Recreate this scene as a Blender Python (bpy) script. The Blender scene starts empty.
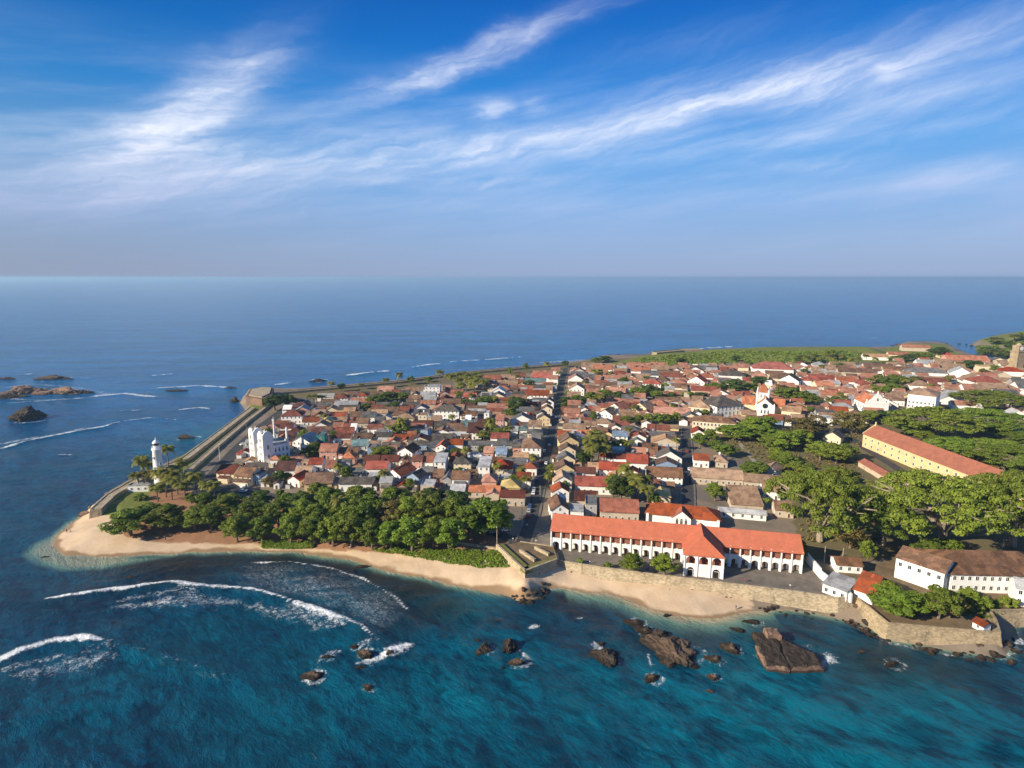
import bpy, math, random
import numpy as np
from mathutils import Vector, noise as mnoise
R = math.radians
sc = bpy.context.scene
COL = sc.collection

# ------------------------------------------------------------------ camera, sky, sun, exposure
F, PITCH, CAMH = 600.0, R(10.1), 120.0
cam = bpy.data.cameras.new('camera')
cam.sensor_width = 36.0
cam.lens = F / 1024 * 36.0
cam.clip_start, cam.clip_end = 1.0, 400000.0
camo = bpy.data.objects.new('camera', cam)
COL.objects.link(camo)
camo.location = (0, 0, CAMH)
camo.rotation_euler = (R(90) - PITCH, 0, 0)
sc.camera = camo
cp, sp = math.cos(PITCH), math.sin(PITCH)

SUN_AZ, SUN_EL = -117.0, 25.0
sv = Vector((math.sin(R(SUN_AZ)) * math.cos(R(SUN_EL)), math.cos(R(SUN_AZ)) * math.cos(R(SUN_EL)), math.sin(R(SUN_EL))))
sl = bpy.data.lights.new('sun', 'SUN')
sl.energy, sl.angle, sl.color = 5.0, R(0.5), (1.0, 0.87, 0.67)
so = bpy.data.objects.new('sun', sl)
COL.objects.link(so)
so.rotation_euler = sv.to_track_quat('Z', 'Y').to_euler()
so.location = (-300, -200, 400)

sc.view_settings.view_transform = 'Standard'
sc.view_settings.look = 'None'
sc.view_settings.exposure = 0.72
sc.view_settings.gamma = 1.0
sc.view_settings.use_curve_mapping = False


def dirpx(px, py):
    u, v = (px - 512) / F, (384 - py) / F
    d = Vector((u, cp + v * sp, -sp + v * cp)).normalized()
    return math.degrees(math.atan2(d.x, d.y)), math.degrees(math.asin(d.z))


class NT:
    """small node-tree helper"""
    def __init__(s, tree):
        s.t = tree
        s.n, s.l = tree.nodes, tree.links

    def new(s, typ, **kw):
        nd = s.n.new(typ)
        for k, v in kw.items():
            setattr(nd, k, v)
        return nd

    def put(s, sock, val):
        if hasattr(val, 'links') or isinstance(val, bpy.types.NodeSocket):
            s.l.new(val, sock)
        elif val is not None:
            sock.default_value = val

    def math(s, op, a, b=None, c=None, clamp=False):
        nd = s.new('ShaderNodeMath', operation=op, use_clamp=clamp)
        s.put(nd.inputs[0], a)
        if b is not None: s.put(nd.inputs[1], b)
        if c is not None: s.put(nd.inputs[2], c)
        return nd.outputs[0]

    def mix(s, fac, a, b, blend='MIX', clamp=False):
        nd = s.new('ShaderNodeMix', data_type='RGBA', blend_type=blend, clamp_result=clamp)
        s.put(nd.inputs[0], fac)
        s.put(nd.inputs[6], (*a, 1) if isinstance(a, tuple) and len(a) == 3 else a)
        s.put(nd.inputs[7], (*b, 1) if isinstance(b, tuple) and len(b) == 3 else b)
        return nd.outputs[2]

    def noise(s, vec, scale, detail=4, rough=0.55, dist=0.0, lac=2.0):
        nd = s.new('ShaderNodeTexNoise')
        if vec is not None: s.l.new(vec, nd.inputs['Vector'])
        nd.inputs['Scale'].default_value = scale
        nd.inputs['Detail'].default_value = detail
        nd.inputs['Roughness'].default_value = rough
        nd.inputs['Distortion'].default_value = dist
        return nd.outputs['Fac']

    def mapr(s, val, a, b, c=0.0, d=1.0, smooth=True):
        nd = s.new('ShaderNodeMapRange', interpolation_type='SMOOTHSTEP' if smooth else 'LINEAR')
        s.put(nd.inputs[0], val)
        for i, x in enumerate((a, b, c, d)):
            nd.inputs[i + 1].default_value = x
        return nd.outputs[0]

    def mapping(s, vec, loc=(0, 0, 0), rot=(0, 0, 0), scale=(1, 1, 1)):
        nd = s.new('ShaderNodeMapping')
        s.l.new(vec, nd.inputs[0])
        nd.inputs[1].default_value, nd.inputs[2].default_value, nd.inputs[3].default_value = loc, rot, scale
        return nd.outputs[0]

    def along(s, vec, deg, lx, ly, loc=(0, 0, 0)):
        """texture space turned by deg, stretched lx along and ly across that direction"""
        nd = s.new('ShaderNodeMapping', vector_type='TEXTURE')
        s.l.new(vec, nd.inputs[0])
        nd.inputs[1].default_value, nd.inputs[2].default_value, nd.inputs[3].default_value = loc, (0, 0, R(deg)), (lx, ly, 1)
        return nd.outputs[0]

    def ramp(s, val, stops, interp='LINEAR'):
        nd = s.new('ShaderNodeValToRGB')
        nd.color_ramp.interpolation = interp
        el = nd.color_ramp.elements
        while len(el) < len(stops): el.new(0.5)
        for e, (p, c) in zip(el, stops):
            e.position, e.color = p, (*c, 1)
        s.put(nd.inputs[0], val)
        return nd.outputs[0]


world = bpy.data.worlds.new('World')
sc.world = world
world.use_nodes = True
W = NT(world.node_tree)
W.n.clear()
sky = W.new('ShaderNodeTexSky', sky_type='NISHITA')
sky.sun_disc = False
sky.sun_elevation, sky.sun_rotation = R(SUN_EL), R(SUN_AZ)
sky.altitude, sky.air_density, sky.dust_density, sky.ozone_density = 100, 1.0, 0.6, 2.5
geo = W.new('ShaderNodeTexCoord').outputs['Generated']
sep = W.new('ShaderNodeSeparateXYZ')
W.l.new(geo, sep.inputs[0])
X, Y, Z = sep.outputs
az = W.math('MULTIPLY', W.math('ARCTAN2', X, Y), 57.29578)
el = W.math('MULTIPLY', W.math('ARCSINE', Z), 57.29578)
elc = W.math('DIVIDE', el, 90.0, clamp=True)
# air colour by height: lavender horizon haze to deep blue
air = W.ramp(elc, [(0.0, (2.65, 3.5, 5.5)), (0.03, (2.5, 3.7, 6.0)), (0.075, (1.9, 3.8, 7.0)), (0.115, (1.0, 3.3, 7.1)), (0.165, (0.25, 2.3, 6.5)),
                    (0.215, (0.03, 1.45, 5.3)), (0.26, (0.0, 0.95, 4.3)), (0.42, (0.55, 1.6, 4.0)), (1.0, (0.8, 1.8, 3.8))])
# the sky is deeper towards the left of the sun's side
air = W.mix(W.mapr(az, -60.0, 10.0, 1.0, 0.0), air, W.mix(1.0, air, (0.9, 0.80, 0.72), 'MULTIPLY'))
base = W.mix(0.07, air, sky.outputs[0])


def streak(p0, p1, wid, amp, soft=1.0, over=1.0):
    """one cirrus streak along a line of sky directions (degrees)"""
    a0, e0 = dirpx(*p0)
    a1, e1 = dirpx(*p1)
    ca, ce = (a0 + a1) / 2, (e0 + e1) / 2
    L = math.hypot(a1 - a0, e1 - e0) / 2 * over
    th = math.atan2(e1 - e0, a1 - a0)
    dx, dy = W.math('SUBTRACT', azw, ca), W.math('SUBTRACT', elw, ce)
    c, s_ = math.cos(th), math.sin(th)
    lx = W.math('ADD', W.math('MULTIPLY', dx, c / L), W.math('MULTIPLY', dy, s_ / L))
    ly = W.math('ADD', W.math('MULTIPLY', dx, -s_ / wid), W.math('MULTIPLY', dy, c / wid))
    q = W.math('ADD', W.math('POWER', W.math('ABSOLUTE', lx), 2.0 * soft), W.math('MULTIPLY', ly, ly))
    g = W.math('EXPONENT', W.math('MULTIPLY', q, -1.0))
    return W.math('MULTIPLY', g, amp)


cmb = W.new('ShaderNodeCombineXYZ')
W.l.new(az, cmb.inputs[0]); W.l.new(el, cmb.inputs[1])
ang = cmb.outputs[0]
# warp so that the streaks fray
wn = W.noise(W.mapping(ang, scale=(0.12, 0.28, 1)), 1.0, 4, 0.6)
wn2 = W.noise(W.mapping(ang, loc=(7, 3, 2), scale=(0.10, 0.22, 1)), 1.0, 4, 0.6)
wn3 = W.noise(W.mapping(ang, loc=(1, 9, 4), scale=(0.35, 0.7, 1)), 1.0, 6, 0.65)
wn4 = W.noise(W.mapping(ang, loc=(5, 2, 8), scale=(0.30, 0.8, 1)), 1.0, 6, 0.65)
azw = W.math('ADD', az, W.math('ADD', W.math('MULTIPLY', W.math('SUBTRACT', wn, 0.5), 5.0), W.math('MULTIPLY', W.math('SUBTRACT', wn3, 0.5), 1.8)))
elw = W.math('ADD', el, W.math('ADD', W.math('MULTIPLY', W.math('SUBTRACT', wn2, 0.5), 2.4), W.math('MULTIPLY', W.math('SUBTRACT', wn4, 0.5), 0.8)))
streaks = [((100, 180), (250, 66), 1.7, 0.72), ((150, 115), (275, 55), 1.5, 0.45), ((60, 168), (215, 130), 2.0, 0.42), ((-20, 190), (290, 160), 2.6, 0.55),
           ((365, 96), (590, 6), 0.9, 0.85), ((560, 135), (850, 76), 1.0, 0.78), ((200, 168), (640, 128), 1.5, 0.78),
           ((640, 100), (1060, 18), 1.6, 0.60), ((355, 184), (560, 179), 0.55, 0.5), ((780, 110), (1060, 85), 1.7, 0.30),
           ((480, 112), (508, 108), 0.75, 0.95), ((520, 106), (545, 104), 0.5, 0.4), ((880, 74), (905, 69), 0.6, 0.45), ((760, 170), (870, 160), 0.9, 0.32),
           ((880, 192), (1060, 172), 1.1, 0.45), ((560, 160), (800, 140), 1.2, 0.30), ((150, 205), (420, 208), 1.6, 0.25), ((600, 60), (780, 20), 1.2, 0.12),
           ((760, 140), (1030, 120), 0.8, 0.30)]
tot = None
for p0, p1, wd, am in streaks:
    g = streak(p0, p1, wd, am)
    tot = g if tot is None else W.math('ADD', tot, g)
fang = W.new('ShaderNodeCombineXYZ'); W.l.new(azw, fang.inputs[0]); W.l.new(elw, fang.inputs[1])
fib = W.noise(W.along(fang.outputs[0], 13, 13.0, 1.15), 1.0, 8, 0.56, 0.4)
fib2 = W.noise(W.along(fang.outputs[0], 30, 8.0, 1.1, (4, 7, 0)), 1.0, 8, 0.58, 0.4)
fibm = W.math('MULTIPLY', W.mapr(fib, 0.24, 0.78), W.mapr(fib2, 0.2, 0.75, 0.30, 1.0))
cl = W.math('MULTIPLY', tot, W.math('ADD', 0.20, W.math('MULTIPLY', fibm, 0.88)))
# thin general veil
veil = W.math('MULTIPLY', W.mapr(W.noise(W.along(ang, 7, 30.0, 4.0), 1.0, 6, 0.6), 0.38, 0.75),
              W.mapr(el, 9.0, 20.0, 0.36, 0.0))
cl = W.math('ADD', cl, veil)
cl = W.math('MINIMUM', cl, 0.93)
cl = W.math('MULTIPLY', cl, W.mapr(el, 0.0, 6.0, 0.0, 1.0))
cloudcol = W.mix(W.mapr(el, 4.0, 13.0), (4.6, 5.2, 7.4), (8.3, 8.6, 9.6))
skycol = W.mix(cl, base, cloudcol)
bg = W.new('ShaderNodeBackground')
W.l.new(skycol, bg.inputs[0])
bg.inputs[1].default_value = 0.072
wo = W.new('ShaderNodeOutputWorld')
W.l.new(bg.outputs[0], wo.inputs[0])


# ------------------------------------------------------------------ positions: picture point -> ground point
def at(px, py, z=0.0):
    u, v = (px - 512) / F, (384 - py) / F
    d = (u, cp + v * sp, -sp + v * cp)
    t = (z - CAMH) / d[2]
    return (d[0] * t, d[1] * t)


def pix(x, y, z):
    dz = z - CAMH
    f = y * cp - dz * sp
    return 512 + F * x / f, 384 - F * (y * sp + dz * cp) / f, f


def mpp(px, py, z=5.0):
    x, y = at(px, py, z)
    return pix(x, y, z)[2] / F


GZ = 5.0
rnd = random.Random(11)
nrg = np.random.default_rng(5)


# ------------------------------------------------------------------ materials
MATS = {}


def principled(name, rough=0.8, spec=0.3):
    m = bpy.data.materials.new(name)
    m.use_nodes = True
    t = NT(m.node_tree)
    b = t.n['Principled BSDF']
    b.inputs['Roughness'].default_value = rough
    b.inputs['Specular IOR Level'].default_value = spec
    MATS[name] = m
    return m, t, b


def objvec(t):
    return t.new('ShaderNodeTexCoord').outputs['Object']


def rand_obj(t):
    return t.new('ShaderNodeObjectInfo').outputs['Random']


def plain(name, c, rough=0.8, spec=0.3, var=0.18, scale=0.6, dirt=None, dirtamt=0.0):
    m, t, b = principled(name, rough, spec)
    n = t.noise(objvec(t), scale, 5, 0.6)
    col = t.mix(n, tuple(x * (1 - var) for x in c), tuple(min(1, x * (1 + var)) for x in c))
    if dirt:
        d = t.mapr(t.noise(objvec(t), scale * 0.45, 6, 0.7), 0.5, 0.75, 0, dirtamt)
        col = t.mix(d, col, dirt)
    t.l.new(col, b.inputs['Base Color'])
    return m


def roofmat(name, c, c2, patch=0.5, rough=0.85, rv=1.0):
    """weathered tiles: courses, patches of newer and older tile, lichen"""
    m, t, b = principled(name, rough, 0.15)
    v = objvec(t)
    r = rand_obj(t)
    off = t.new('ShaderNodeVectorMath', operation='ADD')
    t.l.new(v, off.inputs[0])
    cb = t.new('ShaderNodeCombineXYZ')
    t.l.new(t.math('MULTIPLY', r, 37.0), cb.inputs[0]); t.l.new(t.math('MULTIPLY', r, 91.0), cb.inputs[1])
    t.l.new(cb.outputs[0], off.inputs[1])
    vv = off.outputs[0]
    p = t.mapr(t.noise(vv, 0.33, 5, 0.65), 0.5 - patch * 0.25, 0.5 + patch * 0.28)
    col = t.mix(p, c, c2)
    cel = t.new('ShaderNodeTexVoronoi', feature='F1', distance='CHEBYCHEV'); t.l.new(t.mapping(vv, scale=(1, 1, .6)), cel.inputs['Vector']); cel.inputs['Scale'].default_value = 0.28
    cs = t.new('ShaderNodeSeparateColor'); t.l.new(cel.outputs['Color'], cs.inputs[0])
    col = t.mix(t.mapr(cs.outputs[0], 0.72, 0.76, 0, 0.28 * rv), col, tuple(min(1, x * 1.45 + .02) for x in c))
    col = t.mix(t.mapr(cs.outputs[1], 0.76, 0.8, 0, 0.5 * rv), col, tuple(x * 0.5 for x in c2))
    fine = t.noise(t.mapping(vv, scale=(2.2, 2.2, 5.0)), 1.0, 4, 0.75)
    col = t.mix(t.mapr(fine, 0.25, 0.8, 0.0, 0.5 + .25 * rv), col, tuple(x * 0.42 for x in c2))
    stain = t.mapr(t.noise(t.mapping(vv, scale=(1.0, 0.35, 0.35)), 0.7, 6, 0.7), 0.55, 0.75, 0, 0.2 + .3 * rv)
    col = t.mix(stain, col, (0.035, 0.03, 0.027))
    hs = t.new('ShaderNodeHueSaturation')
    t.l.new(t.math('ADD', 1.0 - .24 * rv, t.math('MULTIPLY', r, 0.55 * rv)), hs.inputs['Value'])
    t.l.new(t.math('ADD', 1.0 - .15 * rv, t.math('MULTIPLY', t.math('FRACT', t.math('MULTIPLY', r, 17.3)), 0.3 * rv)), hs.inputs['Saturation'])
    t.l.new(col, hs.inputs['Color'])
    t.l.new(hs.outputs[0], b.inputs['Base Color'])
    wv = t.new('ShaderNodeTexWave', wave_type='BANDS', bands_direction='X')
    t.l.new(v, wv.inputs[0]); wv.inputs['Scale'].default_value = 0.8
    bp = t.new('ShaderNodeBump')
    bp.inputs['Strength'].default_value = 0.35; bp.inputs['Distance'].default_value = 0.12
    t.l.new(t.math('ADD', wv.outputs['Fac'], fine), bp.inputs['Height'])
    t.l.new(bp.outputs[0], b.inputs['Normal'])
    return m


ROOFS = {  # name: (material, words in labels)
    'rust': (roofmat('rust_tile', (0.34, 0.10, 0.052), (0.20, 0.072, 0.045)), 'rust tiled'),
    'red': (roofmat('red_tile', (0.40, 0.088, 0.05), (0.26, 0.066, 0.042)), 'red tiled'),
    'orange': (roofmat('orange_tile', (0.46, 0.14, 0.07), (0.30, 0.10, 0.055), 0.7), 'orange tiled'),
    'brown': (roofmat('brown_tile', (0.28, 0.155, 0.095), (0.15, 0.09, 0.06)), 'brown tiled'),
    'tan': (roofmat('tan_tile', (0.46, 0.295, 0.185), (0.31, 0.195, 0.125)), 'tan tiled'),
    'salmon': (roofmat('salmon_tile', (0.54, 0.24, 0.15), (0.38, 0.17, 0.11)), 'salmon tiled'),
    'maroon': (roofmat('maroon_tile', (0.15, 0.048, 0.036), (0.095, 0.04, 0.032)), 'maroon tiled'),
    'grey': (roofmat('grey_sheet', (0.20, 0.195, 0.19), (0.115, 0.11, 0.11), 0.7, 0.6), 'grey roofed'),
    'pale': (roofmat('pale_sheet', (0.52, 0.52, 0.52), (0.36, 0.36, 0.37), 0.6, 0.5), 'pale grey roofed'),
    'dark': (roofmat('dark_tile', (0.14, 0.12, 0.105), (0.085, 0.075, 0.067)), 'dark roofed'),
    'teal': (roofmat('teal_sheet', (0.20, 0.30, 0.30), (0.12, 0.2, 0.2), 0.6, 0.5), 'teal roofed'),
    'blue': (roofmat('blue_sheet', (0.33, 0.43, 0.58), (0.24, 0.33, 0.46), 0.5, 0.45), 'blue sheet roofed'),
    'yellow': (roofmat('yellow_sheet', (0.52, 0.42, 0.20), (0.42, 0.32, 0.16), 0.6, 0.6), 'yellow roofed'),
    'arc': (roofmat('new_orange_tile', (0.60, 0.18, 0.098), (0.46, 0.14, 0.08), 1.0, .85, .1), 'orange tiled'),
    'barr': (roofmat('pink_red_tile', (0.42, 0.16, 0.10), (0.30, 0.12, 0.08), 0.7, .85, .1), 'red tiled'),
}
GRIME = (0.16, 0.13, 0.10)
WALLS = {
    'white': (plain('white_plaster', (0.78, 0.77, 0.74), 0.85, 0.2, 0.06, 0.5, GRIME, 0.35), 'white'),
    'cream': (plain('cream_plaster', (0.66, 0.56, 0.40), 0.85, 0.2, 0.1, 0.5, GRIME, 0.4), 'cream'),
    'yellow': (plain('yellow_plaster', (0.62, 0.47, 0.26), 0.85, 0.2, 0.15, 0.4, GRIME, 0.6), 'yellow'),
    'beige': (plain('beige_plaster', (0.48, 0.40, 0.31), 0.85, 0.2, 0.12, 0.5, GRIME, 0.5), 'beige'),
    'grey': (plain('grey_plaster', (0.36, 0.35, 0.34), 0.9, 0.2, 0.15, 0.5, GRIME, 0.5), 'grey'),
    'pink': (plain('pink_plaster', (0.58, 0.32, 0.25), 0.85, 0.2, 0.12, 0.5, GRIME, 0.4), 'pink'),
    'blue': (plain('blue_plaster', (0.22, 0.31, 0.46), 0.85, 0.2, 0.12, 0.5, GRIME, 0.3), 'blue'),
    'green': (plain('green_netting', (0.03, 0.20, 0.17), 0.85, 0.2, 0.2, 0.7), 'green'),
}
plain('white_paint', (0.8, 0.8, 0.78), 0.6, 0.3, 0.03)
plain('dark_glass', (0.025, 0.03, 0.035), 0.15, 0.5, 0.3)
plain('dark_opening', (0.03, 0.024, 0.02), 0.9, 0.1, 0.3)
plain('brown_wood', (0.12, 0.06, 0.035), 0.6, 0.3, 0.25)
plain('blind_red', (0.24, 0.095, 0.06), 0.8, 0.2, 0.35, 1.2)
plain('iron', (0.10, 0.10, 0.10), 0.5, 0.4, 0.2)
plain('stone_post', (0.42, 0.37, 0.29), 0.9, 0.2, 0.2)
plain('skin', (0.25, 0.13, 0.08), 0.6, 0.3, 0.1)
plain('cloth_blue', (0.05, 0.08, 0.2), 0.9, 0.1, 0.1)
plain('cloth_red', (0.35, 0.05, 0.04), 0.9, 0.1, 0.1)
plain('cloth_white', (0.7, 0.7, 0.68), 0.9, 0.1, 0.1)
plain('hair_black', (0.012, 0.01, 0.01), 0.6, 0.3, 0.1)
plain('rubber', (0.02, 0.02, 0.02), 0.8, 0.2, 0.1)
plain('car_white', (0.75, 0.75, 0.75), 0.25, 0.5, 0.02)
plain('car_silver', (0.35, 0.36, 0.37), 0.3, 0.6, 0.02)
plain('car_red', (0.35, 0.03, 0.02), 0.25, 0.5, 0.02)
plain('car_blue', (0.04, 0.08, 0.2), 0.25, 0.5, 0.02)
plain('lamp_glass', (0.85, 0.35, 0.05), 0.3, 0.5, 0.05)


def stonemat(name, c, c2, scale=0.5, bump=0.35, dark=0.55):
    m, t, b = principled(name, 0.9, 0.15)
    v = objvec(t)
    br = t.new('ShaderNodeTexVoronoi', feature='F1')
    t.l.new(t.mapping(v, scale=(0.9, 0.9, 1.9)), br.inputs['Vector']); br.inputs['Scale'].default_value = 0.9
    col = t.mix(t.mapr(t.noise(v, scale * 0.5, 6, 0.7), 0.3, 0.7), c, c2)
    col = t.mix(t.math('MULTIPLY', t.mapr(br.outputs['Distance'], 0.35, 0.75), 0.45), col, tuple(x * 0.3 for x in c))
    st = t.mapr(t.noise(t.mapping(v, scale=(1, 1, 0.3)), scale, 7, 0.75), 0.52, 0.72, 0, dark)
    col = t.mix(st, col, (0.055, 0.05, 0.035))
    if name.startswith('rock'):
        ps = t.new('ShaderNodeSeparateXYZ'); t.l.new(t.new('ShaderNodeNewGeometry').outputs['Position'], ps.inputs[0])
        wl_ = t.mapr(t.math('ADD', ps.outputs[2], t.math('MULTIPLY', t.noise(t.new('ShaderNodeNewGeometry').outputs['Position'], 0.7, 4, 0.6), 1.2)), 1.0, 1.7, 0.85, 0.0)
        col = t.mix(wl_, col, (0.022, 0.018, 0.014))
    t.l.new(col, b.inputs['Base Color'])
    bp = t.new('ShaderNodeBump')
    bp.inputs['Strength'].default_value = bump; bp.inputs['Distance'].default_value = 0.5
    t.l.new(t.noise(v, 1.3, 6, 0.7), bp.inputs['Height'])
    t.l.new(bp.outputs[0], b.inputs['Normal'])
    return m


stonemat('rampart_stone', (0.44, 0.345, 0.22), (0.30, 0.24, 0.16), .35, .5, .75)
stonemat('pale_stone', (0.50, 0.41, 0.28), (0.35, 0.285, 0.195), .35, .5, .75)
stonemat('rock_dark', (0.075, 0.055, 0.042), (0.035, 0.029, 0.025), 0.8, 1.0)
stonemat('rock_brown', (0.15, 0.098, 0.066), (0.062, 0.047, 0.036), 0.8, 1.0, 0.85)
stonemat('rock_pink', (0.30, 0.19, 0.13), (0.15, 0.10, 0.08), 0.15, 0.9, 0.8)
stonemat('bark_pale', (0.36, 0.30, 0.22), (0.26, 0.21, 0.155), 1.5, 0.3, 0.2)
stonemat('bark', (0.22, 0.165, 0.12), (0.14, 0.105, 0.08), 1.5, 0.3, 0.3)


def leafmat(name, c, c2, trans=0.35):
    m, t, b = principled(name, 0.55, 0.25)
    v = objvec(t)
    r = rand_obj(t)
    isl = t.new('ShaderNodeNewGeometry').outputs['Random Per Island']
    col = t.mix(t.math('MULTIPLY', t.math('ADD', isl, t.noise(v, 0.25, 3, 0.6)), 0.5), c, c2)
    hs = t.new('ShaderNodeHueSaturation')
    t.l.new(t.math('ADD', 0.478, t.math('MULTIPLY', r, 0.024)), hs.inputs['Hue'])
    t.l.new(t.math('ADD', 0.78, t.math('MULTIPLY', t.math('FRACT', t.math('MULTIPLY', r, 7.7)), 0.5)), hs.inputs['Value'])
    t.l.new(col, hs.inputs['Color'])
    t.l.new(hs.outputs[0], b.inputs['Base Color'])
    tr = t.new('ShaderNodeBsdfTranslucent')
    t.l.new(hs.outputs[0], tr.inputs[0])
    ms = t.new('ShaderNodeMixShader')
    ms.inputs[0].default_value = trans
    t.l.new(b.outputs[0], ms.inputs[1]); t.l.new(tr.outputs[0], ms.inputs[2])
    t.l.new(ms.outputs[0], t.n['Material Output'].inputs[0])
    return m


leafmat('leaf_green', (0.085, 0.14, 0.014), (0.185, 0.24, 0.030))
leafmat('leaf_dark', (0.045, 0.080, 0.013), (0.09, 0.14, 0.022))
leafmat('leaf_yellow', (0.105, 0.17, 0.016), (0.20, 0.265, 0.034))
leafmat('leaf_olive', (0.14, 0.125, 0.03), (0.23, 0.20, 0.055))
leafmat('leaf_lime', (0.12, 0.19, 0.018), (0.20, 0.29, 0.03))
leafmat('palm_leaf', (0.12, 0.14, 0.022), (0.26, 0.26, 0.05))


# ------------------------------------------------------------------ mesh helpers
class MB:
    def __init__(s):
        s.v, s.f, s.m = [], [], []

    def add(s, vs, fs, mat=0):
        o = len(s.v)
        s.v += [tuple(p) for p in vs]
        s.f += [tuple(i + o for i in f) for f in fs]
        s.m += [mat] * len(fs)

    def box(s, x0, x1, y0, y1, z0, z1, mat=0):
        s.add([(x0, y0, z0), (x1, y0, z0), (x1, y1, z0), (x0, y1, z0), (x0, y0, z1), (x1, y0, z1), (x1, y1, z1), (x0, y1, z1)],
              [(0, 3, 2, 1), (4, 5, 6, 7), (0, 1, 5, 4), (1, 2, 6, 5), (2, 3, 7, 6), (3, 0, 4, 7)], mat)

    def prism(s, poly, z0, z1, mat=0, topmat=None):
        n = len(poly)
        area = sum(poly[i][0] * poly[(i + 1) % n][1] - poly[(i + 1) % n][0] * poly[i][1] for i in range(n))
        if area < 0: poly = poly[::-1]
        vs = [(x, y, z0) for x, y in poly] + [(x, y, z1) for x, y in poly]
        s.add(vs, [tuple(range(n))[::-1]] + [(i, (i + 1) % n, n + (i + 1) % n, n + i) for i in range(n)], mat)
        s.add([(x, y, z1) for x, y in poly], [tuple(range(n))], mat if topmat is None else topmat)

    def tube(s, pts, rads, n=8, mat=0, cap=True):
        rings = []
        for i, p in enumerate(pts):
            p = Vector(p)
            a = Vector(pts[max(0, i - 1)]); b = Vector(pts[min(len(pts) - 1, i + 1)])
            d = (b - a).normalized() if (b - a).length > 1e-6 else Vector((0, 0, 1))
            u = d.cross(Vector((0, 1, 0)) if abs(d.y) < 0.9 else Vector((1, 0, 0))).normalized()
            w = d.cross(u)
            rings.append([p + (u * math.cos(2 * math.pi * k / n) + w * math.sin(2 * math.pi * k / n)) * rads[i] for k in range(n)])
        vs = [q for r_ in rings for q in r_]
        fs = []
        for i in range(len(pts) - 1):
            for k in range(n):
                fs.append((i * n + k, i * n + (k + 1) % n, (i + 1) * n + (k + 1) % n, (i + 1) * n + k))
        if cap:
            fs.append(tuple(range(n))[::-1]); fs.append(tuple((len(pts) - 1) * n + k for k in range(n)))
        s.add(vs, fs, mat)

    def extr(s, prof, x0, x1, axis='x', mat=0):
        """profile of (y,z) (or (x,z) for axis y) points extruded along the axis"""
        n = len(prof)
        if axis == 'x':
            vs = [(x0, a, b) for a, b in prof] + [(x1, a, b) for a, b in prof]
        else:
            vs = [(a, x0, b) for a, b in prof] + [(a, x1, b) for a, b in prof]
        s.add(vs, [tuple(range(n)), tuple(range(n, 2 * n))[::-1]] + [(i, n + i, n + (i + 1) % n, (i + 1) % n) for i in range(n)], mat)

    def mesh(s, name, mats, smooth=False):
        me = bpy.data.meshes.new(name)
        me.from_pydata(s.v, [], s.f)
        for m in mats: me.materials.append(MATS[m] if isinstance(m, str) else m)
        if len(mats) > 1: me.polygons.foreach_set('material_index', s.m)
        if smooth: me.polygons.foreach_set('use_smooth', [True] * len(s.f))
        me.update()
        import bmesh
        bm = bmesh.new(); bm.from_mesh(me)
        bmesh.ops.recalc_face_normals(bm, faces=bm.faces)
        bm.to_mesh(me); bm.free()
        return me

    def build(s, name, mats, parent=None, loc=None, rot=0, smooth=False):
        return obj(name, s.mesh(name, mats, smooth), parent, loc, rot)


def obj(name, me, parent=None, loc=None, rot=0):
    o = bpy.data.objects.new(name, me)
    COL.objects.link(o)
    if parent: o.parent = parent
    if loc: o.location = loc
    if rot: o.rotation_euler = (0, 0, rot)
    return o


def tag(o, label=None, cat=None, group=None, kind=None):
    if label: o['label'] = label
    if cat: o['category'] = cat
    if group: o['group'] = group
    if kind: o['kind'] = kind
    return o


def thing(name, label, cat, loc=(0, 0, 0), rot=0, group=None):
    o = bpy.data.objects.new(name, None)
    COL.objects.link(o)
    o.location = loc; o.rotation_euler = (0, 0, rot); o.empty_display_size = 0.5
    return tag(o, label, cat, group)


def edge(pL, pR, z=GZ):
    """front edge of a building from two picture points at its foot: origin, length, angle"""
    a, b = at(*pL, z), at(*pR, z)
    return (a[0], a[1], z), math.hypot(b[0] - a[0], b[1] - a[1]), math.atan2(b[1] - a[1], b[0] - a[0])


# ------------------------------------------------------------------ coast
# (px, py, kind) at sea level, kind: rise length in metres
coast_px = [(52, 546, 34), (58, 535, 34), (72, 522, 30), (86, 512, 6), (106, 498, 4), (128, 485, 4), (152, 474, 4), (180, 461, 4), (228, 427, 4), (247, 412, 4),
            (241, 402, 4), (247, 393, 4), (264, 391, 5), (300, 391.5, 8), (345, 387.5, 8), (400, 382.5, 8), (440, 377, 8), (480, 372.5, 8), (520, 369, 8), (560, 365.5, 8),
            (590, 361, 10), (600, 357.5, 10), (640, 356, 10), (690, 352, 12), (720, 350.5, 12), (800, 348.2, 12), (860, 349, 12), (893, 348, 12), (903, 343.5, 8),
            (938, 343.2, 8), (950, 345.5, 8), (960, 351, 8), (972, 356, 8), (990, 360, 8), (1012, 362, 8), (1050, 364, 8), (1160, 366, 8),
            (1400, 420, 8), (1500, 640, 8), (1120, 622, 6), (1018, 622, 6), (1006, 657, 10), (955, 652, 14), (895, 641, 14), (862, 624, 14), (825, 615, 16), (785, 609, 24), (762, 611, 40),
            (735, 616.5, 46), (705, 621, 48), (680, 619, 48), (655, 611, 46), (632, 600, 44), (605, 593, 40), (575, 590, 30), (550, 589, 10),
            (533, 600, 4), (520, 601, 4), (508, 596, 8), (490, 592, 18), (450, 585, 26), (410, 575, 28), (370, 565, 30), (330, 557, 30), (290, 552, 32), (240, 551, 34), (180, 553, 34),
            (130, 556, 34), (90, 557, 34), (64, 554, 34)]
coast = np.array([at(p[0], p[1], 0) for p in coast_px])
coast_L = np.array([p[2] for p in coast_px], float)
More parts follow.
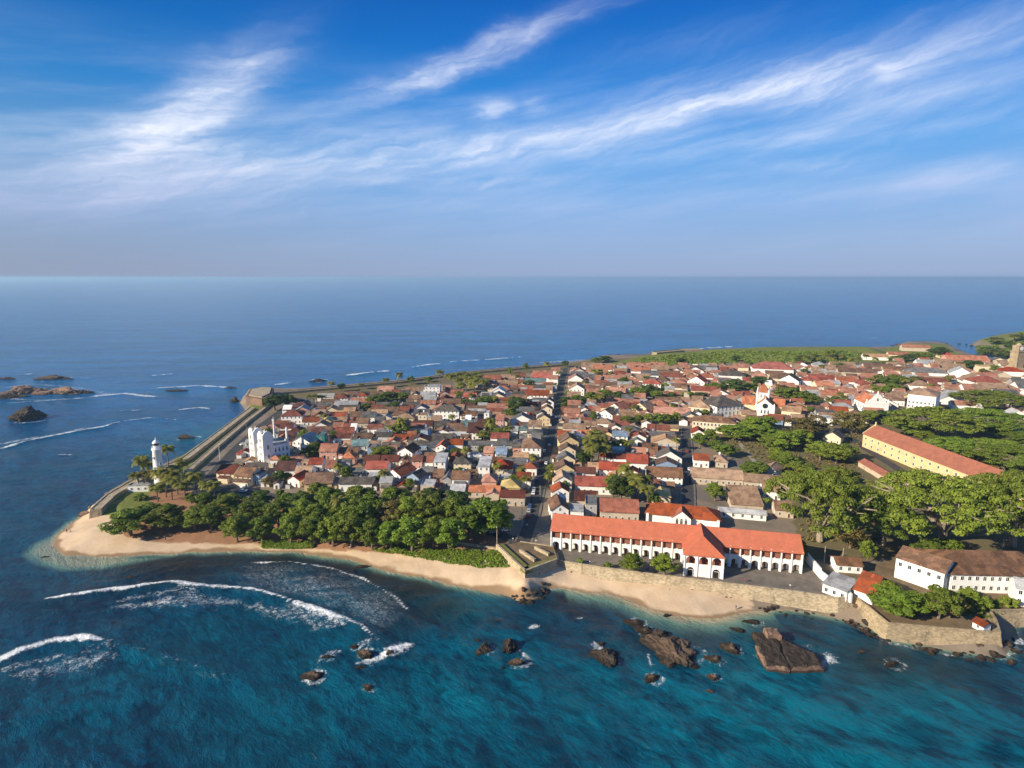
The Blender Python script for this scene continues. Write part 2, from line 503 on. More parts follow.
head_px = [(972, 345), (984, 348), (1002, 350.5), (1030, 352), (1110, 353), (1200, 345), (1110, 335), (1020, 334.5), (996, 337), (978, 341)]
head = np.array([at(p[0], p[1], 0) for p in head_px])


def inside(P, poly):
    x, y = P[..., 0], P[..., 1]
    r = np.zeros(x.shape, bool)
    n = len(poly)
    for i in range(n):
        x0, y0 = poly[i]; x1, y1 = poly[(i + 1) % n]
        c = ((y0 > y) != (y1 > y))
        with np.errstate(divide='ignore', invalid='ignore'):
            xi = (x1 - x0) * (y - y0) / (y1 - y0 if y1 != y0 else 1e-9) + x0
        r ^= c & (x < xi)
    return r


def segdist(P, a, b):
    ab = np.asarray(b) - np.asarray(a)
    t = np.clip(((P[..., 0] - a[0]) * ab[0] + (P[..., 1] - a[1]) * ab[1]) / max(1e-9, ab @ ab), 0, 1)
    dx, dy = P[..., 0] - a[0] - t * ab[0], P[..., 1] - a[1] - t * ab[1]
    return np.hypot(dx, dy), t


def polydist(P, poly, L=None):
    best = np.full(P.shape[:-1], 1e9)
    bl = np.full(P.shape[:-1], 10.0)
    n = len(poly)
    for i in range(n):
        j = (i + 1) % n
        d, t = segdist(P, poly[i], poly[j])
        m = d < best
        best = np.where(m, d, best)
        if L is not None: bl = np.where(m, L[i] * (1 - t) + L[j] * t, bl)
    return np.where(inside(P, poly), best, -best), bl


def fbm2(x, y, s, seed=0.0):
    """cheap smooth value noise on arrays"""
    x = x / s + seed * 13.7; y = y / s + seed * 7.3
    xi, yi = np.floor(x), np.floor(y)
    fx, fy = x - xi, y - yi
    fx, fy = fx * fx * (3 - 2 * fx), fy * fy * (3 - 2 * fy)
    h = lambda a, b: np.modf(np.abs(np.sin(a * 127.1 + b * 311.7 + seed) * 43758.5453))[0]
    return (h(xi, yi) * (1 - fx) + h(xi + 1, yi) * fx) * (1 - fy) + (h(xi, yi + 1) * (1 - fx) + h(xi + 1, yi + 1) * fx) * fy


def coast_sd(P):
    d, L = polydist(P, coast, coast_L)
    w = (fbm2(P[..., 0], P[..., 1], 9.0, 1.0) - 0.5) * 2.0 + (fbm2(P[..., 0], P[..., 1], 3.5, 2.0) - 0.5) * 0.9
    d = d + w * np.clip(L / 12, 0.2, 1.2)
    d2, _ = polydist(P, head)
    return np.maximum(d, d2), np.where(d2 > d, 12.0, L)


bank_px = [(600, 366), (640, 362), (720, 360), (800, 362), (860, 358), (890, 356), (880, 350), (800, 349), (700, 352), (640, 357)]
bank = np.array([at(*p, 5) for p in bank_px])


def height(P):
    sd, L = coast_sd(P)
    t = np.clip(sd / L, 0, 1)
    z = GZ * (1 - (1 - t) ** 1.7)
    z = np.where(sd < 0, np.maximum(sd * 0.12, -4), z)
    bd, _ = polydist(P, bank)
    z = z + 7.0 * np.clip(bd / 25, 0, 1) ** 0.7 * (0.75 + 0.5 * fbm2(P[..., 0], P[..., 1], 40, 3))
    d2, _ = polydist(P, head)
    z = z + 14.0 * np.clip(d2 / 60, 0, 1)
    return z, sd


def hgt(x, y):
    z, _ = height(np.array([[x, y]], float))
    return float(z[0])


def grid_mesh(name, xs, ys, zf, keep=None):
    XX, YY = np.meshgrid(xs, ys)
    P = np.stack([XX, YY], -1)
    Zv, attrs = zf(P)
    nx, ny = len(xs), len(ys)
    idx = np.arange(nx * ny).reshape(ny, nx)
    q = np.stack([idx[:-1, :-1], idx[:-1, 1:], idx[1:, 1:], idx[1:, :-1]], -1).reshape(-1, 4)
    if keep is not None:
        k = keep(P, attrs).reshape(-1)
        q = q[k[q].any(1)]
    co = np.concatenate([P.reshape(-1, 2), Zv.reshape(-1, 1)], 1)
    used = np.zeros(len(co), bool); used[q] = True
    remap = np.cumsum(used) - 1
    q = remap[q]; co = co[used]
    me = bpy.data.meshes.new(name)
    me.vertices.add(len(co)); me.vertices.foreach_set('co', co.astype('f').ravel())
    me.loops.add(len(q) * 4); me.loops.foreach_set('vertex_index', q.astype('i').ravel())
    me.polygons.add(len(q)); me.polygons.foreach_set('loop_start', (np.arange(len(q)) * 4).astype('i'))
    me.polygons.foreach_set('use_smooth', np.ones(len(q), bool))
    for k, a in attrs.items():
        at_ = me.attributes.new(k, 'FLOAT', 'POINT')
        at_.data.foreach_set('value', a.reshape(-1)[used].astype('f'))
    me.update(calc_edges=True)
    return me


def axis_steps(lo, hi, fn):
    out = [lo]
    while out[-1] < hi: out.append(out[-1] + fn(out[-1]))
    return np.array(out)


def pxpoly(pts, z=GZ):
    return np.array([at(*p, z) for p in pts])


# ------------------------------------------------------------------ ground
grass_polys = [pxpoly(p, 5) for p in (
    [(90, 508), (112, 496), (135, 488), (150, 486), (150, 505), (120, 514), (100, 512)],
    [(150, 482), (180, 456), (250, 404), (275, 402), (262, 412), (222, 447), (190, 478), (172, 486)],
    [(600, 368), (640, 364), (720, 362), (800, 364), (860, 362), (1000, 366), (955, 352), (945, 344), (905, 344), (880, 349), (800, 348), (700, 351), (640, 356)])]
dirt_poly = pxpoly([(112, 520), (150, 494), (200, 488), (240, 500), (300, 512), (420, 520), (505, 535), (505, 560), (470, 560), (400, 550), (330, 543), (250, 538), (150, 538), (125, 535)], 4)
far_strip = pxpoly([(284, 400), (300, 390), (345, 385), (400, 380), (440, 375), (480, 370), (560, 364), (600, 360), (640, 357), (600, 368), (560, 370), (480, 378), (400, 389), (330, 397)], 5)
garden_poly = pxpoly([(700, 445), (720, 430), (860, 425), (900, 418), (1100, 425), (1100, 560), (900, 560), (800, 560), (790, 500), (770, 470)], 5)
green_far = pxpoly([(780, 372), (900, 362), (1100, 366), (1100, 440), (940, 420), (860, 430), (800, 440), (700, 445), (700, 400)], 5)


def ground_z(P):
    z, sd = height(P)
    gr = np.zeros(sd.shape)
    for g in grass_polys:
        d, _ = polydist(P, g); gr = np.maximum(gr, np.clip(d / 6 + 0.5, 0, 1))
    d, _ = polydist(P, head); gr = np.maximum(gr, np.clip(d / 20, 0, 1))
    di, _ = polydist(P, dirt_poly); di = np.clip(di / 8 + 0.5, 0, 1)
    ga, _ = polydist(P, garden_poly); ga = np.clip(ga / 10 + 0.5, 0, 1)
    fs_, _ = polydist(P, far_strip); ga = np.maximum(ga, np.clip(fs_ / 6 + 0.5, 0, 1))
    gf, _ = polydist(P, green_far); ga = np.maximum(ga, 0.55 * np.clip(gf / 20 + 0.5, 0, 1))
    _, L = coast_sd(P)
    sand = np.clip((26 - sd) / 8, 0, 1) * ((P[..., 1] < 275) * np.clip((94 - P[..., 0]) / 12, 0, 1) + ((P[..., 0] < -150) & (L > 7) & (P[..., 1] < 330) & (P[..., 1] >= 275)))
    z = z + (fbm2(P[..., 0], P[..., 1], 4, 5) - 0.5) * 0.25 * np.clip(sd / 8, 0, 1)
    return z - 0.12 * (sd > 0), {'sd': sd, 'grass': gr, 'dirt': di, 'garden': ga, 'sand': sand}


xs = np.concatenate([axis_steps(-275, 190, lambda x: 1.5)[:-1], axis_steps(190, 3200, lambda x: max(1.5, 1.5 + (x - 190) * 0.012))])
ys = axis_steps(160, 1500, lambda y: max(1.2, 0.8 * y * y / 72000))
gm = grid_mesh('ground', xs, ys, ground_z, lambda P, a: a['sd'] > -14)
m, t, b = principled('ground_mix', 0.95, 0.1)
v = objvec(t)
A = lambda n: t.new('ShaderNodeAttribute', attribute_name=n).outputs['Fac']
n1, n2, n3 = t.noise(v, 0.12, 6, 0.65), t.noise(v, 0.7, 5, 0.7), t.noise(v, 0.035, 4, 0.6)
town = t.mix(n2, (0.17, 0.135, 0.10), (0.28, 0.225, 0.17))
town = t.mix(t.mapr(n3, 0.45, 0.6), town, (0.16, 0.135, 0.11))
sandc = t.mix(t.mapr(n1, 0.3, 0.7), (0.50, 0.37, 0.245), (0.60, 0.455, 0.315))
sandc = t.mix(t.mapr(n2, 0.62, 0.78, 0, 0.5), sandc, (0.30, 0.2, 0.12))
wet = t.mapr(t.math('ADD', A('sd'), t.math('MULTIPLY', t.noise(v, 0.09, 3, 0.5), 7.0)), 4.6, 6.4, 1.0, 0.0)
spk = t.mapr(t.noise(v, 1.6, 3, 0.8), 0.66, 0.72, 0, 0.7)
sandc = t.mix(spk, sandc, (0.13, 0.085, 0.05))
sandc = t.mix(wet, sandc, (0.27, 0.18, 0.105))
grassc = t.mix(t.mapr(n2, 0.3, 0.7), (0.10, 0.14, 0.03), (0.20, 0.20, 0.05))
grassc = t.mix(t.mapr(n1, 0.55, 0.7, 0, 0.7), grassc, (0.30, 0.235, 0.115))
dirtc = t.mix(n2, (0.24, 0.125, 0.07), (0.36, 0.20, 0.115))
gardc = t.mix(n2, (0.10, 0.09, 0.04), (0.20, 0.16, 0.09))
thr = lambda a, k=0.5: t.mapr(t.math('ADD', a, t.math('MULTIPLY', t.math('SUBTRACT', n1, 0.5), 0.9)), 0.4, 0.6)
col = t.mix(thr(A('garden')), town, gardc)
col = t.mix(thr(A('sand')), col, sandc)
col = t.mix(thr(A('dirt')), col, dirtc)
col = t.mix(thr(A('grass')), col, grassc)
t.l.new(col, b.inputs['Base Color'])
bp = t.new('ShaderNodeBump'); bp.inputs['Strength'].default_value = 0.4; bp.inputs['Distance'].default_value = 0.4
t.l.new(n2, bp.inputs['Height']); t.l.new(bp.outputs[0], b.inputs['Normal'])
gm.materials.append(m)
tag(obj('ground', gm), 'low sandy peninsula with beach, bare earth and grass', None, None, 'structure')

# ------------------------------------------------------------------ sea
# foam lines: picture points, half width (m), strength, crest height
foam_lines = [
    ([(-10, 668), (20, 652), (55, 641), (80, 638), (101, 641)], 2.3, 1.0, 0.9), ([(0, 672), (40, 660), (60, 655)], 4.5, 0.55, 0.2), ([(60, 662), (90, 650), (110, 646)], 3.0, 0.42, 0.0),
    ([(45, 600), (75, 596), (110, 590), (145, 586), (175, 583), (205, 586), (240, 588)], 1.5, 0.95, 0.8), ([(120, 600), (170, 592), (200, 590)], 4.0, 0.5, 0.1),
    ([(235, 588), (262, 593), (290, 601), (315, 608), (340, 617), (360, 626), (375, 638)], 1.1, 1.0, 0.9), ([(288, 602), (318, 611), (340, 619)], 1.7, 0.95, 0.2), ([(282, 604), (318, 615), (345, 626)], 3.6, 0.58, 0.0),
    ([(245, 563), (290, 562.5), (330, 568), (365, 580), (395, 597), (409, 611)], 0.7, 0.85, 0.3),
    ([(115, 607), (180, 600), (245, 602)], 5.5, 0.53, 0.0), ([(15, 676), (70, 664), (115, 656)], 6.0, 0.53, 0.0), ([(245, 604), (290, 614), (330, 628)], 5.0, 0.50, 0.0),
    ([(100, 640), (135, 650), (180, 662), (240, 680)], 0.6, 0.45, 0.7),
    ([(355, 664), (380, 657), (412, 645)], 6.0, 0.74, 0.1), ([(385, 652), (412, 643)], 2.5, 0.95, 0.1), ([(362, 645), (378, 638)], 3.5, 0.6, 0.0), ([(305, 680), (322, 672)], 3.2, 0.72, 0.1), ([(318, 664), (330, 652), (342, 650)], 3.5, 0.62, 0.1),
    ([(520, 650), (530, 660), (528, 668)], 2.2, 0.7, 0.0), ([(528, 628), (540, 626)], 1.6, 0.75, 0.0), ([(575, 618), (590, 620)], 1.5, 0.6, 0.0),
    ([(594, 640), (602, 655), (612, 666)], 2.8, 0.8, 0.0), ([(655, 668), (648, 655)], 1.2, 0.7, 0.0), ([(1008, 644), (1024, 640)], 2.6, 0.7, 0.0), ([(1006, 655), (1020, 650)], 1.6, 0.6, 0.0),
    ([(850, 624), (890, 643), (950, 655), (1005, 659)], 1.4, 0.6, 0.0),
    ([(0, 449), (35, 440), (60, 435), (105, 427), (119, 422)], 2.4, 0.98, 1.1), ([(0, 444), (60, 434), (85, 428)], 6.5, 0.62, 0.2),
    ([(94, 396.5), (125, 394), (157, 397.5)], 4.5, 0.85, 0.8), ([(150, 389), (200, 386), (232, 388)], 4.0, 0.85, 0.8), ([(150, 376), (173, 374)], 3.5, 0.9, 0.5),
    ([(178, 410), (200, 408), (210, 409)], 2.2, 0.9, 0.6), ([(120, 411), (146, 410)], 1.8, 0.8, 0.4), ([(125, 421), (150, 418), (180, 420)], 1.4, 0.75, 0.4),
    ([(0, 388), (30, 384), (60, 386), (95, 390)], 5.0, 0.55, 0.0), ([(8, 403), (50, 400), (85, 398)], 2.5, 0.72, 0.0), ([(60, 378), (92, 378)], 5.0, 0.7, 0.3), ([(25, 374), (32, 374)], 4.0, 0.9, 0.3),
    ([(58, 455), (72, 455)], 1.5, 0.7, 0.2), ([(345, 376), (370, 373), (391, 371)], 4.5, 1.0, 1.2), ([(412, 367.5), (432, 364.5), (440, 364)], 4.0, 0.95, 1.0), ([(450, 362), (470, 361), (500, 359), (522, 357)], 4.0, 0.9, 1.0),
    ([(310, 380), (328, 380)], 5.0, 0.7, 0.4), ([(275, 385), (290, 383)], 5, 0.8, 0.5), ([(540, 363), (590, 360)], 12.0, 0.62, 0.2), ([(678, 351), (700, 349), (735, 346.5)], 7.0, 0.9, 1.0), ([(735, 348), (800, 347)], 6.0, 0.5, 0.2),
    ([(430, 371), (500, 367), (560, 364)], 4.0, 0.55, 0.0), ([(870, 338), (885, 337.5)], 8.0, 0.6, 0.0), ([(900, 342), (940, 341.5)], 5.0, 0.5, 0.0)]
# long smooth slicks and faint bands out at sea
slicks = [([(0, 343), (60, 330), (150, 322), (200, 318)], 10, 0.5), ([(90, 343), (150, 338), (230, 330)], 14, 0.4), ([(530, 333), (620, 325), (680, 312), (640, 305)], 25, 0.6), ([(0, 335), (70, 332)], 12, 0.4),
          ([(700, 325), (900, 318)], 30, 0.2)]
rock_foam = [(366, 655, 17), (355, 647, 7), (390, 653, 9), (368, 688, 10), (313, 676, 18), (326, 658, 13), (485, 650, 15), (510, 648, 13), (517, 664, 14), (605, 657, 23), (674, 654, 46), (652, 678, 15), (731, 650, 14), (715, 661, 14),
             (785, 655, 64), (635, 623, 16), (645, 632, 16), (28, 420, 24), (46, 395, 84), (186, 438, 18), (319, 381, 14), (892, 664, 16), (713, 677, 10), (752, 622, 14), (53, 380, 24), (235, 402, 9), (497, 621, 8)]
lace_poly = pxpoly([(240, 565), (290, 564), (330, 569), (365, 581), (395, 598), (405, 612), (378, 632), (355, 620), (320, 607), (280, 597), (240, 590)], 0)
teal_spots = [(462, 600, 13, 1.0), (120, 680, 30, 0.35), (330, 690, 28, 0.4), (470, 690, 32, 0.6), (640, 690, 30, 0.55), (760, 700, 32, 0.85), (900, 695, 32, 0.8), (860, 655, 14, 0.5), (850, 740, 28, 0.85), (690, 715, 26, .7), (960, 715, 24, .75), (560, 730, 30, 0.4),
              (980, 740, 25, 0.7), (700, 750, 25, 0.55), (200, 440, 40, 0.5), (110, 545, 30, 0.45), (330, 620, 20, 0.3)]
reef_spots = [(180, 564, 26, 1.0), (140, 568, 18, 0.85), (220, 562, 16, .9), (280, 560, 18, 0.95), (340, 565, 16, 0.95), (380, 576, 14, 1.0), (415, 590, 20, 1.0), (440, 607, 16, 0.9), (400, 625, 14, 0.6), (560, 605, 18, 0.5), (880, 660, 18, 0.9), (940, 668, 16, 0.7),
              (640, 640, 16, 0.5), (70, 600, 22, 0.5), (10, 590, 30, 0.4), (700, 640, 16, 0.5), (800, 635, 14, 0.4)]
tip_poly = pxpoly([(20, 556), (30, 545), (60, 530), (90, 520), (140, 556), (180, 556), (100, 570), (60, 572), (35, 566)], 0)


def sea_z(P):
    x, y = P[..., 0], P[..., 1]
    sd = np.full(x.shape, -400.0)
    bx = (x > -700) & (x < 3000) & (y > 60) & (y < 2500)
    sdv, Lv = coast_sd(P[bx])
    sd[bx] = sdv
    Lx = np.full(x.shape, 5.0); Lx[bx] = Lv
    foam = np.zeros(x.shape); crest = np.zeros(x.shape); slick = np.zeros(x.shape)
    wob = (fbm2(x, y, 6, 8) - 0.5) * 1.6 + (fbm2(x, y, 2.2, 9) - 0.5) * 1.2
    for pts, hw, st, cr in foam_lines:
        wp = [at(*p, 0) for p in pts]
        a = np.array(wp); lo, hi = a.min(0) - 40, a.max(0) + 40
        mk = (x > lo[0]) & (x < hi[0]) & (y > lo[1]) & (y < hi[1])
        if not mk.any(): continue
        Q = P[mk]
        best = np.full(len(Q), 1e9); par = np.zeros(len(Q)); n = len(wp) - 1
        for i in range(n):
            d, tt = segdist(Q, wp[i], wp[i + 1])
            k = d < best
            best = np.where(k, d, best); par = np.where(k, (i + tt) / n, par)
        ends = np.clip(np.minimum(par, 1 - par) * 6 + 0.35, 0, 1)
        hwv = hw * (0.35 + 1.3 * fbm2(Q[:, 0], Q[:, 1], 11, 4)) * ends
        g = np.exp(-((best + wob[mk] * 0.35) / hwv) ** 2) * st
        foam[mk] = np.maximum(foam[mk], g)
        crest[mk] = np.maximum(crest[mk], np.exp(-(best / (hw * 1.2 + 1.5)) ** 2) * cr * ends)
    for pts, hw, st in slicks:
        wp = [at(*p, 0) for p in pts]
        for i in range(len(wp) - 1):
            d, _ = segdist(P, wp[i], wp[i + 1])
            slick = np.maximum(slick, np.exp(-(d / (hw * 1.0)) ** 2) * st)
    lc = np.zeros(x.shape)
    d, _ = polydist(P[bx], lace_poly); lc[bx] = np.clip(d / 9 + 0.25, 0, 1)
    for px_, py_, wp_ in rock_foam:
        cx, cy = at(px_, py_, 0); rr_ = wp_ * pix(cx, cy, 0)[2] / F / 2
        d = np.hypot(x - cx - .3 * rr_, (y - cy) / (1.0 if wp_ < 40 else .55))
        foam = np.maximum(foam, np.exp(-((d - rr_ * 1.05) / (.9 + .22 * rr_)) ** 2) * .60 * (.35 + .9 * fbm2(x, y, 5.0, 7)))
    # foam where the water meets sand or stones
    edge_f = np.exp(-((sd + 1.0) / 0.8) ** 2) * 0.64 * (fbm2(x, y, 12, 6) ** 1.2)
    foam = np.maximum(foam, edge_f)
    teal = np.zeros(x.shape); reef = np.zeros(x.shape)
    for px_, py_, r_, s_ in teal_spots:
        cx, cy = at(px_, py_, 0); teal = np.maximum(teal, np.exp(-((x - cx) ** 2 + ((y - cy) * 1.0) ** 2) / r_ ** 2) * s_)
    for px_, py_, r_, s_ in reef_spots:
        cx, cy = at(px_, py_, 0); reef = np.maximum(reef, np.exp(-((x - cx) ** 2 + ((y - cy) * 1.4) ** 2) / r_ ** 2) * s_)
    shal = np.exp(np.minimum(sd, 0) / (2.2 + 3.5 * ((x > 20) & (x < 95)))) * np.clip((Lx - 5) / 15 + 0.25, 0, 1)
    tp = np.zeros(x.shape); d, _ = polydist(P[bx], tip_poly); tp[bx] = np.clip(d / 7 + 0.25, 0, 1)
    shal = np.maximum(shal, tp * 0.68)
    far = np.clip(1 - y / 700, 0.0, 1)
    ca, sa = math.cos(R(35)), math.sin(R(35))
    ph = (x * sa + y * ca) / 19 + 2.2 * fbm2(x, y, 55, 11)
    ph2 = (x * -0.2 + y * 0.98) / 8.5 + 3.0 * fbm2(x, y, 25, 12)
    off = np.clip(-sd / 20, 0, 1)
    z = (np.sin(ph * 6.283 / 1.0) * 0.42 + np.sin(ph2 * 6.283) * 0.17) * far * off + crest * np.clip(-sd / 3, 0, 1)
    return z, {'sd': sd, 'foam': foam, 'lace': lc, 'teal': teal, 'reef': reef, 'shallow': shal, 'slick': slick, 'off': np.clip((y - 300) / 320, 0, 1)}


def xstep(x):
    a = abs(x)
    return max(1.25, a * 0.007) if a < 1600 else a * 0.06


half = axis_steps(0, 150000, xstep)
xs = np.concatenate([-half[:0:-1], half])
ys = np.concatenate([[-3000, -1000, -300, -100, 0, 50, 80], axis_steps(100, 200000, lambda y: min(max(1.0, 0.7 * y * y / 72000), 0.4 * y))])
sm = grid_mesh('sea', xs, ys, sea_z)
m, t, b = principled('sea_water', 0.12, 0.5)
b.inputs['IOR'].default_value = 1.33
b.inputs['Specular IOR Level'].default_value = 0.27
v = objvec(t)
A = lambda n: t.new('ShaderNodeAttribute', attribute_name=n).outputs['Fac']
big = t.noise(v, 0.018, 5, 0.6)
mid = t.noise(t.along(v, -48, 1.9, 0.75), 0.07, 6, 0.62, 0.5)
fine = t.noise(t.along(v, -42, 1.45, 0.8), 0.42, 6, 0.62, 0.5)
off = t.mapr(A('off'), 0.0, 1.0)
rip = t.noise(t.along(v, -40, 1.5, 0.8), 0.20, 7, 0.66, 0.5)
band = t.noise(t.along(v, 4, 420.0, 70.0), 1.0, 6, 0.62, 0.4)
mot = t.math('ADD', t.math('MULTIPLY', mid, 0.40), t.math('MULTIPLY', rip, 0.60))  # wave ripple highlights painted into the water colour as lighter streaks
deep = t.mix(t.mapr(mot, 0.40, 0.62), t.mix(off, (0.0006, 0.011, 0.034), t.mix(t.mapr(band, .35, .65), (0.002, 0.055, 0.185), (0.003, 0.105, 0.29))), t.mix(off, (0.0006, 0.054, 0.112), t.mix(t.mapr(band, .35, .65), (0.003, 0.090, 0.25), (0.006, 0.15, 0.35))))
deep = t.mix(t.mapr(big, 0.42, 0.62), deep, t.mix(0.45, deep, (0.001, 0.06, 0.095)))
tealm = t.math('MULTIPLY', A('teal'), t.mapr(mot, 0.34, 0.62, 0.14, 1.0))
col = t.mix(tealm, deep, (0.0004, 0.150, 0.210))
reefm = t.math('MULTIPLY', A('reef'), t.mapr(mot, 0.3, 0.6, 0.45, 1.0))
col = t.mix(reefm, col, (0.012, 0.015, 0.014))
sh = A('shallow')
col = t.mix(t.mapr(sh, 0.05, 0.55), col, t.mix(t.mapr(A('off'), -1, 0), (0.06, 0.21, 0.19), (0.105, 0.205, 0.165)))
col = t.mix(t.mapr(sh, 0.38, 1.0), col, (0.34, 0.29, 0.19))
wl = t.noise(t.mapping(v, rot=(0, 0, R(-20)), scale=(1, 1, 1)), 0.9, 6, 0.75, 1.2)
vor = t.new('ShaderNodeTexVoronoi', feature='DISTANCE_TO_EDGE')
t.l.new(t.mapping(v, scale=(1, 1, 1)), vor.inputs['Vector']); vor.inputs['Scale'].default_value = 0.35
wl2 = t.noise(v, 0.28, 5, 0.7, 1.0)
fm = t.math('ADD', t.math('MULTIPLY', A('foam'), 0.92), t.math('ADD', t.math('MULTIPLY', t.math('SUBTRACT', wl, 0.5), 1.5), t.math('MULTIPLY', t.math('SUBTRACT', wl2, 0.5), 1.1)))
fmask = t.math('MULTIPLY', t.mapr(fm, 0.36, 0.98), t.mapr(A('foam'), 0.06, 0.2))
lmask = t.math('MULTIPLY', A('lace'), t.math('MULTIPLY', t.mapr(t.noise(t.mapping(v, scale=(1, 0.8, 1)), 0.75, 7, 0.85, 1.0), 0.40, 0.75), t.mapr(t.noise(t.mapping(v, rot=(0, 0, R(-25)), scale=(0.5, 1.6, 1)), 0.13, 4, 0.6, 0.5), 0.32, 0.66, 0.06, 0.5)))
slk = t.math('MULTIPLY', A('slick'), t.mapr(t.noise(t.mapping(v, scale=(0.3, 1, 1)), 0.03, 5, 0.6), 0.25, 0.7, 0.2, 0.5))
fmask = t.math('MAXIMUM', fmask, lmask)
col = t.mix(slk, col, (0.10, 0.17, 0.24))
col = t.mix(fmask, col, (0.82, 0.84, 0.85))
t.l.new(col, b.inputs['Base Color'])
t.l.new(t.math('ADD', 0.13, t.math('MULTIPLY', fmask, 0.7)), b.inputs['Roughness'])
hh = t.math('ADD', t.math('MULTIPLY', mid, 2.2), t.math('ADD', t.math('MULTIPLY', fine, 1.05), t.math('MULTIPLY', t.noise(v, 1.5, 5, 0.65), 0.3)))
hh = t.math('ADD', hh, t.math('MULTIPLY', t.noise(t.mapping(v, rot=(0, 0, R(12)), scale=(0.35, 1.2, 1)), 0.02, 4, 0.6), 3.5))
bp = t.new('ShaderNodeBump'); bp.inputs['Strength'].default_value = 0.75; bp.inputs['Distance'].default_value = 1.0
t.l.new(hh, bp.inputs['Height']); t.l.new(bp.outputs[0], b.inputs['Normal'])
sm.materials.append(m)
tag(obj('sea', sm), 'blue sea with breaking waves and foam', None, None, 'structure')

# ------------------------------------------------------------------ roads, yards
OCC = []          # footprints already taken: (cx, cy, half x, half y, angle)


def obb_axes(o):
    c, s = math.cos(o[4]), math.sin(o[4])
    return (c, s), (-s, c)


def overlap(a, b, slack=0.0):
    dx, dy = b[0] - a[0], b[1] - a[1]
    if dx * dx + dy * dy > (math.hypot(a[2], a[3]) + math.hypot(b[2], b[3])) ** 2: return False
    A_, B_ = obb_axes(a), obb_axes(b)
    for ax in A_ + B_:
        d = abs(dx * ax[0] + dy * ax[1])
        ra = a[2] * abs(A_[0][0] * ax[0] + A_[0][1] * ax[1]) + a[3] * abs(A_[1][0] * ax[0] + A_[1][1] * ax[1])
        rb = b[2] * abs(B_[0][0] * ax[0] + B_[0][1] * ax[1]) + b[3] * abs(B_[1][0] * ax[0] + B_[1][1] * ax[1])
        if d > ra + rb - slack: return False
    return True


def asphaltmat(name, c, c2):
    m, t, b = principled(name, 0.9, 0.2)
    v = objvec(t)
    n = t.noise(v, 0.25, 6, 0.65)
    col = t.mix(t.mapr(n, 0.3, 0.7), c, c2)
    col = t.mix(t.mapr(t.noise(v, 1.1, 5, 0.7), 0.55, 0.8, 0, 0.4), col, tuple(x * 1.7 for x in c2))
    t.l.new(col, b.inputs['Base Color'])


asphaltmat('asphalt', (0.045, 0.045, 0.048), (0.065, 0.062, 0.06))
asphaltmat('yard_paving', (0.12, 0.105, 0.09), (0.20, 0.17, 0.14))
asphaltmat('path_paving', (0.24, 0.21, 0.17), (0.32, 0.28, 0.22))
asphaltmat('soil', (0.12, 0.085, 0.05), (0.20, 0.145, 0.085))
plain('lawn', (0.15, 0.15, 0.045), 0.95, 0.1, 0.4, 0.4, (0.27, 0.21, 0.12), 0.95)
plain('road_paint', (0.7, 0.7, 0.68), 0.8, 0.2, 0.1)


def strip(name, pts, w, z, mat, kerb=False, px=True, occupy=True, h=None):
    wp = [Vector(at(*p, z)) if px else Vector(p) for p in pts]
    L_, R_ = [], []
    for i, p in enumerate(wp):
        a, b_ = wp[max(0, i - 1)], wp[min(len(wp) - 1, i + 1)]
        d = (b_ - a).normalized(); n = Vector((-d.y, d.x))
        L_.append(p + n * w / 2); R_.append(p - n * w / 2)
    mb = MB()
    for i in range(len(wp) - 1):
        mb.add([(*L_[i], z), (*R_[i], z), (*R_[i + 1], z), (*L_[i + 1], z)], [(0, 1, 2, 3)])
        if occupy:
            c = (wp[i] + wp[i + 1]) / 2; d = wp[i + 1] - wp[i]
            OCC.append((c.x, c.y, d.length / 2, w / 2 + (1.6 if kerb else 0), math.atan2(d.y, d.x)))
        if kerb:
            for S, sg in ((L_, 1), (R_, -1)):
                d = (wp[i + 1] - wp[i]).normalized(); n = Vector((-d.y, d.x)) * sg * 1.0
                q = [S[i], S[i + 1], S[i + 1] + n, S[i] + n]
                if (i + 1) < len(wp): mb.prism([(p.x, p.y) for p in q], z - 0.1, z + 0.13 + 0.001 * i, 1)
    tag(mb.build(name, [mat, 'yard_paving']), None, None, None, 'structure')


strip('long_street', [(521, 549), (531, 520), (540, 482), (549, 445), (556, 412), (562, 385), (566, 368)], 6.0, GZ + 0.06, 'asphalt', True)
strip('side_street', [(688, 512), (688, 490), (687, 455), (686, 428)], 6.0, GZ + 0.05, 'asphalt', True)
strip('rampart_road', [(198, 494), (212, 477), (236, 450), (262, 426), (292, 404)], 8.5, GZ + 0.05, 'asphalt', False)
strip('seafront_lane', [(200, 497), (226, 489), (262, 494), (300, 500), (360, 507), (440, 520), (500, 534), (515, 541)], 6.0, GZ + 0.07, 'asphalt', False)
strip('barracks_lane', [(838, 428), (862, 446), (900, 470), (940, 492)], 6.0, GZ + 0.05, 'asphalt', False)
strip('park_path', [(737, 440), (752, 458), (760, 468)], 3.0, GZ + 0.05, 'path_paving', False)
strip('cross_street', [(563, 398), (600, 397), (640, 394), (690, 392)], 5.0, GZ + 0.045, 'asphalt', False)


def slab(name, pts, z, mat, z0=0.0, zpx=None):
    mb = MB()
    mb.prism([at(*p, z if zpx is None else zpx) for p in pts], z0, z, 0)
    return tag(mb.build(name, [mat]), None, None, None, 'structure')


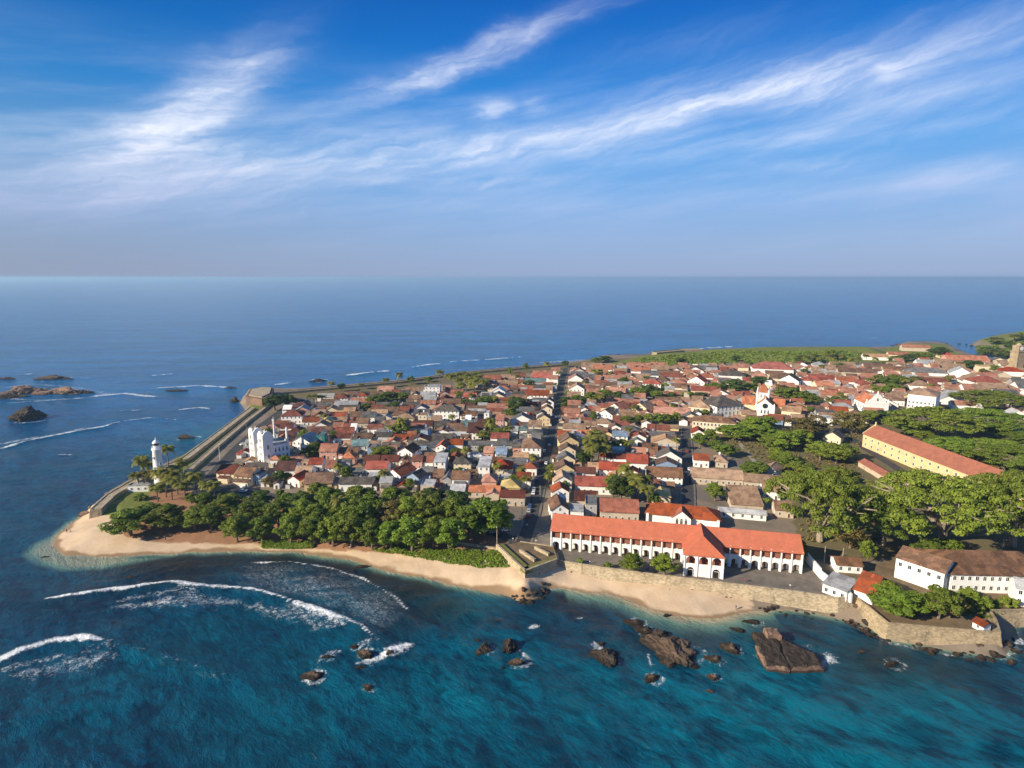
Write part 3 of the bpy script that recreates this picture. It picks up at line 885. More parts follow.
slab('forecourt_paving', [(503, 536), (520, 532), (552, 524), (556, 560), (530, 568), (512, 550)], GZ + 0.035, 'yard_paving', 1.0)
slab('courtyard_paving', [(556, 545), (560, 561.5), (600, 568.5), (650, 575), (700, 581.5), (756, 588), (800, 593.5), (838, 598.5), (836, 575), (806, 560), (806, 552)], GZ + 0.02, 'yard_paving', 0.0)
slab('terrace_soil', [(838, 598.4), (858, 599), (890, 624), (940, 629), (998, 634), (994, 622), (989, 610.5), (1060, 610), (1060, 560), (890, 560), (828, 575)], GZ + 0.015, 'soil', 0.0)

# ------------------------------------------------------------------ sea walls and ramparts
def wallmesh(wp, th, z0, z1, batter=0.0, left=True, coping=0.0):
    """wall along world points; its outer face leans by batter; th goes to one side"""
    n = len(wp)
    wp = [Vector(p) for p in wp]
    nor = []
    for i in range(n):
        a, b_ = wp[max(0, i - 1)], wp[min(n - 1, i + 1)]
        d = (b_ - a).normalized()
        nor.append(Vector((-d.y, d.x)) * (1 if left else -1))
    mb = MB()
    # subdivide along for texture-friendly quads
    ring = []
    for i in range(n):
        o, q = wp[i], nor[i]
        ring.append([(*(o - q * batter), z0), (*o, z1), (*(o + q * th), z1), (*(o + q * th), z0)])
    for i in range(n - 1):
        a, b_ = ring[i], ring[i + 1]
        mb.add(a + b_, [(k, (k + 1) % 4, 4 + (k + 1) % 4, 4 + k) for k in range(4)])
    mb.add(ring[0], [(0, 1, 2, 3)]); mb.add(ring[-1], [(3, 2, 1, 0)])
    return mb


def densify(pts, step):
    out = []
    for i in range(len(pts) - 1):
        a, b_ = Vector(pts[i]), Vector(pts[i + 1])
        k = max(1, int((b_ - a).length / step))
        for j in range(k): out.append(a.lerp(b_, j / k))
    out.append(Vector(pts[-1]))
    return out


def parapet_wall(name, label, pxs, zt, th, z0, mat, batter, left, par=0.9, thpar=0.6):
    wp = [at(*p, zt) for p in pxs]
    r_ = thing(name, label, 'wall', (0, 0, 0))
    w = wallmesh(densify(wp, 6), th, z0, zt, batter, left).build('wall_face', [mat], r_)
    p2 = wallmesh(densify([Vector(p) for p in wp], 6), thpar, zt - 0.01, zt + par, -0.02, left).build('parapet', [mat], r_)
    return r_


parapet_wall('sea_wall', 'long tan stone sea wall with a parapet below the orange roofed arcade building',
             [(557, 562), (600, 569), (650, 575.5), (700, 582), (756, 588.5), (800, 594), (838, 600), (856, 599)], 5.4, 2.0, -0.6, 'pale_stone', 1.3, True)
parapet_wall('sea_wall', 'tan stone sea wall bending round the garden corner of the fort, stones at its foot',
             [(856.5, 599.5), (888, 625), (940, 630), (1001, 635), (997, 622), (991, 612)], 5.2, 2.0, -1.0, 'rampart_stone', 1.4, True)
parapet_wall('sea_wall', 'short stone sea wall set back beyond the garden corner, running out of view',
             [(993, 612.5), (1024, 612), (1080, 612)], 5.2, 2.0, -1.0, 'rampart_stone', 1.2, True)
parapet_wall('sea_wall', 'low stone wall behind the green creeper strip beside the corner bastion',
             [(446, 541), (470, 545), (497, 549)], 5.4, 1.5, 0.5, 'pale_stone', 0.3, True, 0.5, 0.5)
wp_out = [(90, 509.5), (106, 495), (130, 481), (156, 470), (182, 457.5), (228, 423.5), (250, 407)]
parapet_wall('rampart_wall', 'outer grass topped rampart wall running along the sea past the lighthouse', wp_out, 7.0, 4.8, -1.0, 'pale_stone', 1.5, False, 0.35, 0.5)
parapet_wall('rampart_wall', 'inner rampart bank wall between the grass strip and the road by the white mosque',
             [(184, 471), (215, 444.5), (246, 419), (268, 403)], 6.7, 3.6, 3.0, 'pale_stone', 0.6, False, 0.25, 0.5)
parapet_wall('rampart_wall', 'far rampart wall along the open sea behind the dense houses',
             [(284, 391.5), (345, 386), (400, 381), (440, 375.5), (480, 371), (520, 367.5), (560, 364)], 7.0, 4.0, -1.0, 'rampart_stone', 1.5, False, 0.8, 0.8)
parapet_wall('rampart_wall', 'low tan rampart wall at the far tip of the green bank by the sea',
             [(652, 352), (680, 349.5), (700, 349)], 12.0, 10.0, -1.0, 'rampart_stone', 1.5, False, 1.0, 1.0)
# cliff-like bastion at the rampart's far corner
r_ = thing('bastion', 'pinkish tan bastion block jutting into the sea at the far rampart corner', 'bastion')
mb = MB()
bp_ = [at(*p, 9) for p in ((246, 399.5), (250, 392), (262, 389.5), (274, 390), (272, 397), (262, 402))]
mb.prism(bp_, -1, 11.5)
mb.build('bastion_wall', ['rock_pink'], r_)
mb = MB(); mb.prism([((x - np.mean([q[0] for q in bp_])) * 0.8 + np.mean([q[0] for q in bp_]), (y - np.mean([q[1] for q in bp_])) * 0.8 + np.mean([q[1] for q in bp_])) for x, y in bp_], 11.51, 12.4)
mb.build('bastion_top', ['pale_stone'], r_)
# near corner bastion
r_ = thing('corner_bastion', 'pointed stone corner bastion with grassy top between the two beaches', 'bastion')
BT = [(496, 546), (525, 573), (557.5, 561), (553, 546), (520, 541)]
bt = [Vector(at(*p, 7.0)) for p in BT]
c0 = sum(bt, Vector((0, 0))) / len(bt)
mb = MB()
n = len(bt)
outer = [c0 + (p - c0) * 1.06 for p in bt]
lo = [(*p, -0.8) for p in outer]; hi = [(*p, 7.0) for p in bt]
mb.add(lo + hi, [(i, (i + 1) % n, n + (i + 1) % n, n + i) for i in range(n)])
mb.build('bastion_wall', ['pale_stone'], r_)
mb = MB(); mb.add([(*p, 6.6) for p in bt], [tuple(range(n))])
mb.build('bastion_floor', ['soil'], r_)
for i in (0, 1):
    mbp = wallmesh(densify([bt[i], bt[i + 1]], 5), 3.2, 6.5, 7.55, 0.0, True)
    mbp.build('grass_parapet', ['lawn'], r_)
    mbp = wallmesh(densify([bt[i], bt[i + 1]], 5), 0.9, 6.6, 7.9, 0.02, True)
    mbp.build('stone_coping', ['pale_stone'], r_)
mb = MB()
for p0, p1 in (((520, 552), (535, 562)), ((535, 549), (549, 556))):
    a, b_ = Vector(at(*p0, 6.6)), Vector(at(*p1, 6.6))
    d = (b_ - a).normalized(); q = Vector((-d.y, d.x)) * 0.5
    mb.prism([tuple(a - q), tuple(b_ - q), tuple(b_ + q), tuple(a + q)], 6.55, 7.9)
mb.build('inner_wall', ['pale_stone'], r_)

# ------------------------------------------------------------------ windows, doors, houses
WINC = {}


def window_mesh(w, h, frame='white_paint', pane='dark_glass', arched=False):
    k = (w, h, frame, pane, arched)
    if k in WINC: return WINC[k]
    mb = MB()
    fw = 0.12
    mb.box(-w / 2, w / 2, -0.02, 0.05, 0.0, h, 1)
    for x0, x1, z0, z1 in ((-w / 2 - fw, -w / 2, -fw, h + fw), (w / 2, w / 2 + fw, -fw, h + fw), (-w / 2, w / 2, -fw, 0), (-w / 2, w / 2, h, h + fw)):
        mb.box(x0, x1, -0.07, 0.04, z0, z1, 0)
    mb.box(-0.03, 0.03, -0.05, -0.021, 0, h, 0)
    if arched:
        k_ = 8
        pts = [(w / 2 * math.cos(math.pi * i / k_), h + fw + w / 2 * math.sin(math.pi * i / k_)) for i in range(k_ + 1)]
        mb.add([(x, -0.075, z) for x, z in pts], [tuple(range(k_ + 1))], 1)
    WINC[k] = mb.mesh('window', [frame, pane])
    return WINC[k]


def door_mesh(w, h, mat='brown_wood'):
    k = ('door', w, h, mat)
    if k in WINC: return WINC[k]
    mb = MB()
    mb.box(-w / 2, w / 2, -0.06, 0.05, 0, h, 1)
    for x0, x1, z0, z1 in ((-w / 2 - 0.12, -w / 2, 0, h + 0.12), (w / 2, w / 2 + 0.12, 0, h + 0.12), (-w / 2, w / 2, h, h + 0.12)):
        mb.box(x0, x1, -0.09, 0.04, z0, z1, 0)
    WINC[k] = mb.mesh('door', ['white_paint', mat])
    return WINC[k]


def put_window(root, x, y, z, face, w=1.0, h=1.4, **kw):
    """face: 'f' front (-y), 'l' (-x), 'r' (+x)"""
    o = obj('window', window_mesh(w, h, **kw), root, (x, y, z), {'f': 0, 'l': -math.pi / 2, 'r': math.pi / 2}[face])
    return o


def wall_box(mb, w, d, h, kind, pitch, x0=None, y0=None, z0=0.0, mat=0):
    """walls with gables; footprint centred on x, y"""
    cx, cy = x0 or 0.0, y0 or 0.0
    X0, X1, Y0, Y1 = cx - w / 2, cx + w / 2, cy - d / 2, cy + d / 2
    hh = h - 0.12
    if kind == 'gx':
        mb.extr([(Y0, z0 - 0.4), (Y1, z0 - 0.4), (Y1, hh), (cy, hh + d / 2 * pitch), (Y0, hh)], X0, X1, 'x', mat)
    elif kind == 'gy':
        mb.extr([(X0, z0 - 0.4), (X1, z0 - 0.4), (X1, hh), (cx, hh + w / 2 * pitch), (X0, hh)], Y0, Y1, 'y', mat)
    elif kind == 'shed':
        mb.extr([(Y0, z0 - 0.4), (Y1, z0 - 0.4), (Y1, hh + d * pitch), (Y0, hh)], X0, X1, 'x', mat)
    else:
        mb.box(X0, X1, Y0, Y1, z0 - 0.4, hh, mat)


def roof_shape(mb, w, d, h, kind, pitch, over=0.55, x0=0.0, y0=0.0, mat=0, th=0.24):
    X0, X1, Y0, Y1 = x0 - w / 2, x0 + w / 2, y0 - d / 2, y0 + d / 2
    e = over * pitch
    if kind == 'gx':
        rz = h + d / 2 * pitch
        mb.extr([(Y0 - over, h - e), (y0, rz), (Y1 + over, h - e), (Y1 + over, h - e - th), (y0, rz - th), (Y0 - over, h - e - th)], X0 - 0.35, X1 + 0.35, 'x', mat)
        mb.box(X0 - 0.33, X1 + 0.33, y0 - 0.16, y0 + 0.16, rz - 0.1, rz + 0.13, mat)
    elif kind == 'gy':
        rz = h + w / 2 * pitch
        mb.extr([(X0 - over, h - e), (x0, rz), (X1 + over, h - e), (X1 + over, h - e - th), (x0, rz - th), (X0 - over, h - e - th)], Y0 - 0.35, Y1 + 0.35, 'y', mat)
        mb.box(x0 - 0.16, x0 + 0.16, Y0 - 0.33, Y1 + 0.33, rz - 0.1, rz + 0.13, mat)
    elif kind == 'shed':
        mb.extr([(Y0 - over, h - e), (Y1 + over, h + (d + over) * pitch), (Y1 + over, h + (d + over) * pitch - th), (Y0 - over, h - e - th)], X0 - 0.3, X1 + 0.3, 'x', mat)
    elif kind == 'hip':
        a = over
        if w >= d:
            r = d / 2
            rz = h + r * pitch
            rp = [(X0 + r, y0, rz), (X1 - r, y0, rz)] if w > d + 0.3 else [(x0 - .15, y0, rz), (x0 + .15, y0, rz)]
            ev = [(X0 - a, Y0 - a, h - e), (X1 + a, Y0 - a, h - e), (X1 + a, Y1 + a, h - e), (X0 - a, Y1 + a, h - e)]
            fs = [(0, 1, 5, 4), (1, 2, 5), (2, 3, 4, 5), (3, 0, 4)]
        else:
            r = w / 2
            rz = h + r * pitch
            rp = [(x0, Y0 + r, rz), (x0, Y1 - r, rz)]
            ev = [(X0 - a, Y0 - a, h - e), (X1 + a, Y0 - a, h - e), (X1 + a, Y1 + a, h - e), (X0 - a, Y1 + a, h - e)]
            fs = [(0, 1, 4), (1, 2, 5, 4), (2, 3, 5), (3, 0, 4, 5)]
        lo_ = [(x, y, z - th) for x, y, z in ev]
        mb.add(ev + rp + lo_, fs + [(6, 7, 1, 0), (7, 8, 2, 1), (8, 9, 3, 2), (9, 6, 0, 3), (9, 8, 7, 6)], mat)
    else:  # flat with a low parapet
        mb.box(X0 - 0.05, X1 + 0.05, Y0 - 0.05, Y1 + 0.05, h - 0.118, h, mat)
        for x_0, x_1, y_0, y_1 in ((X0, X1, Y0, Y0 + .2), (X0, X1, Y1 - .2, Y1), (X0, X0 + .2, Y0 + .2, Y1 - .2), (X1 - .2, X1, Y0 + .2, Y1 - .2)):
            mb.box(x_0, x_1, y_0, y_1, h + 0.001, h + 0.5, mat)


THINGS = []      # houses and trees that get their labels once all stand


def heading(x, y):
    return -R(float(np.interp(x, [-220, 40, 130, 300], [-8, 6.4, 14, 17])))


def house(x, y, w, d, h, kind='gx', rc='rust', wc='white', rot=None, pitch=0.5, win=True, ext=0, name='house', label=None, cat='house', occupy=True, noun=None, group='houses of the old town', z=GZ):
    if rot is None: rot = heading(x, y)
    root = thing(name, label, cat, (x, y, z), rot, None if label else group)
    if label is None:
        THINGS.append(dict(o=root, kind='house', rc=rc, wc=wc, rk=kind, x=x, y=y, h=h, w=w, d=d, noun=noun))
    mb = MB(); wall_box(mb, w, d, h, kind, pitch); mb.build('wall', [WALLS[wc][0]], root)
    mb = MB(); roof_shape(mb, w, d, h, kind, pitch)
    mb.build('roof', [ROOFS[rc][0] if kind != 'flat' else ROOFS[rc][0]], root)
    if ext:   # lower lean-to: 1 in front, 2 behind, 3 at the lit side
        lw, ld, lh = w * rnd.uniform(0.5, 0.95), rnd.uniform(2.2, 3.6), h * 0.72
        if ext == 1:
            mb = MB(); mb.box(-lw / 2, lw / 2, -d / 2 - ld, -d / 2 + 0.05, -0.4, lh - ld * 0.3 - .1); mb.build('porch_wall', [WALLS[wc][0]], root)
            mb = MB(); mb.extr([(-d / 2 - ld - .4, lh - (ld + .4) * 0.3), (-d / 2 + .02, lh), (-d / 2 + .02, lh - .2), (-d / 2 - ld - .4, lh - (ld + .4) * 0.3 - .2)], -lw / 2 - .3, lw / 2 + .3)
            mb.build('porch_roof', [ROOFS[rnd.choice([rc, rc, 'grey', 'rust', 'pale'])][0]], root)
        elif ext == 4:   # cross wing with its own ridge
            ww_, wd = w * rnd.uniform(.38, .5), d * rnd.uniform(.5, .8)
            xx = rnd.choice([-1, 1]) * (w - ww_) / 2 * .96; hh_ = h * .96
            k2 = 'gy' if kind in ('gx', 'hip', 'flat', 'shed') else 'gx'
            yy = -d / 2 - wd / 2 + .6 if k2 == 'gy' else -d / 2 - wd / 2
            q2 = pitch if kind in ('gx', 'gy') else .5
            mb = MB(); wall_box(mb, ww_, wd, hh_, k2, q2, xx, yy); mb.build('wing_wall', [WALLS[wc][0]], root)
            mb = MB(); roof_shape(mb, ww_, wd + 1.2, hh_, k2, q2, .5, xx, yy + .6); mb.build('wing_roof', [ROOFS[rc][0]], root)
        else:
            s = -1 if x > 0 else 1
            mb = MB(); X0 = w / 2 * s; X1 = (w / 2 + ld) * s
            mb.box(min(X0, X1), max(X0, X1), -d / 2 + .5, d / 2 - .5, -0.4, lh - ld * .3 - .1); mb.build('side_wall', [WALLS[wc][0]], root)
            mb = MB(); X1 = (w / 2 + ld + .4) * s
            mb.extr([(X1, lh - (ld + .4) * 0.3), (X0, lh), (X0, lh - .2), (X1, lh - (ld + .4) * 0.3 - .2)], -d / 2 + .2, d / 2 - .2, 'y')
            mb.build('side_roof', [ROOFS[rnd.choice([rc, rc, 'grey', 'rust', 'brown'])][0]], root)
    if win:
        st = max(1, int(round(h / 3.4)))
        nf = max(1, min(6, int(w / 3.0)))
        y0 = -d / 2
        for s_ in range(st):
            if ext == 1 and s_ == 0 and st > 1: continue
            zz = 1.0 + s_ * (h / st)
            if ext == 1 and st == 1: continue
            for i in range(nf):
                xx = -w / 2 + (i + 0.5) * w / nf
                if s_ == 0 and i == nf // 2: continue
                put_window(root, xx, y0, zz, 'f', 0.9, min(1.5, h / st - 1.5))
        if ext != 1: obj('door', door_mesh(1.1, 2.1), root, (-w / 2 + (nf // 2 + 0.5) * w / nf, y0, 0))
        sd_ = 'l' if x > 0 else 'r'
        sx = -w / 2 if x > 0 else w / 2
        if ext not in (2, 3):
            for s_ in range(st):
                for i in range(max(1, min(3, int(d / 5)))):
                    nn = max(1, min(3, int(d / 5)))
                    put_window(root, sx, -d / 2 + (i + .5) * d / nn, 1.0 + s_ * (h / st), sd_, 0.9, min(1.5, h / st - 1.5))
    if y < 480 and w > 5 and rnd.random() < .35:
        q = MB(); tx_, ty_ = rnd.uniform(-w * .4, w * .4), d / 2 + .9
        for a_ in (-.5, .5): q.box(tx_ + a_ - .1, tx_ + a_ + .1, ty_ - .1, ty_ + .1, -.2, h + .6)
        q.tube([(tx_, ty_, h + .6), (tx_, ty_, h + 1.8), (tx_, ty_, h + 2.1)], [.7, .7, .3], 10)
        q.build('water_tank', [rnd.choice(['rubber', 'white_paint', 'blue_plaster'])], root)
    if y < 470 and w > 5 and rnd.random() < .4:
        q = MB(); sx_ = rnd.choice([-1, 1]); L1_, L2_ = w * rnd.uniform(.3, .5), rnd.uniform(2.5, 4.5)
        q.box(min(0, sx_ * L1_), max(0, sx_ * L1_), -d / 2 - L2_ - .2, -d / 2 - L2_, -.3, 2.0); xx = sx_ * L1_
        q.box(xx - .1, xx + .1, -d / 2 - L2_, -d / 2 - .4, -.3, 1.98)
        q.build('yard_wall', [rnd.choice(['white_plaster', 'cream_plaster', 'beige_plaster', 'grey_plaster'])], root)
    if occupy:
        OCC.append((x, y, w / 2 + .3, d / 2 + .3, rot))
        if ext == 1: OCC.append((x + math.sin(rot) * (d / 2 + 1.5), y - math.cos(rot) * (d / 2 + 1.5), w / 2, 1.5, rot))
    return root


LAND = []   # landmarks used in labels: (words, x, y)


def landmark(words, x, y): LAND.append((words, x, y))


def arch_panel(mb, x0, x1, z0, z1, yo, yi, aw, ah, mat=0, k=10):
    """wall piece with an arched opening of width aw, spring height ah"""
    cx = (x0 + x1) / 2; r = aw / 2
    prof = [(cx - r, z0)] + [(cx - r * math.cos(math.pi * i / k), ah + r * math.sin(math.pi * i / k)) for i in range(k + 1)] + [(cx + r, z0)]
    outer = [(x0, z0)] + [(x0 + (x1 - x0) * i / k, z1) for i in range(k + 1)] + [(x1, z0)]
    n = len(prof)
    for y in (yo, yi):
        vs = [(x, y, z) for x, z in prof] + [(x, y, z) for x, z in outer]
        mb.add(vs, [(i, i + 1, n + i + 1, n + i) for i in range(n - 1)], mat)
    vs = [(x, yo, z) for x, z in prof] + [(x, yi, z) for x, z in prof]
    mb.add(vs, [(i, i + 1, n + i + 1, n + i) for i in range(n - 1)], mat)


# --- the long arcaded building by the sea wall
o0, L0, a0 = edge((551, 549), (801, 573.5))
EV = 9.2; DEP = 14.0
ar = thing('arcade_building', 'long white two storey arcaded building with an orange tiled roof behind the sea wall', 'building', o0, a0)
px_to_s = lambda px, py: (Vector(at(px, py, GZ)) - Vector(o0[:2])).dot(Vector((math.cos(a0), math.sin(a0))))
PS, PE = px_to_s(682.5, 566), px_to_s(720, 569.6)
mb = MB()
mb.box(0, L0, 2.6, 2.85, -0.3, EV)                       # recessed wall
mb.box(0, L0, DEP - .3, DEP, -0.3, EV)
for xx in (0, L0 - .3): mb.box(xx, xx + .3, 0.36, DEP, -0.3, EV - .02)
mb.extr([(0.3, EV - .1), (DEP - .05, EV - .1), (DEP / 2, EV + DEP / 2 * .58 - .2)], 0.02, 0.3, 'x')
mb.extr([(0.3, EV - .1), (DEP - .05, EV - .1), (DEP / 2, EV + DEP / 2 * .58 - .2)], L0 - .3, L0 - .02, 'x')
mb.build('wall', ['white_plaster'], ar)
fm_ = MB()
segs = [(0.0, PS, 13), (PE, L0, 8)]
cols = []
for s0, s1, nb in segs:
    bw = (s1 - s0) / nb
    for i in range(nb):
        xa, xb = s0 + i * bw, s0 + (i + 1) * bw
        arch_panel(fm_, xa, xb, -0.3, 4.1, 0.0, 0.35, bw * 0.68, 2.3)
        fm_.box(xa, xb, -0.02, 0.33, 4.101, 5.3)              # balustrade band
        cols.append(xa)
    cols.append(s1)
    fm_.box(s0, s1, 0.0, 0.33, 8.2, EV - .05)
fm_.build('front_arcade', ['white_plaster'], ar)
ms = MB(); ms.box(-.24, .24, -.3, .1, -0.3, 9.1); ms.box(-.32, .32, -.38, .12, 4.7, 5.0); cm = ms.mesh('column', ['white_plaster'])
for cx in cols: obj('column', cm, ar, (cx, 0, 0))
for s0, s1, nb in segs:
    bw = (s1 - s0) / nb
    for i in range(nb):
        q = MB(); q.box(-bw * .42, bw * .42, -.03, .03, 0, 2.75)
        k_ = ('blind', round(bw, 2))
        if k_ not in WINC: WINC[k_] = q.mesh('veranda_blind', ['blind_red'])
        obj('veranda_blind', WINC[k_], ar, (s0 + (i + .5) * bw, 0.9, 5.35))
        obj('door', door_mesh(1.3, 2.3, 'brown_wood'), ar, (s0 + (i + .5) * bw, 2.58, 0))
mb = MB(); roof_shape(mb, L0, DEP, EV, 'gx', .58, 0.9, L0 / 2, DEP / 2)
mb.build('roof', [ROOFS['arc'][0]], ar)
PW = PE - PS; PD = 11.5
fm_ = MB()
bw = PW / 3
for i in range(3):
    xa, xb = PS + i * bw, PS + (i + 1) * bw
    if i == 1: fm_.box(xa, xb, -PD, -PD + .35, -0.3, 5.2)
    else: arch_panel(fm_, xa, xb, -0.3, 5.2, -PD, -PD + .35, bw * .55, 2.4)
    arch_panel(fm_, xa, xb, 5.201, EV - .05, -PD, -PD + .35, bw * .72, 6.6)
for xx in (PS, PE - .35):
    fm_.box(xx, xx + .35, -PD + .36, -.02, -0.3, 5.0); fm_.box(xx, xx + .35, -PD + .36, -.02, 7.7, EV - .06)
    for yy in (-PD + .36, -PD / 2, -0.6): fm_.box(xx + .002, xx + .348, yy, yy + .5, 5.0, 7.7)
fm_.build('pavilion_wall', ['white_plaster'], ar)
mb = MB(); mb.box(PS + .4, PE - .4, -PD + 2.6, -PD + 2.8, 0, EV - .2); mb.build('pavilion_recess', ['blind_red'], ar)
for i in range(4):
    obj('pavilion_column', cm, ar, (PS + i * bw, -PD, 0))
for i in (0, 2):
    obj('door', door_mesh(1.9, 2.5, 'dark_opening'), ar, (PS + (i + .5) * bw, -PD + .5, 0))
# pavilion roof: hipped front, running back into the main roof
mb = MB(); a_ = .6; rz = EV + PW / 2 * .72; cx = (PS + PE) / 2; yb = DEP / 2 + 1.0; ez = EV - a_ * .62 + .12
vs = [(PS - a_, -PD - a_, ez), (PE + a_, -PD - a_, ez), (PE + a_, yb, ez), (PS - a_, yb, ez), (cx, -PD + PW * .42, rz), (cx, yb, rz)]
vs += [(x, y, z - .25) for x, y, z in vs[:4]]
mb.add(vs, [(0, 1, 4), (1, 2, 5, 4), (2, 3, 5), (3, 0, 4, 5), (7, 6, 0, 1), (8, 7, 1, 2), (9, 8, 2, 3), (6, 9, 3, 0), (6, 7, 8, 9)])
mb.build('pavilion_roof', [ROOFS['arc'][0]], ar)
ca_, sa_ = math.cos(a0), math.sin(a0)
OCC.append((o0[0] + ca_ * L0 / 2 - sa_ * DEP / 2, o0[1] + sa_ * L0 / 2 + ca_ * DEP / 2, L0 / 2 + 1, DEP / 2 + 1, a0))
landmark('orange roofed arcade building', o0[0] + ca_ * L0 / 2 - sa_ * DEP / 2, o0[1] + sa_ * L0 / 2 + 6)

# --- lighthouse
lx, ly = at(160.5, 487, 5.5)
lh = thing('lighthouse', 'white round lighthouse with a lantern and domed cap among palms on the point', 'lighthouse', (lx, ly, 5.2))
mb = MB(); mb.tube([(0, 0, -.5), (0, 0, 1.2), (0, 0, 1.3), (0, 0, 18.5), (0, 0, 18.6), (0, 0, 19.4)], [3.4, 3.3, 3.0, 2.1, 2.2, 2.35], 24)
mb.build('tower', ['white_plaster'], lh, smooth=True)
mb = MB(); mb.tube([(0, 0, 19.4), (0, 0, 19.7)], [2.55, 2.55], 24)
for k in range(16):
    a = k * math.pi / 8; mb.tube([(2.4 * math.cos(a), 2.4 * math.sin(a), 19.7), (2.4 * math.cos(a), 2.4 * math.sin(a), 20.8)], [.07, .07], 5)
mb.build('gallery', ['white_paint'], lh)
mb = MB(); mb.tube([(0, 0, 19.7), (0, 0, 22.3)], [1.5, 1.5], 12); mb.build('lantern', ['dark_glass'], lh)
mb = MB(); mb.tube([(0, 0, 19.72), (0, 0, 21.3)], [1.6, 1.6], 12); mb.build('lantern_base', ['white_paint'], lh)
mb = MB(); mb.tube([(0, 0, 22.3), (0, 0, 22.9), (0, 0, 23.6), (0, 0, 24.0), (0, 0, 25.2)], [1.85, 1.6, 0.9, .25, .08], 16); mb.build('dome', ['white_paint'], lh, smooth=True)
for z_, a in ((5, -1.9), (10, -1.9), (15, -1.9), (7, -.6), (12, -.6)):
    rr = 3.2 - (z_ - 1.3) * .049
    w_ = put_window(lh, rr * math.cos(a), rr * math.sin(a), z_, 'f', .6, 1.0); w_.rotation_euler.z = a + math.pi / 2
lh.scale = (1.0, 1.0, 1.14)
landmark('white lighthouse', lx, ly)
OCC.append((lx, ly, 4, 4, 0))

# --- low cream building and monument by the lighthouse
ox, oy = at(141, 490, 5)
hb = house(ox, oy, 11, 5, 3.2, 'flat', 'pale', 'white', 0.12, win=False, name='keeper_house', label='low white flat roofed building below the lighthouse on the point', cat='building')
for i in range(3): put_window(hb, -3.5 + i * 3.5, -2.5, 1.0, 'f', 1.0, 1.2)
ox, oy = at(138.5, 484, 6)
mn = thing('monument', 'slim pale stone monument standing beside the lighthouse palms', 'monument', (ox, oy, 5.0))
mb = MB(); mb.box(-1.2, 1.2, -1.2, 1.2, -.3, 1.6); mb.build('plinth', ['stone_post'], mn)
mb = MB(); mb.tube([(0, 0, 1.6), (0, 0, 7.5), (0, 0, 8.5)], [.75, .6, .1], 4); mb.build('shaft', ['stone_post'], mn)

# --- white mosque with two square towers
mo, mL, ma = (*at(251, 459, GZ), GZ), 19.0, R(-42)
mq = thing('mosque', 'tall white mosque with two square front towers and a long side wing', 'mosque', mo, ma)
mb = MB(); mb.box(0.3, mL - .3, 1.2, 17, -.4, 11.2); mb.build('wall', ['white_plaster'], mq)
mb = MB(); mb.box(0.25, mL - .25, 1.15, 17.05, 11.2, 11.4); 
for x0, x1, y0, y1 in ((.3, mL - .3, 1.2, 1.5), (.3, mL - .3, 16.7, 17), (.3, .6, 1.5, 16.7), (mL - .6, mL - .3, 1.5, 16.7)): mb.box(x0, x1, y0, y1, 11.4, 12.4)
mb.build('roof', ['pale_sheet'], mq)
for tx in (0, mL - 6.5):
    mb = MB(); mb.box(tx, tx + 6.5, -.4, 6.1, -.4, 18.4)
    mb.extr([(tx - .1, 18.4), (tx + 6.6, 18.4), (tx + 5.2, 20.4), (tx + 3.25, 21.4), (tx + 1.3, 20.4)], -.45, .5, 'y')
    mb.extr([(-.45, 18.4), (6.15, 18.4), (4.8, 20.4), (2.85, 21.4), (.9, 20.4)], tx + 5.9, tx + 6.62, 'x')
    tw = mb.build('tower', ['white_plaster'], mq)
    mb = MB(); mb.tube([(tx + 3.25, 2.85, 17.4), (tx + 3.25, 2.85, 18.6), (tx + 3.25, 2.85, 19.8), (tx + 3.25, 2.85, 20.6), (tx + 3.25, 2.85, 22)], [2.0, 1.95, 1.35, .3, .06], 14)
    mb.build('dome', ['white_plaster'], tw, smooth=True)
    for z_ in (5.5, 10.0):
        for k in (-1, 0, 1): put_window(mq, tx + 3.25 + k * 1.5, -.4, z_, 'f', .8, 1.5, arched=True)
    for k in (-1, 1): put_window(mq, tx + 3.25 + k * 1.4, -.4, 1.0, 'f', 1.0, 2.0, arched=True)
    put_window(mq, tx + 3.25, -.4, 14.0, 'f', 1.6, 1.6, arched=True)
for i in range(4):
    for z_ in (2.0, 6.6): put_window(mq, mL - .3, 7.6 + i * 2.5, z_, 'r', 1.0, 2.0, arched=True)
put_window(mq, mL, 2.8, 9.5, 'r', 1.2, 2.0, arched=True); put_window(mq, mL, 2.8, 3.5, 'r', 1.2, 2.0, arched=True)
for i in range(2):
    put_window(mq, 8.2 + i * 2.6, 1.2, 6.5, 'f', 1.0, 1.8, arched=True)
obj('door', door_mesh(2.0, 3.0), mq, (mL / 2, 1.2, 0))
mb = MB(); mb.tube([(mL - 1, 16, 11.4), (mL - 1, 16, 19), (mL - 1, 16, 19.6), (mL - 1, 16, 21.5)], [.8, .7, .95, .05], 10); mb.build('minaret', ['white_plaster'], mq)
mb = MB(); mb.tube([(1.2, 16, 11.4), (1.2, 16, 22), (1.2, 16, 25.5)], [.6, .5, .04], 10); mb.build('minaret', ['white_plaster'], mq)
mc = Vector(mo[:2]) + Vector((math.cos(ma) * 9.5 - math.sin(ma) * 8, math.sin(ma) * 9.5 + math.cos(ma) * 8))
OCC.append((mc.x, mc.y, 10.5, 9.5, ma)); landmark('white mosque', mc.x, mc.y)

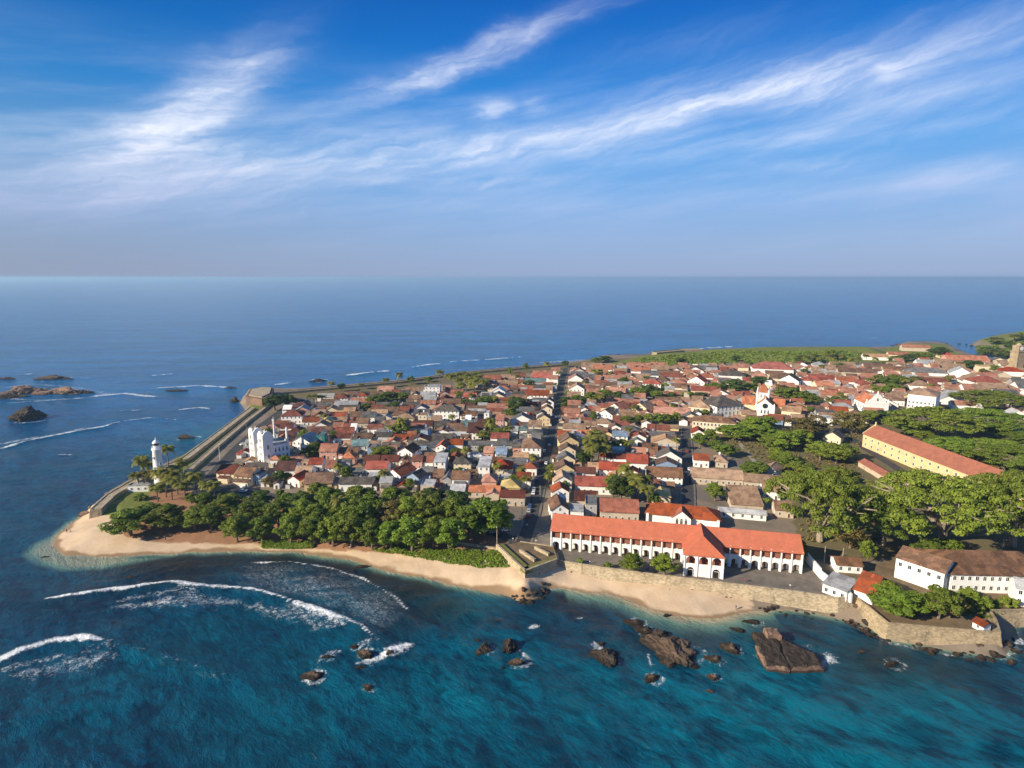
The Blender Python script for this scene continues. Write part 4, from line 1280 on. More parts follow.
# --- chapel-like gatehouse at the street corner
gx, gy = at(559, 520, GZ); gy += 6
gh = house(gx, gy, 8.2, 14, 5.6, 'gy', 'brown', 'white', R(3), .72, win=False, name='gable_house', label='white gable fronted house with arched windows on the corner of the long street', cat='house')
for k, z_ in ((-2.2, 1.0), (2.2, 1.0)): put_window(gh, k, -7, z_, 'f', 1.2, 2.4, arched=True)
obj('door', door_mesh(1.4, 2.6), gh, (0, -7, 0)); put_window(gh, 0, -7, 5.0, 'f', .9, 1.0, arched=True)
for i in range(3): put_window(gh, -4.1, -4.5 + i * 4.2, 1.2, 'l', 1.0, 2.0, arched=True)
landmark('white gable fronted corner house', gx, gy)

# --- red roofed hall with a white pediment, behind the arcade
o1, L1, a1 = edge((646, 521), (719, 529))
ph = thing('pediment_hall', 'maroon tiled hall with a white pedimented porch in the middle of its front', 'building', o1, a1)
mb = MB(); wall_box(mb, L1, 12, 4.6, 'hip', .5, L1 / 2, 6); mb.build('wall', ['white_plaster'], ph)
mb = MB(); roof_shape(mb, L1, 12, 4.6, 'hip', .55, .8, L1 / 2, 6); mb.build('roof', [ROOFS['rust'][0]], ph)
pc = L1 * .49
mb = MB(); mb.extr([(pc - 4.2, -.3), (pc + 4.2, -.3), (pc + 4.2, 4.4), (pc, 7.6), (pc - 4.2, 4.4)], -2.6, 3, 'y'); mb.build('porch', ['white_plaster'], ph)
mb = MB(); mb.extr([(pc - 4.8, 4.1), (pc, 7.95), (pc + 4.8, 4.1), (pc + 4.8, 3.85), (pc, 7.7), (pc - 4.8, 3.85)], -2.9, 4.5, 'y'); mb.build('porch_roof', [ROOFS['rust'][0]], ph)
for k in (-2, 0, 2): put_window(ph, pc + k, -2.6, 1.4, 'f', 1.1, 2.0, arched=True, pane='dark_opening')
for xx in (0, L1 - 1.2):
    mb = MB(); mb.box(xx, xx + 1.2, -1.6, -.3, -.3, 4.4); mb.build('gate_pier', ['white_plaster'], ph)
c_ = Vector(o1[:2]) + Vector((math.cos(a1) * L1 / 2 - math.sin(a1) * 5, math.sin(a1) * L1 / 2 + math.cos(a1) * 5))
OCC.append((c_.x, c_.y, L1 / 2 + 1, 8, a1)); landmark('pedimented hall', c_.x, c_.y)


def longhouse(pL, pR, depth, h, kind, rc, wc, label, cat='building', name='long_house', rows=None, pitch=.5, nw=None, arched=False, words=None, ww=1.0, wh=1.5, over=.6, z=GZ, face2=None):
    o, L, a = edge(pL, pR, z)
    r_ = thing(name, label, cat, o, a)
    mb = MB(); wall_box(mb, L, depth, h, kind, pitch, L / 2, depth / 2); mb.build('wall', [WALLS[wc][0]], r_)
    mb = MB(); roof_shape(mb, L, depth, h, kind, pitch, over, L / 2, depth / 2); mb.build('roof', [ROOFS[rc][0]], r_)
    for zz in rows or []:
        n = nw or max(1, int(L / 3.5))
        for i in range(n): put_window(r_, (i + .5) * L / n, 0, zz, 'f', ww, wh, arched=arched)
    for side, n in face2 or []:
        for zz in rows:
            for i in range(n): put_window(r_, 0 if side == 'l' else L, (i + .5) * depth / n, zz, side, ww, wh, arched=arched)
    c = Vector(o[:2]) + Vector((math.cos(a) * L / 2 - math.sin(a) * depth / 2, math.sin(a) * L / 2 + math.cos(a) * depth / 2))
    OCC.append((c.x, c.y, L / 2 + .8, depth / 2 + .8, a))
    if words: landmark(words, c.x, c.y)
    return r_, L, c


# yellow barracks: its lit side runs away from us
by_, bL, bc = longhouse((862, 446.5), (1034, 519), 17, 9.6, 'gx', 'barr', 'yellow', 'long yellow two storey barracks with a red tiled roof and rows of small windows', rows=(1.6, 5.8), nw=20, pitch=.62, words='yellow barracks', ww=1.3, wh=1.6, face2=[('l', 3)])
mb = MB(); mb.box(-.35, .35, 8.1, 8.8, 14.6, 17.2); mb.box(-.9, .9, 7.6, 9.3, 14.0, 15.0); mb.build('gable_finial', ['yellow_plaster'], by_)
mb = MB()
mb.extr([(-.6, 9.3), (17.6, 9.3), (8.5, 15.7)], -.55, -.02, 'x'); mb.build('end_gable', ['yellow_plaster'], by_)
longhouse((858, 466), (897, 489.5), 7, 3.4, 'gx', 'barr', 'beige', 'low red tiled shed alongside the yellow barracks front', 'shed', 'long_shed', pitch=.4)
longhouse((873, 498), (925, 505), 9, 3.6, 'gx', 'salmon', 'beige', 'low salmon tiled shed below the barracks beside the rain trees', 'shed', 'long_shed', pitch=.4)
# old white building at the far right of the sea wall
r_, L_, c_ = longhouse((949, 592), (1062, 595), 20, 7.6, 'hip', 'brown', 'white', 'long white two storey house with a mossy grey brown roof above the garden corner', rows=(1.2, 4.9), nw=15, pitch=.46, words='long white seaside house', ww=1.1, wh=1.5)
longhouse((894, 577), (942, 594), 12.5, 8.6, 'gx', 'brown', 'white', 'white side wing with brown tiled roof and few small windows above the garden', rows=(5.2,), nw=5, pitch=.42, face2=[('r', 2)], ww=1.1, wh=1.5)
longhouse((1014, 605), (1050, 612), 8, 7.0, 'gx', 'pale', 'white', 'white pale roofed block at the edge of the garden terrace', rows=(1.2, 4.4), nw=4)
# white church with a stepped gable front
o2 = at(865, 413, GZ); 
wc_ = thing('church', 'white church with a curved gable front and a red tiled nave', 'church', (*o2, GZ), R(-8))
mb = MB(); mb.box(0, 17, 0, 24, -.4, 8.4); mb.build('wall', ['white_plaster'], wc_)
mb = MB(); roof_shape(mb, 17, 24, 8.4, 'gy', .62, .6, 8.5, 12); mb.build('roof', [ROOFS['salmon'][0]], wc_)
mb = MB(); mb.extr([(-.8, -.4), (17.8, -.4), (17.8, 9.2), (16.2, 9.6), (14.6, 11.4), (12.6, 13.0), (11.4, 15.0), (9.6, 16.6), (8.5, 17.2), (7.4, 16.6), (5.6, 15.0), (4.4, 13.0), (2.4, 11.4), (.8, 9.6), (-.8, 9.2)], -1.2, -.1, 'y')
mb.box(-1.2, 18.2, -1.4, -.2, 8.4, 9.0)
for xx in (-.6, 16.6): mb.tube([(xx + .8, -.6, 9.2), (xx + .8, -.6, 11.5), (xx + .8, -.6, 12.6)], [.8, .6, .1], 6)
mb.tube([(8.5, -.6, 17), (8.5, -.6, 18.4), (8.5, -.6, 19.8)], [.9, .5, .1], 6)
mb.build('gable_front', ['white_plaster'], wc_)
obj('door', door_mesh(2.4, 4.2, 'dark_opening'), wc_, (8.5, -1.2, 0))
for i in range(4): put_window(wc_, 0, 3.5 + i * 5.6, 2.5, 'l', 1.5, 2.8, arched=True)
put_window(wc_, 8.5, -1.2, 11.0, 'f', 1.4, 1.6, arched=True)
OCC.append((o2[0] + 7, o2[1] + 12, 9.5, 13.5, R(-8))); landmark('white gabled church', o2[0] + 7, o2[1] + 12)
# white four storey block
longhouse((906, 412), (934, 415.5), 27, 16.5, 'hip', 'tan', 'white', 'tall white block with a tan hipped roof behind the spreading green tree', rows=(1.5, 5.0, 8.5), nw=7, pitch=.35, words='tall white block', ww=1.2, wh=1.7, face2=[('l', 5)])
# two-storey white house with hipped roof, and the long cream house before it
longhouse((716, 417.5), (743, 415.5), 24, 9.5, 'hip', 'dark', 'white', 'large white two storey house with a dark hipped roof left of the pinnacled church', rows=(1.2, 5.4), nw=7, pitch=.5, words='large white hip roofed house', ww=1.3, wh=2.2, face2=[('l', 5)], arched=True)
longhouse((692, 431), (735, 434.5), 13, 8.6, 'hip', 'brown', 'cream', 'long cream two storey house with many windows facing the park trees', rows=(1.2, 5.0), nw=12, pitch=.45, words='long cream house', ww=1.2, wh=1.9, face2=[('l', 3)])
longhouse((688, 415), (709, 417), 20, 8.0, 'hip', 'tan', 'cream', 'broad tan hipped roof house next to the large white two storey house', rows=(1.2, 4.6), nw=5, pitch=.5)
# long tiled row along the side street, and its neighbours
longhouse((692, 483.5), (743, 487), 12.5, 4.4, 'gx', 'tan', 'beige', 'long low brown tiled row house at the side street corner', 'house', 'row_house', rows=(1.0,), nw=9, pitch=.5, words='long brown tiled row')
longhouse((744, 488), (792, 492), 10.5, 4.4, 'gx', 'tan', 'beige', 'long low tan tiled row house continuing towards the rain trees', 'house', 'row_house', rows=(1.0,), nw=8, pitch=.5)
longhouse((731, 509), (763, 511), 17, 3.0, 'shed', 'tan', 'beige', 'tan tiled lean to yard shed behind the pedimented hall', 'shed', 'yard_shed', pitch=.22)
longhouse((719, 517), (766, 521), 6, 3.2, 'gx', 'pale', 'white', 'low pale roofed outbuilding with white wall right of the pedimented hall', 'shed', 'outbuilding', rows=(.9,), nw=5, pitch=.25)
# white sloping walls and small red-tiled house beside the arcade's end
r_ = thing('yard_wall', 'white plastered yard wall stepping down beside the arcade building', 'wall')
mb = MB()
wpp = [Vector(at(*p, 5)) for p in ((806, 561), (820, 578), (851, 602))]
for i in range(2):
    a, b_ = wpp[i], wpp[i + 1]; d = (b_ - a).normalized(); q = Vector((-d.y, d.x)) * .35
    mb.prism([tuple(a - q), tuple(b_ - q), tuple(b_ + q), tuple(a + q)], 4.6, 9.0 - i * .8)
mb.build('wall_panel', ['white_plaster'], r_)
longhouse((853, 598), (872, 605), 16, 4.0, 'gx', 'rust', 'white', 'small red tiled house with white walls between the yard wall and garden bushes', 'house', 'small_house', pitch=.5)
longhouse((822, 592), (846, 601), 9, 3.8, 'shed', 'pale', 'white', 'white cluttered outbuilding behind the sea wall at the courtyard end', 'shed', 'outbuilding', rows=(.8,), nw=3, pitch=.12)
longhouse((836, 572), (862, 574), 7, 3.6, 'gx', 'brown', 'white', 'low white house with brown roof under the rain trees', 'house', 'small_house', rows=(1.0,), nw=3, pitch=.4)
longhouse((972, 627), (983, 633), 3.2, 2.6, 'gx', 'rust', 'white', 'tiny white hut with a red tiled roof on the garden corner of the sea wall', 'hut', 'wall_hut', rows=(.8,), nw=1, pitch=.5, ww=.7, wh=.9)

# --- church with pinnacles
cx_, cy_ = at(762, 415, GZ)
ch = thing('church', 'pale church with a pinnacled square tower, salmon roofs and a round window', 'church', (cx_, cy_, GZ), R(-24))
mb = MB(); wall_box(mb, 13, 26, 8.5, 'gy', .95, 2, 11); wall_box(mb, 34, 11, 7.2, 'gx', .95, 0, 14); mb.build('wall', ['cream_plaster'], ch)
mb = MB(); roof_shape(mb, 13, 25, 8.5, 'gy', .95, .5, 2, 11.5); roof_shape(mb, 34, 11, 7.2, 'gx', .95, .5, 0, 14); mb.build('roof', [ROOFS['salmon'][0]], ch)
mb = MB(); mb.extr([(-5.2, -.4), (9.2, -.4), (9.2, 8.4), (2, 14.2), (-5.2, 8.4)], -3.2, -2.0, 'y')
for xx in (-5, 9): mb.tube([(xx, -2.6, -.4), (xx, -2.6, 9), (xx, -2.6, 11)], [1.0, .8, .1], 6)
mb.tube([(2, -2.6, 14), (2, -2.6, 15.6)], [.5, .1], 6)
mb.build('gable_front', ['white_plaster'], ch)
mb = MB(); mb.tube([(2, -3.35, 8.6), (2, -3.15, 8.6)], [2.2, 2.2], 16); mb.build('round_window', ['dark_glass'], ch)
for k in (-2.6, 0, 2.6): put_window(ch, 2 + k, -3.2, 2.0, 'f', 1.2, 2.6, arched=True)
mb = MB(); mb.box(-5, 4, 10, 19, 0, 17.5)
for xx in (-5, 4):
    for yy in (10, 19): mb.tube([(xx, yy, 0), (xx, yy, 18), (xx, yy, 21.5)], [.95, .8, .06], 6)
tw = mb.build('tower', ['white_plaster'], ch)
mb = MB(); mb.add([(-5.3, 9.7, 17.5), (4.3, 9.7, 17.5), (4.3, 19.3, 17.5), (-5.3, 19.3, 17.5), (-.5, 14.5, 25.5)], [(0, 1, 4), (1, 2, 4), (2, 3, 4), (3, 0, 4), (3, 2, 1, 0)]); mb.build('spire', [ROOFS['salmon'][0]], tw)
for k in (-1.5, 1.5): put_window(ch, -.5 + k, 10, 13, 'f', 1.0, 2.4, arched=True)
OCC.append((cx_ + 3, cy_ + 11, 15, 16, R(-24))); landmark('pinnacled church', cx_ + 4, cy_ + 11)
longhouse((781, 417), (800, 419), 12, 6, 'gx', 'tan', 'cream', 'cream hall with a tan roof right of the pinnacled church', rows=(1.2,), nw=4)

# --- distant clock tower
tx, ty = at(1015, 372, GZ)
ct = thing('clock_tower', 'square tan clock tower standing beyond the red roofs at the inlet', 'tower', (tx, ty, GZ), R(10))
mb = MB(); mb.box(-5, 5, -5, 5, -.4, 25); mb.box(-5.6, 5.6, -5.6, 5.6, 25, 26); mb.box(-4.2, 4.2, -4.2, 4.2, 26, 33); mb.build('tower_body', ['rampart_stone'], ct)
mb = MB(); mb.tube([(0, 0, 33), (0, 0, 34.5), (0, 0, 36)], [3.6, 2.4, .3], 10); mb.build('cap', ['pale_stone'], ct)
mb = MB(); mb.tube([(0, -5.65, 25.5), (0, -4.15, 29.5)], [.01, .01], 4); mb = MB(); mb.tube([(0, -4.4, 29.5), (0, -4.2, 29.5)], [2.3, 2.3], 16); mb.build('clock_face', ['white_paint'], ct)
landmark('clock tower', tx, ty)
OCC.append((tx, ty, 6, 6, 0))

# ------------------------------------------------------------------ houses read off the picture
# (px, py of the roof centre, width in px, depth m, eave m, roof form, roof, walls, extension, turn)
HL = [
    (293, 412, 21, 12, 7.0, 'hip', 'rust', 'white', 0, 0), (301, 404, 20, 12, 5, 'hip', 'maroon', 'white', 0, 0), (288, 424, 13, 10, 5, 'gx', 'maroon', 'white', 0, 0),
    (312, 418, 17, 10, 4, 'gx', 'rust', 'white', 0, 0), (327, 418, 10, 9, 6, 'gy', 'yellow', 'yellow', 0, 0), (289, 432, 17, 10, 4.5, 'gx', 'maroon', 'white', 0, 0),
    (306, 437, 20, 14, 6, 'gy', 'pale', 'white', 3, -.25), (322, 434, 9, 9, 8, 'flat', 'teal', 'green', 0, 0), (342, 395, 14, 11, 6, 'hip', 'rust', 'white', 0, 0),
    (341, 413, 12, 10, 4.5, 'gx', 'rust', 'white', 0, 0), (276, 455, 11, 8, 4.5, 'hip', 'salmon', 'white', 0, 0), (257, 463, 18, 7, 4, 'gx', 'dark', 'beige', 0, 0),
    (231, 467, 20, 12, 5.5, 'gx', 'maroon', 'cream', 1, -.25), (249, 470, 18, 12, 5.5, 'gx', 'brown', 'cream', 1, -.25), (259, 473, 8, 8, 5.5, 'flat', 'grey', 'blue', 0, -.2),
    (267, 475, 9, 8, 4, 'hip', 'pale', 'white', 0, 0), (288, 464, 20, 13, 5, 'gx', 'maroon', 'white', 0, 0), (305, 467, 17, 9, 5.2, 'gx', 'tan', 'white', 0, 0),
    (299, 474, 14, 11, 4.2, 'gy', 'red', 'white', 0, -.3), (320, 476, 28, 14, 5, 'gx', 'brown', 'yellow', 2, .1), (330, 446, 18, 12, 5.5, 'gx', 'salmon', 'pink', 2, 0),
    (317, 459, 14, 9, 4.5, 'gx', 'red', 'white', 0, 0), (332, 462, 10, 10, 5.5, 'gx', 'rust', 'white', 0, 0),
    (363, 393, 10, 10, 6, 'hip', 'rust', 'white', 0, 0), (386, 387, 17, 10, 5, 'gx', 'salmon', 'cream', 0, 0), (412, 388, 15, 10, 5, 'gx', 'brown', 'beige', 0, 0), (433, 386, 16, 12, 9, 'flat', 'pale', 'white', 0, 0),
    (414, 396, 15, 9, 5, 'gx', 'brown', 'beige', 0, 0), (380, 410, 17, 8, 5, 'gx', 'tan', 'cream', 0, 0), (350, 408, 12, 8, 4.5, 'gx', 'tan', 'cream', 0, 0), (391, 421, 11, 9, 5, 'gx', 'brown', 'white', 0, 0),
    (376, 425, 16, 9, 4, 'gx', 'rust', 'white', 0, 0), (363, 419, 13, 10, 4.5, 'gx', 'brown', 'beige', 0, 0), (346, 429, 17, 11, 5, 'gx', 'rust', 'white', 1, .15), (418, 424, 15, 9, 5, 'gx', 'rust', 'white', 0, 0),
    (423, 414, 9, 8, 7, 'flat', 'tan', 'cream', 0, 0), (426, 429, 8, 8, 6.5, 'flat', 'grey', 'blue', 0, -.2), (360, 441, 17, 10, 4, 'gx', 'teal', 'white', 0, .2), (373, 446, 9, 9, 6, 'flat', 'grey', 'blue', 0, 0),
    (389, 447, 17, 11, 4.5, 'gx', 'brown', 'white', 2, .15), (409, 447, 17, 13, 6.2, 'gy', 'brown', 'white', 0, -.25), (433, 443, 11, 10, 4.5, 'shed', 'grey', 'grey', 0, 0), (443, 442, 11, 13, 5.5, 'gy', 'orange', 'white', 0, -.1),
    (457, 440, 14, 9, 5, 'gx', 'orange', 'white', 0, 0), (441, 456, 12, 13, 6.5, 'shed', 'pale', 'white', 0, 0), (350, 453, 13, 9, 5, 'hip', 'salmon', 'pink', 0, 0), (345, 461, 13, 6, 6, 'flat', 'grey', 'grey', 0, 0),
    (378, 463, 23, 11, 4.8, 'gx', 'red', 'white', 0, 0), (401, 468, 19, 15, 6, 'gy', 'orange', 'white', 3, -.45), (417, 472, 15, 9, 5.5, 'gy', 'dark', 'blue', 0, -.4), (418, 456, 11, 8, 5.5, 'gx', 'rust', 'pink', 0, 0),
    (429, 457, 10, 9, 4.5, 'gx', 'rust', 'white', 0, 0), (439, 471, 11, 11, 4.5, 'gx', 'brown', 'pink', 0, .1), (448, 473, 9, 11, 4.5, 'gy', 'grey', 'grey', 0, 0), (461, 473, 18, 11, 4.5, 'gx', 'brown', 'white', 1, 0),
    (463, 458, 18, 10, 5.2, 'hip', 'dark', 'cream', 0, 0), (376, 473, 15, 7, 3.5, 'shed', 'pale', 'white', 0, 0),
    (448, 407, 26, 13, 9.2, 'hip', 'dark', 'white', 0, -.05), (469, 412, 18, 10, 5.5, 'gx', 'brown', 'white', 1, 0), (487, 412, 5.5, 8, 9.5, 'flat', 'pale', 'white', 0, 0), (500, 416, 9, 12, 9, 'shed', 'salmon', 'pink', 0, 0),
    (457, 391, 13, 10, 5, 'gx', 'rust', 'white', 0, 0), (470, 394, 14, 10, 5.5, 'gx', 'red', 'white', 0, 0), (499, 389, 14, 13, 6, 'gy', 'pale', 'white', 0, 0), (519, 396, 17, 11, 5, 'gx', 'brown', 'beige', 0, 0),
    (538, 392, 24, 14, 6, 'gx', 'rust', 'white', 0, 0), (541, 375, 20, 14, 6, 'gx', 'red', 'white', 0, 0), (549, 399, 14, 15, 6, 'gy', 'dark', 'white', 0, 0), (547, 406, 15, 13, 6, 'gy', 'brown', 'cream', 0, 0), (544, 415, 18, 14, 6, 'gy', 'dark', 'yellow', 0, 0),
    (532, 441, 25, 24, 7, 'hip', 'brown', 'white', 0, 0), (500, 434, 19, 10, 5, 'gx', 'red', 'white', 0, 0), (475, 428, 15, 12, 5.5, 'hip', 'maroon', 'white', 0, 0), (488, 441, 52, 6, 4.2, 'gx', 'grey', 'grey', 0, 0),
    (489, 448, 10, 9, 5, 'gx', 'salmon', 'pink', 0, 0), (502, 449, 11, 11, 5.5, 'gx', 'blue', 'grey', 0, 0), (485, 460, 12, 14, 7, 'shed', 'pale', 'white', 0, 0), (503, 462, 20, 13, 5.5, 'hip', 'red', 'cream', 0, 0),
    (531, 463, 17, 11, 5, 'hip', 'rust', 'white', 0, 0), (511, 481, 20, 11, 4.2, 'hip', 'yellow', 'yellow', 0, 0), (490, 475, 15, 11, 5, 'hip', 'salmon', 'pink', 0, 0), (524, 474, 15, 10, 5, 'gx', 'rust', 'white', 0, 0),
    (513, 491, 26, 8, 5, 'gx', 'maroon', 'beige', 0, 0),
    (568, 437, 20, 14, 7.5, 'gy', 'brown', 'yellow', 0, .15), (567, 446, 17, 10, 5.5, 'gy', 'brown', 'cream', 0, .1), (566, 455, 18, 10, 5, 'gy', 'grey', 'cream', 0, .1), (564, 464, 20, 11, 6, 'gy', 'brown', 'yellow', 0, .1),
    (562, 475, 19, 12, 6, 'gy', 'tan', 'white', 0, .1), (560, 486, 18, 9, 5.5, 'gy', 'rust', 'white', 0, .1), (559, 494, 17, 9, 6, 'gy', 'pale', 'white', 0, .1),
    (614, 464, 31, 11, 5.2, 'gx', 'red', 'white', 0, 0), (637, 457, 22, 13, 5, 'gx', 'red', 'white', 0, 0), (617, 454, 26, 8, 4.8, 'gx', 'maroon', 'white', 0, 0), (594, 479, 40, 12, 5, 'gx', 'red', 'white', 0, 0),
    (585, 468, 22, 8, 4.5, 'gx', 'maroon', 'white', 0, 0), (585, 493, 22, 11, 4.5, 'gx', 'maroon', 'beige', 0, 0), (591, 500, 12, 12, 7, 'flat', 'grey', 'grey', 0, 0), (619, 503, 40, 14, 5, 'gx', 'rust', 'beige', 0, 0), (577, 508, 14, 10, 5, 'flat', 'pale', 'white', 0, 0),
    (661, 489, 18, 12, 5.5, 'hip', 'yellow', 'cream', 0, 0), (664, 470, 37, 13, 5.5, 'gx', 'brown', 'white', 0, 0), (669, 453, 32, 14, 6, 'gy', 'dark', 'white', 0, 0), (620, 432, 16, 9, 6, 'gx', 'blue', 'white', 0, 0),
    (607, 411, 17, 12, 6, 'gy', 'tan', 'white', 0, -.3), (619, 405, 17, 16, 6, 'gy', 'salmon', 'white', 0, -.5), (644, 405, 19, 15, 6, 'gy', 'tan', 'cream', 0, -.5), (661, 402, 16, 14, 6, 'hip', 'salmon', 'pink', 0, 0), (672, 409, 38, 12, 5, 'gx', 'salmon', 'pink', 0, 0),
    (637, 414, 32, 10, 5, 'gx', 'tan', 'cream', 0, 0), (618, 388, 25, 12, 5, 'gx', 'salmon', 'pink', 0, 0), (652, 381, 19, 13, 6.4, 'hip', 'red', 'white', 0, 0), (595, 387, 13, 12, 5, 'gx', 'brown', 'cream', 0, 0), (577, 386, 16, 14, 7, 'gy', 'tan', 'white', 0, 0),
    (576, 377, 16, 14, 7, 'gy', 'salmon', 'white', 0, 0), (574, 393, 14, 11, 6, 'gx', 'tan', 'pink', 0, 0), (603, 367, 20, 16, 6, 'gx', 'salmon', 'white', 0, 0), (641, 369, 20, 14, 6, 'gx', 'salmon', 'white', 0, 0), (660, 367, 18, 14, 6, 'gx', 'tan', 'white', 0, 0),
    (698, 429, 13, 12, 4.5, 'gy', 'red', 'white', 0, 0), (701, 455, 17, 10, 5, 'gx', 'rust', 'white', 0, 0), (721, 456, 12, 12, 4, 'hip', 'tan', 'beige', 0, 0), (773, 465, 14, 12, 5, 'gy', 'tan', 'white', 0, -.4), (704, 388, 26, 13, 5, 'gx', 'red', 'cream', 0, 0),
    (698, 379, 18, 15, 6, 'gy', 'red', 'white', 0, -.3), (732, 373, 26, 16, 7, 'hip', 'dark', 'white', 0, 0), (772, 366, 40, 26, 7, 'hip', 'red', 'white', 0, 0), (760, 374, 15, 14, 6, 'hip', 'salmon', 'cream', 0, 0), (790, 378, 20, 16, 6, 'gy', 'dark', 'white', 0, -.3),
    (729, 380, 22, 12, 6, 'gx', 'grey', 'white', 0, 0), (812, 378, 20, 15, 5.5, 'hip', 'red', 'white', 0, 0), (823, 383, 18, 15, 5.5, 'gx', 'salmon', 'cream', 0, .2), (845, 379, 18, 14, 5, 'gx', 'orange', 'white', 0, 0), (862, 381, 18, 15, 5, 'hip', 'red', 'white', 0, 0),
    (830, 392, 20, 12, 5, 'gx', 'salmon', 'beige', 0, 0), (838, 408, 18, 11, 4.5, 'gx', 'rust', 'beige', 0, 0), (825, 417, 13, 10, 5.5, 'flat', 'pale', 'white', 0, 0), (834, 433, 17, 12, 5, 'gy', 'dark', 'cream', 0, -.4),
    (893, 397, 18, 14, 5, 'gx', 'brown', 'white', 0, 0), (858, 370, 40, 14, 5, 'gx', 'brown', 'beige', 0, 0), (900, 368, 34, 14, 5, 'gx', 'brown', 'beige', 0, 0), (925, 370, 38, 16, 6, 'hip', 'grey', 'white', 0, 0), (960, 371, 20, 17, 6.5, 'gy', 'pale', 'white', 0, -.2),
    (928, 379, 34, 12, 5, 'gx', 'rust', 'white', 0, 0), (983, 379, 28, 18, 6, 'hip', 'red', 'white', 0, .1), (987, 366, 19, 14, 8, 'flat', 'yellow', 'cream', 0, 0), (1010, 369, 20, 15, 6, 'hip', 'red', 'white', 0, 0), (965, 358, 40, 20, 6, 'gx', 'salmon', 'pink', 0, .1),
    (915, 346, 26, 14, 6, 'gx', 'salmon', 'beige', 0, 0), (898, 353, 20, 12, 5, 'gx', 'salmon', 'cream', 0, 0), (875, 355, 24, 12, 5, 'gx', 'tan', 'white', 0, 0), (1015, 411, 14, 12, 5, 'gy', 'pale', 'white', 0, 0), (1000, 399, 16, 12, 4, 'hip', 'salmon', 'cream', 0, 0),
    (764, 536, 72, 7, 3.6, 'gx', 'rust', 'white', 0, -.2), (783, 503, 18, 10, 4, 'gx', 'brown', 'beige', 0, 0),
    (945, 353, 14, 12, 5, 'hip', 'red', 'cream', 0, 0), (1040, 376, 26, 16, 6, 'hip', 'salmon', 'white', 0, 0), (1035, 392, 20, 14, 6, 'gx', 'rust', 'white', 0, 0),
]
SPEC = {(448, 407): 'white two storey villa', (532, 441): 'big hipped corner house', (568, 437): 'yellow gabled street house', (322, 434): 'green netted block', (652, 381): 'red hipped white house', (772, 366): 'broad red hipped roof',
        (378, 463): 'bright red roofed house', (401, 468): 'orange gabled house', (320, 476): 'brown roofed yellow house', (306, 437): 'pale roofed white house', (433, 386): 'white flat roofed box', (594, 479): 'long red roofed house', (661, 489): 'cream yellow roofed house',
        (293, 412): 'rust hipped villa', (664, 470): 'wide brown roofed house', (541, 375): 'far red roofed house', (983, 379): 'red hipped far house', (538, 392): 'wide rust roofed house', (488, 441): 'long grey roof', (503, 462): 'red hipped cream house', (915, 346): 'salmon roofed point house'}
for px_, py_, wpx, d_, h_, kd, rc, wc, ex, tn in HL:
    x, y = at(px_, py_, GZ + h_ + (1.5 if kd != 'flat' else 0))
    w_ = wpx * pix(x, y, GZ + h_)[2] / F * 0.93
    rot = heading(x, y) + tn
    me_ = (x, y, w_ / 2 - .2, d_ / 2 - .2, rot)
    # pull apart what would stand in its neighbour
    for k in range(6):
        hit = [o for o in OCC if overlap(me_, o, 1.4 if k < 4 else 2.5)]
        if not hit: break
        w_ *= .93; d_ *= .92; me_ = (x, y, w_ / 2 - .2, d_ / 2 - .2, rot)
    r_ = house(x, y, w_, d_, h_, kd, rc, wc, rot, pitch={'gy': .6, 'hip': .55, 'gx': .52, 'shed': .12}.get(kd, .5), win=(y < 640), ext=ex)
    if (px_, py_) in SPEC:
        landmark(SPEC[(px_, py_)], x, y); THINGS[-1]['land'] = SPEC[(px_, py_)]

# ------------------------------------------------------------------ trees
def leaf_cloud(clumps, nleaf, size, rng, flat=0.0, fill=0.35):
    """many leaf-sized faces gathered in clumps: (x, y, z, rx, rz)"""
    V = []
    for cx, cy, cz, rx, rz in clumps:
        n = nleaf
        u = rng.normal(size=(n, 3)); u /= np.linalg.norm(u, axis=1)[:, None]
        u[:, 2] = np.where(rng.random(n) < .65, np.abs(u[:, 2]), u[:, 2])
        rr = (1 - fill * rng.random(n) ** 1.2)[:, None]
        p = u * rr * np.array([rx, rx, rz]) + np.array([cx, cy, cz])
        nn = u + rng.normal(size=(n, 3)) * .45 + np.array([0, 0, flat])
        nn /= np.linalg.norm(nn, axis=1)[:, None]
        a = np.cross(nn, rng.normal(size=(n, 3))); a /= np.linalg.norm(a, axis=1)[:, None]
        b_ = np.cross(nn, a)
        s = (size * (0.6 + .8 * rng.random(n)))[:, None]
        q = np.stack([p - a * s - b_ * s * .5, p + a * s - b_ * s * .5 - nn * s * .15, p + a * s * .9 + b_ * s * .5, p - a * s * .9 + b_ * s * .5 - nn * s * .15], 1)
        V.append(q.reshape(-1, 3))
    return np.concatenate(V)


def quads_mesh(name, V, mat):
    n = len(V) // 4
    me = bpy.data.meshes.new(name)
    me.vertices.add(len(V)); me.vertices.foreach_set('co', V.astype('f').ravel())
    me.loops.add(n * 4); me.loops.foreach_set('vertex_index', np.arange(n * 4, dtype='i'))
    me.polygons.add(n); me.polygons.foreach_set('loop_start', (np.arange(n) * 4).astype('i'))
    me.materials.append(MATS[mat]); me.update(calc_edges=True)
    return me


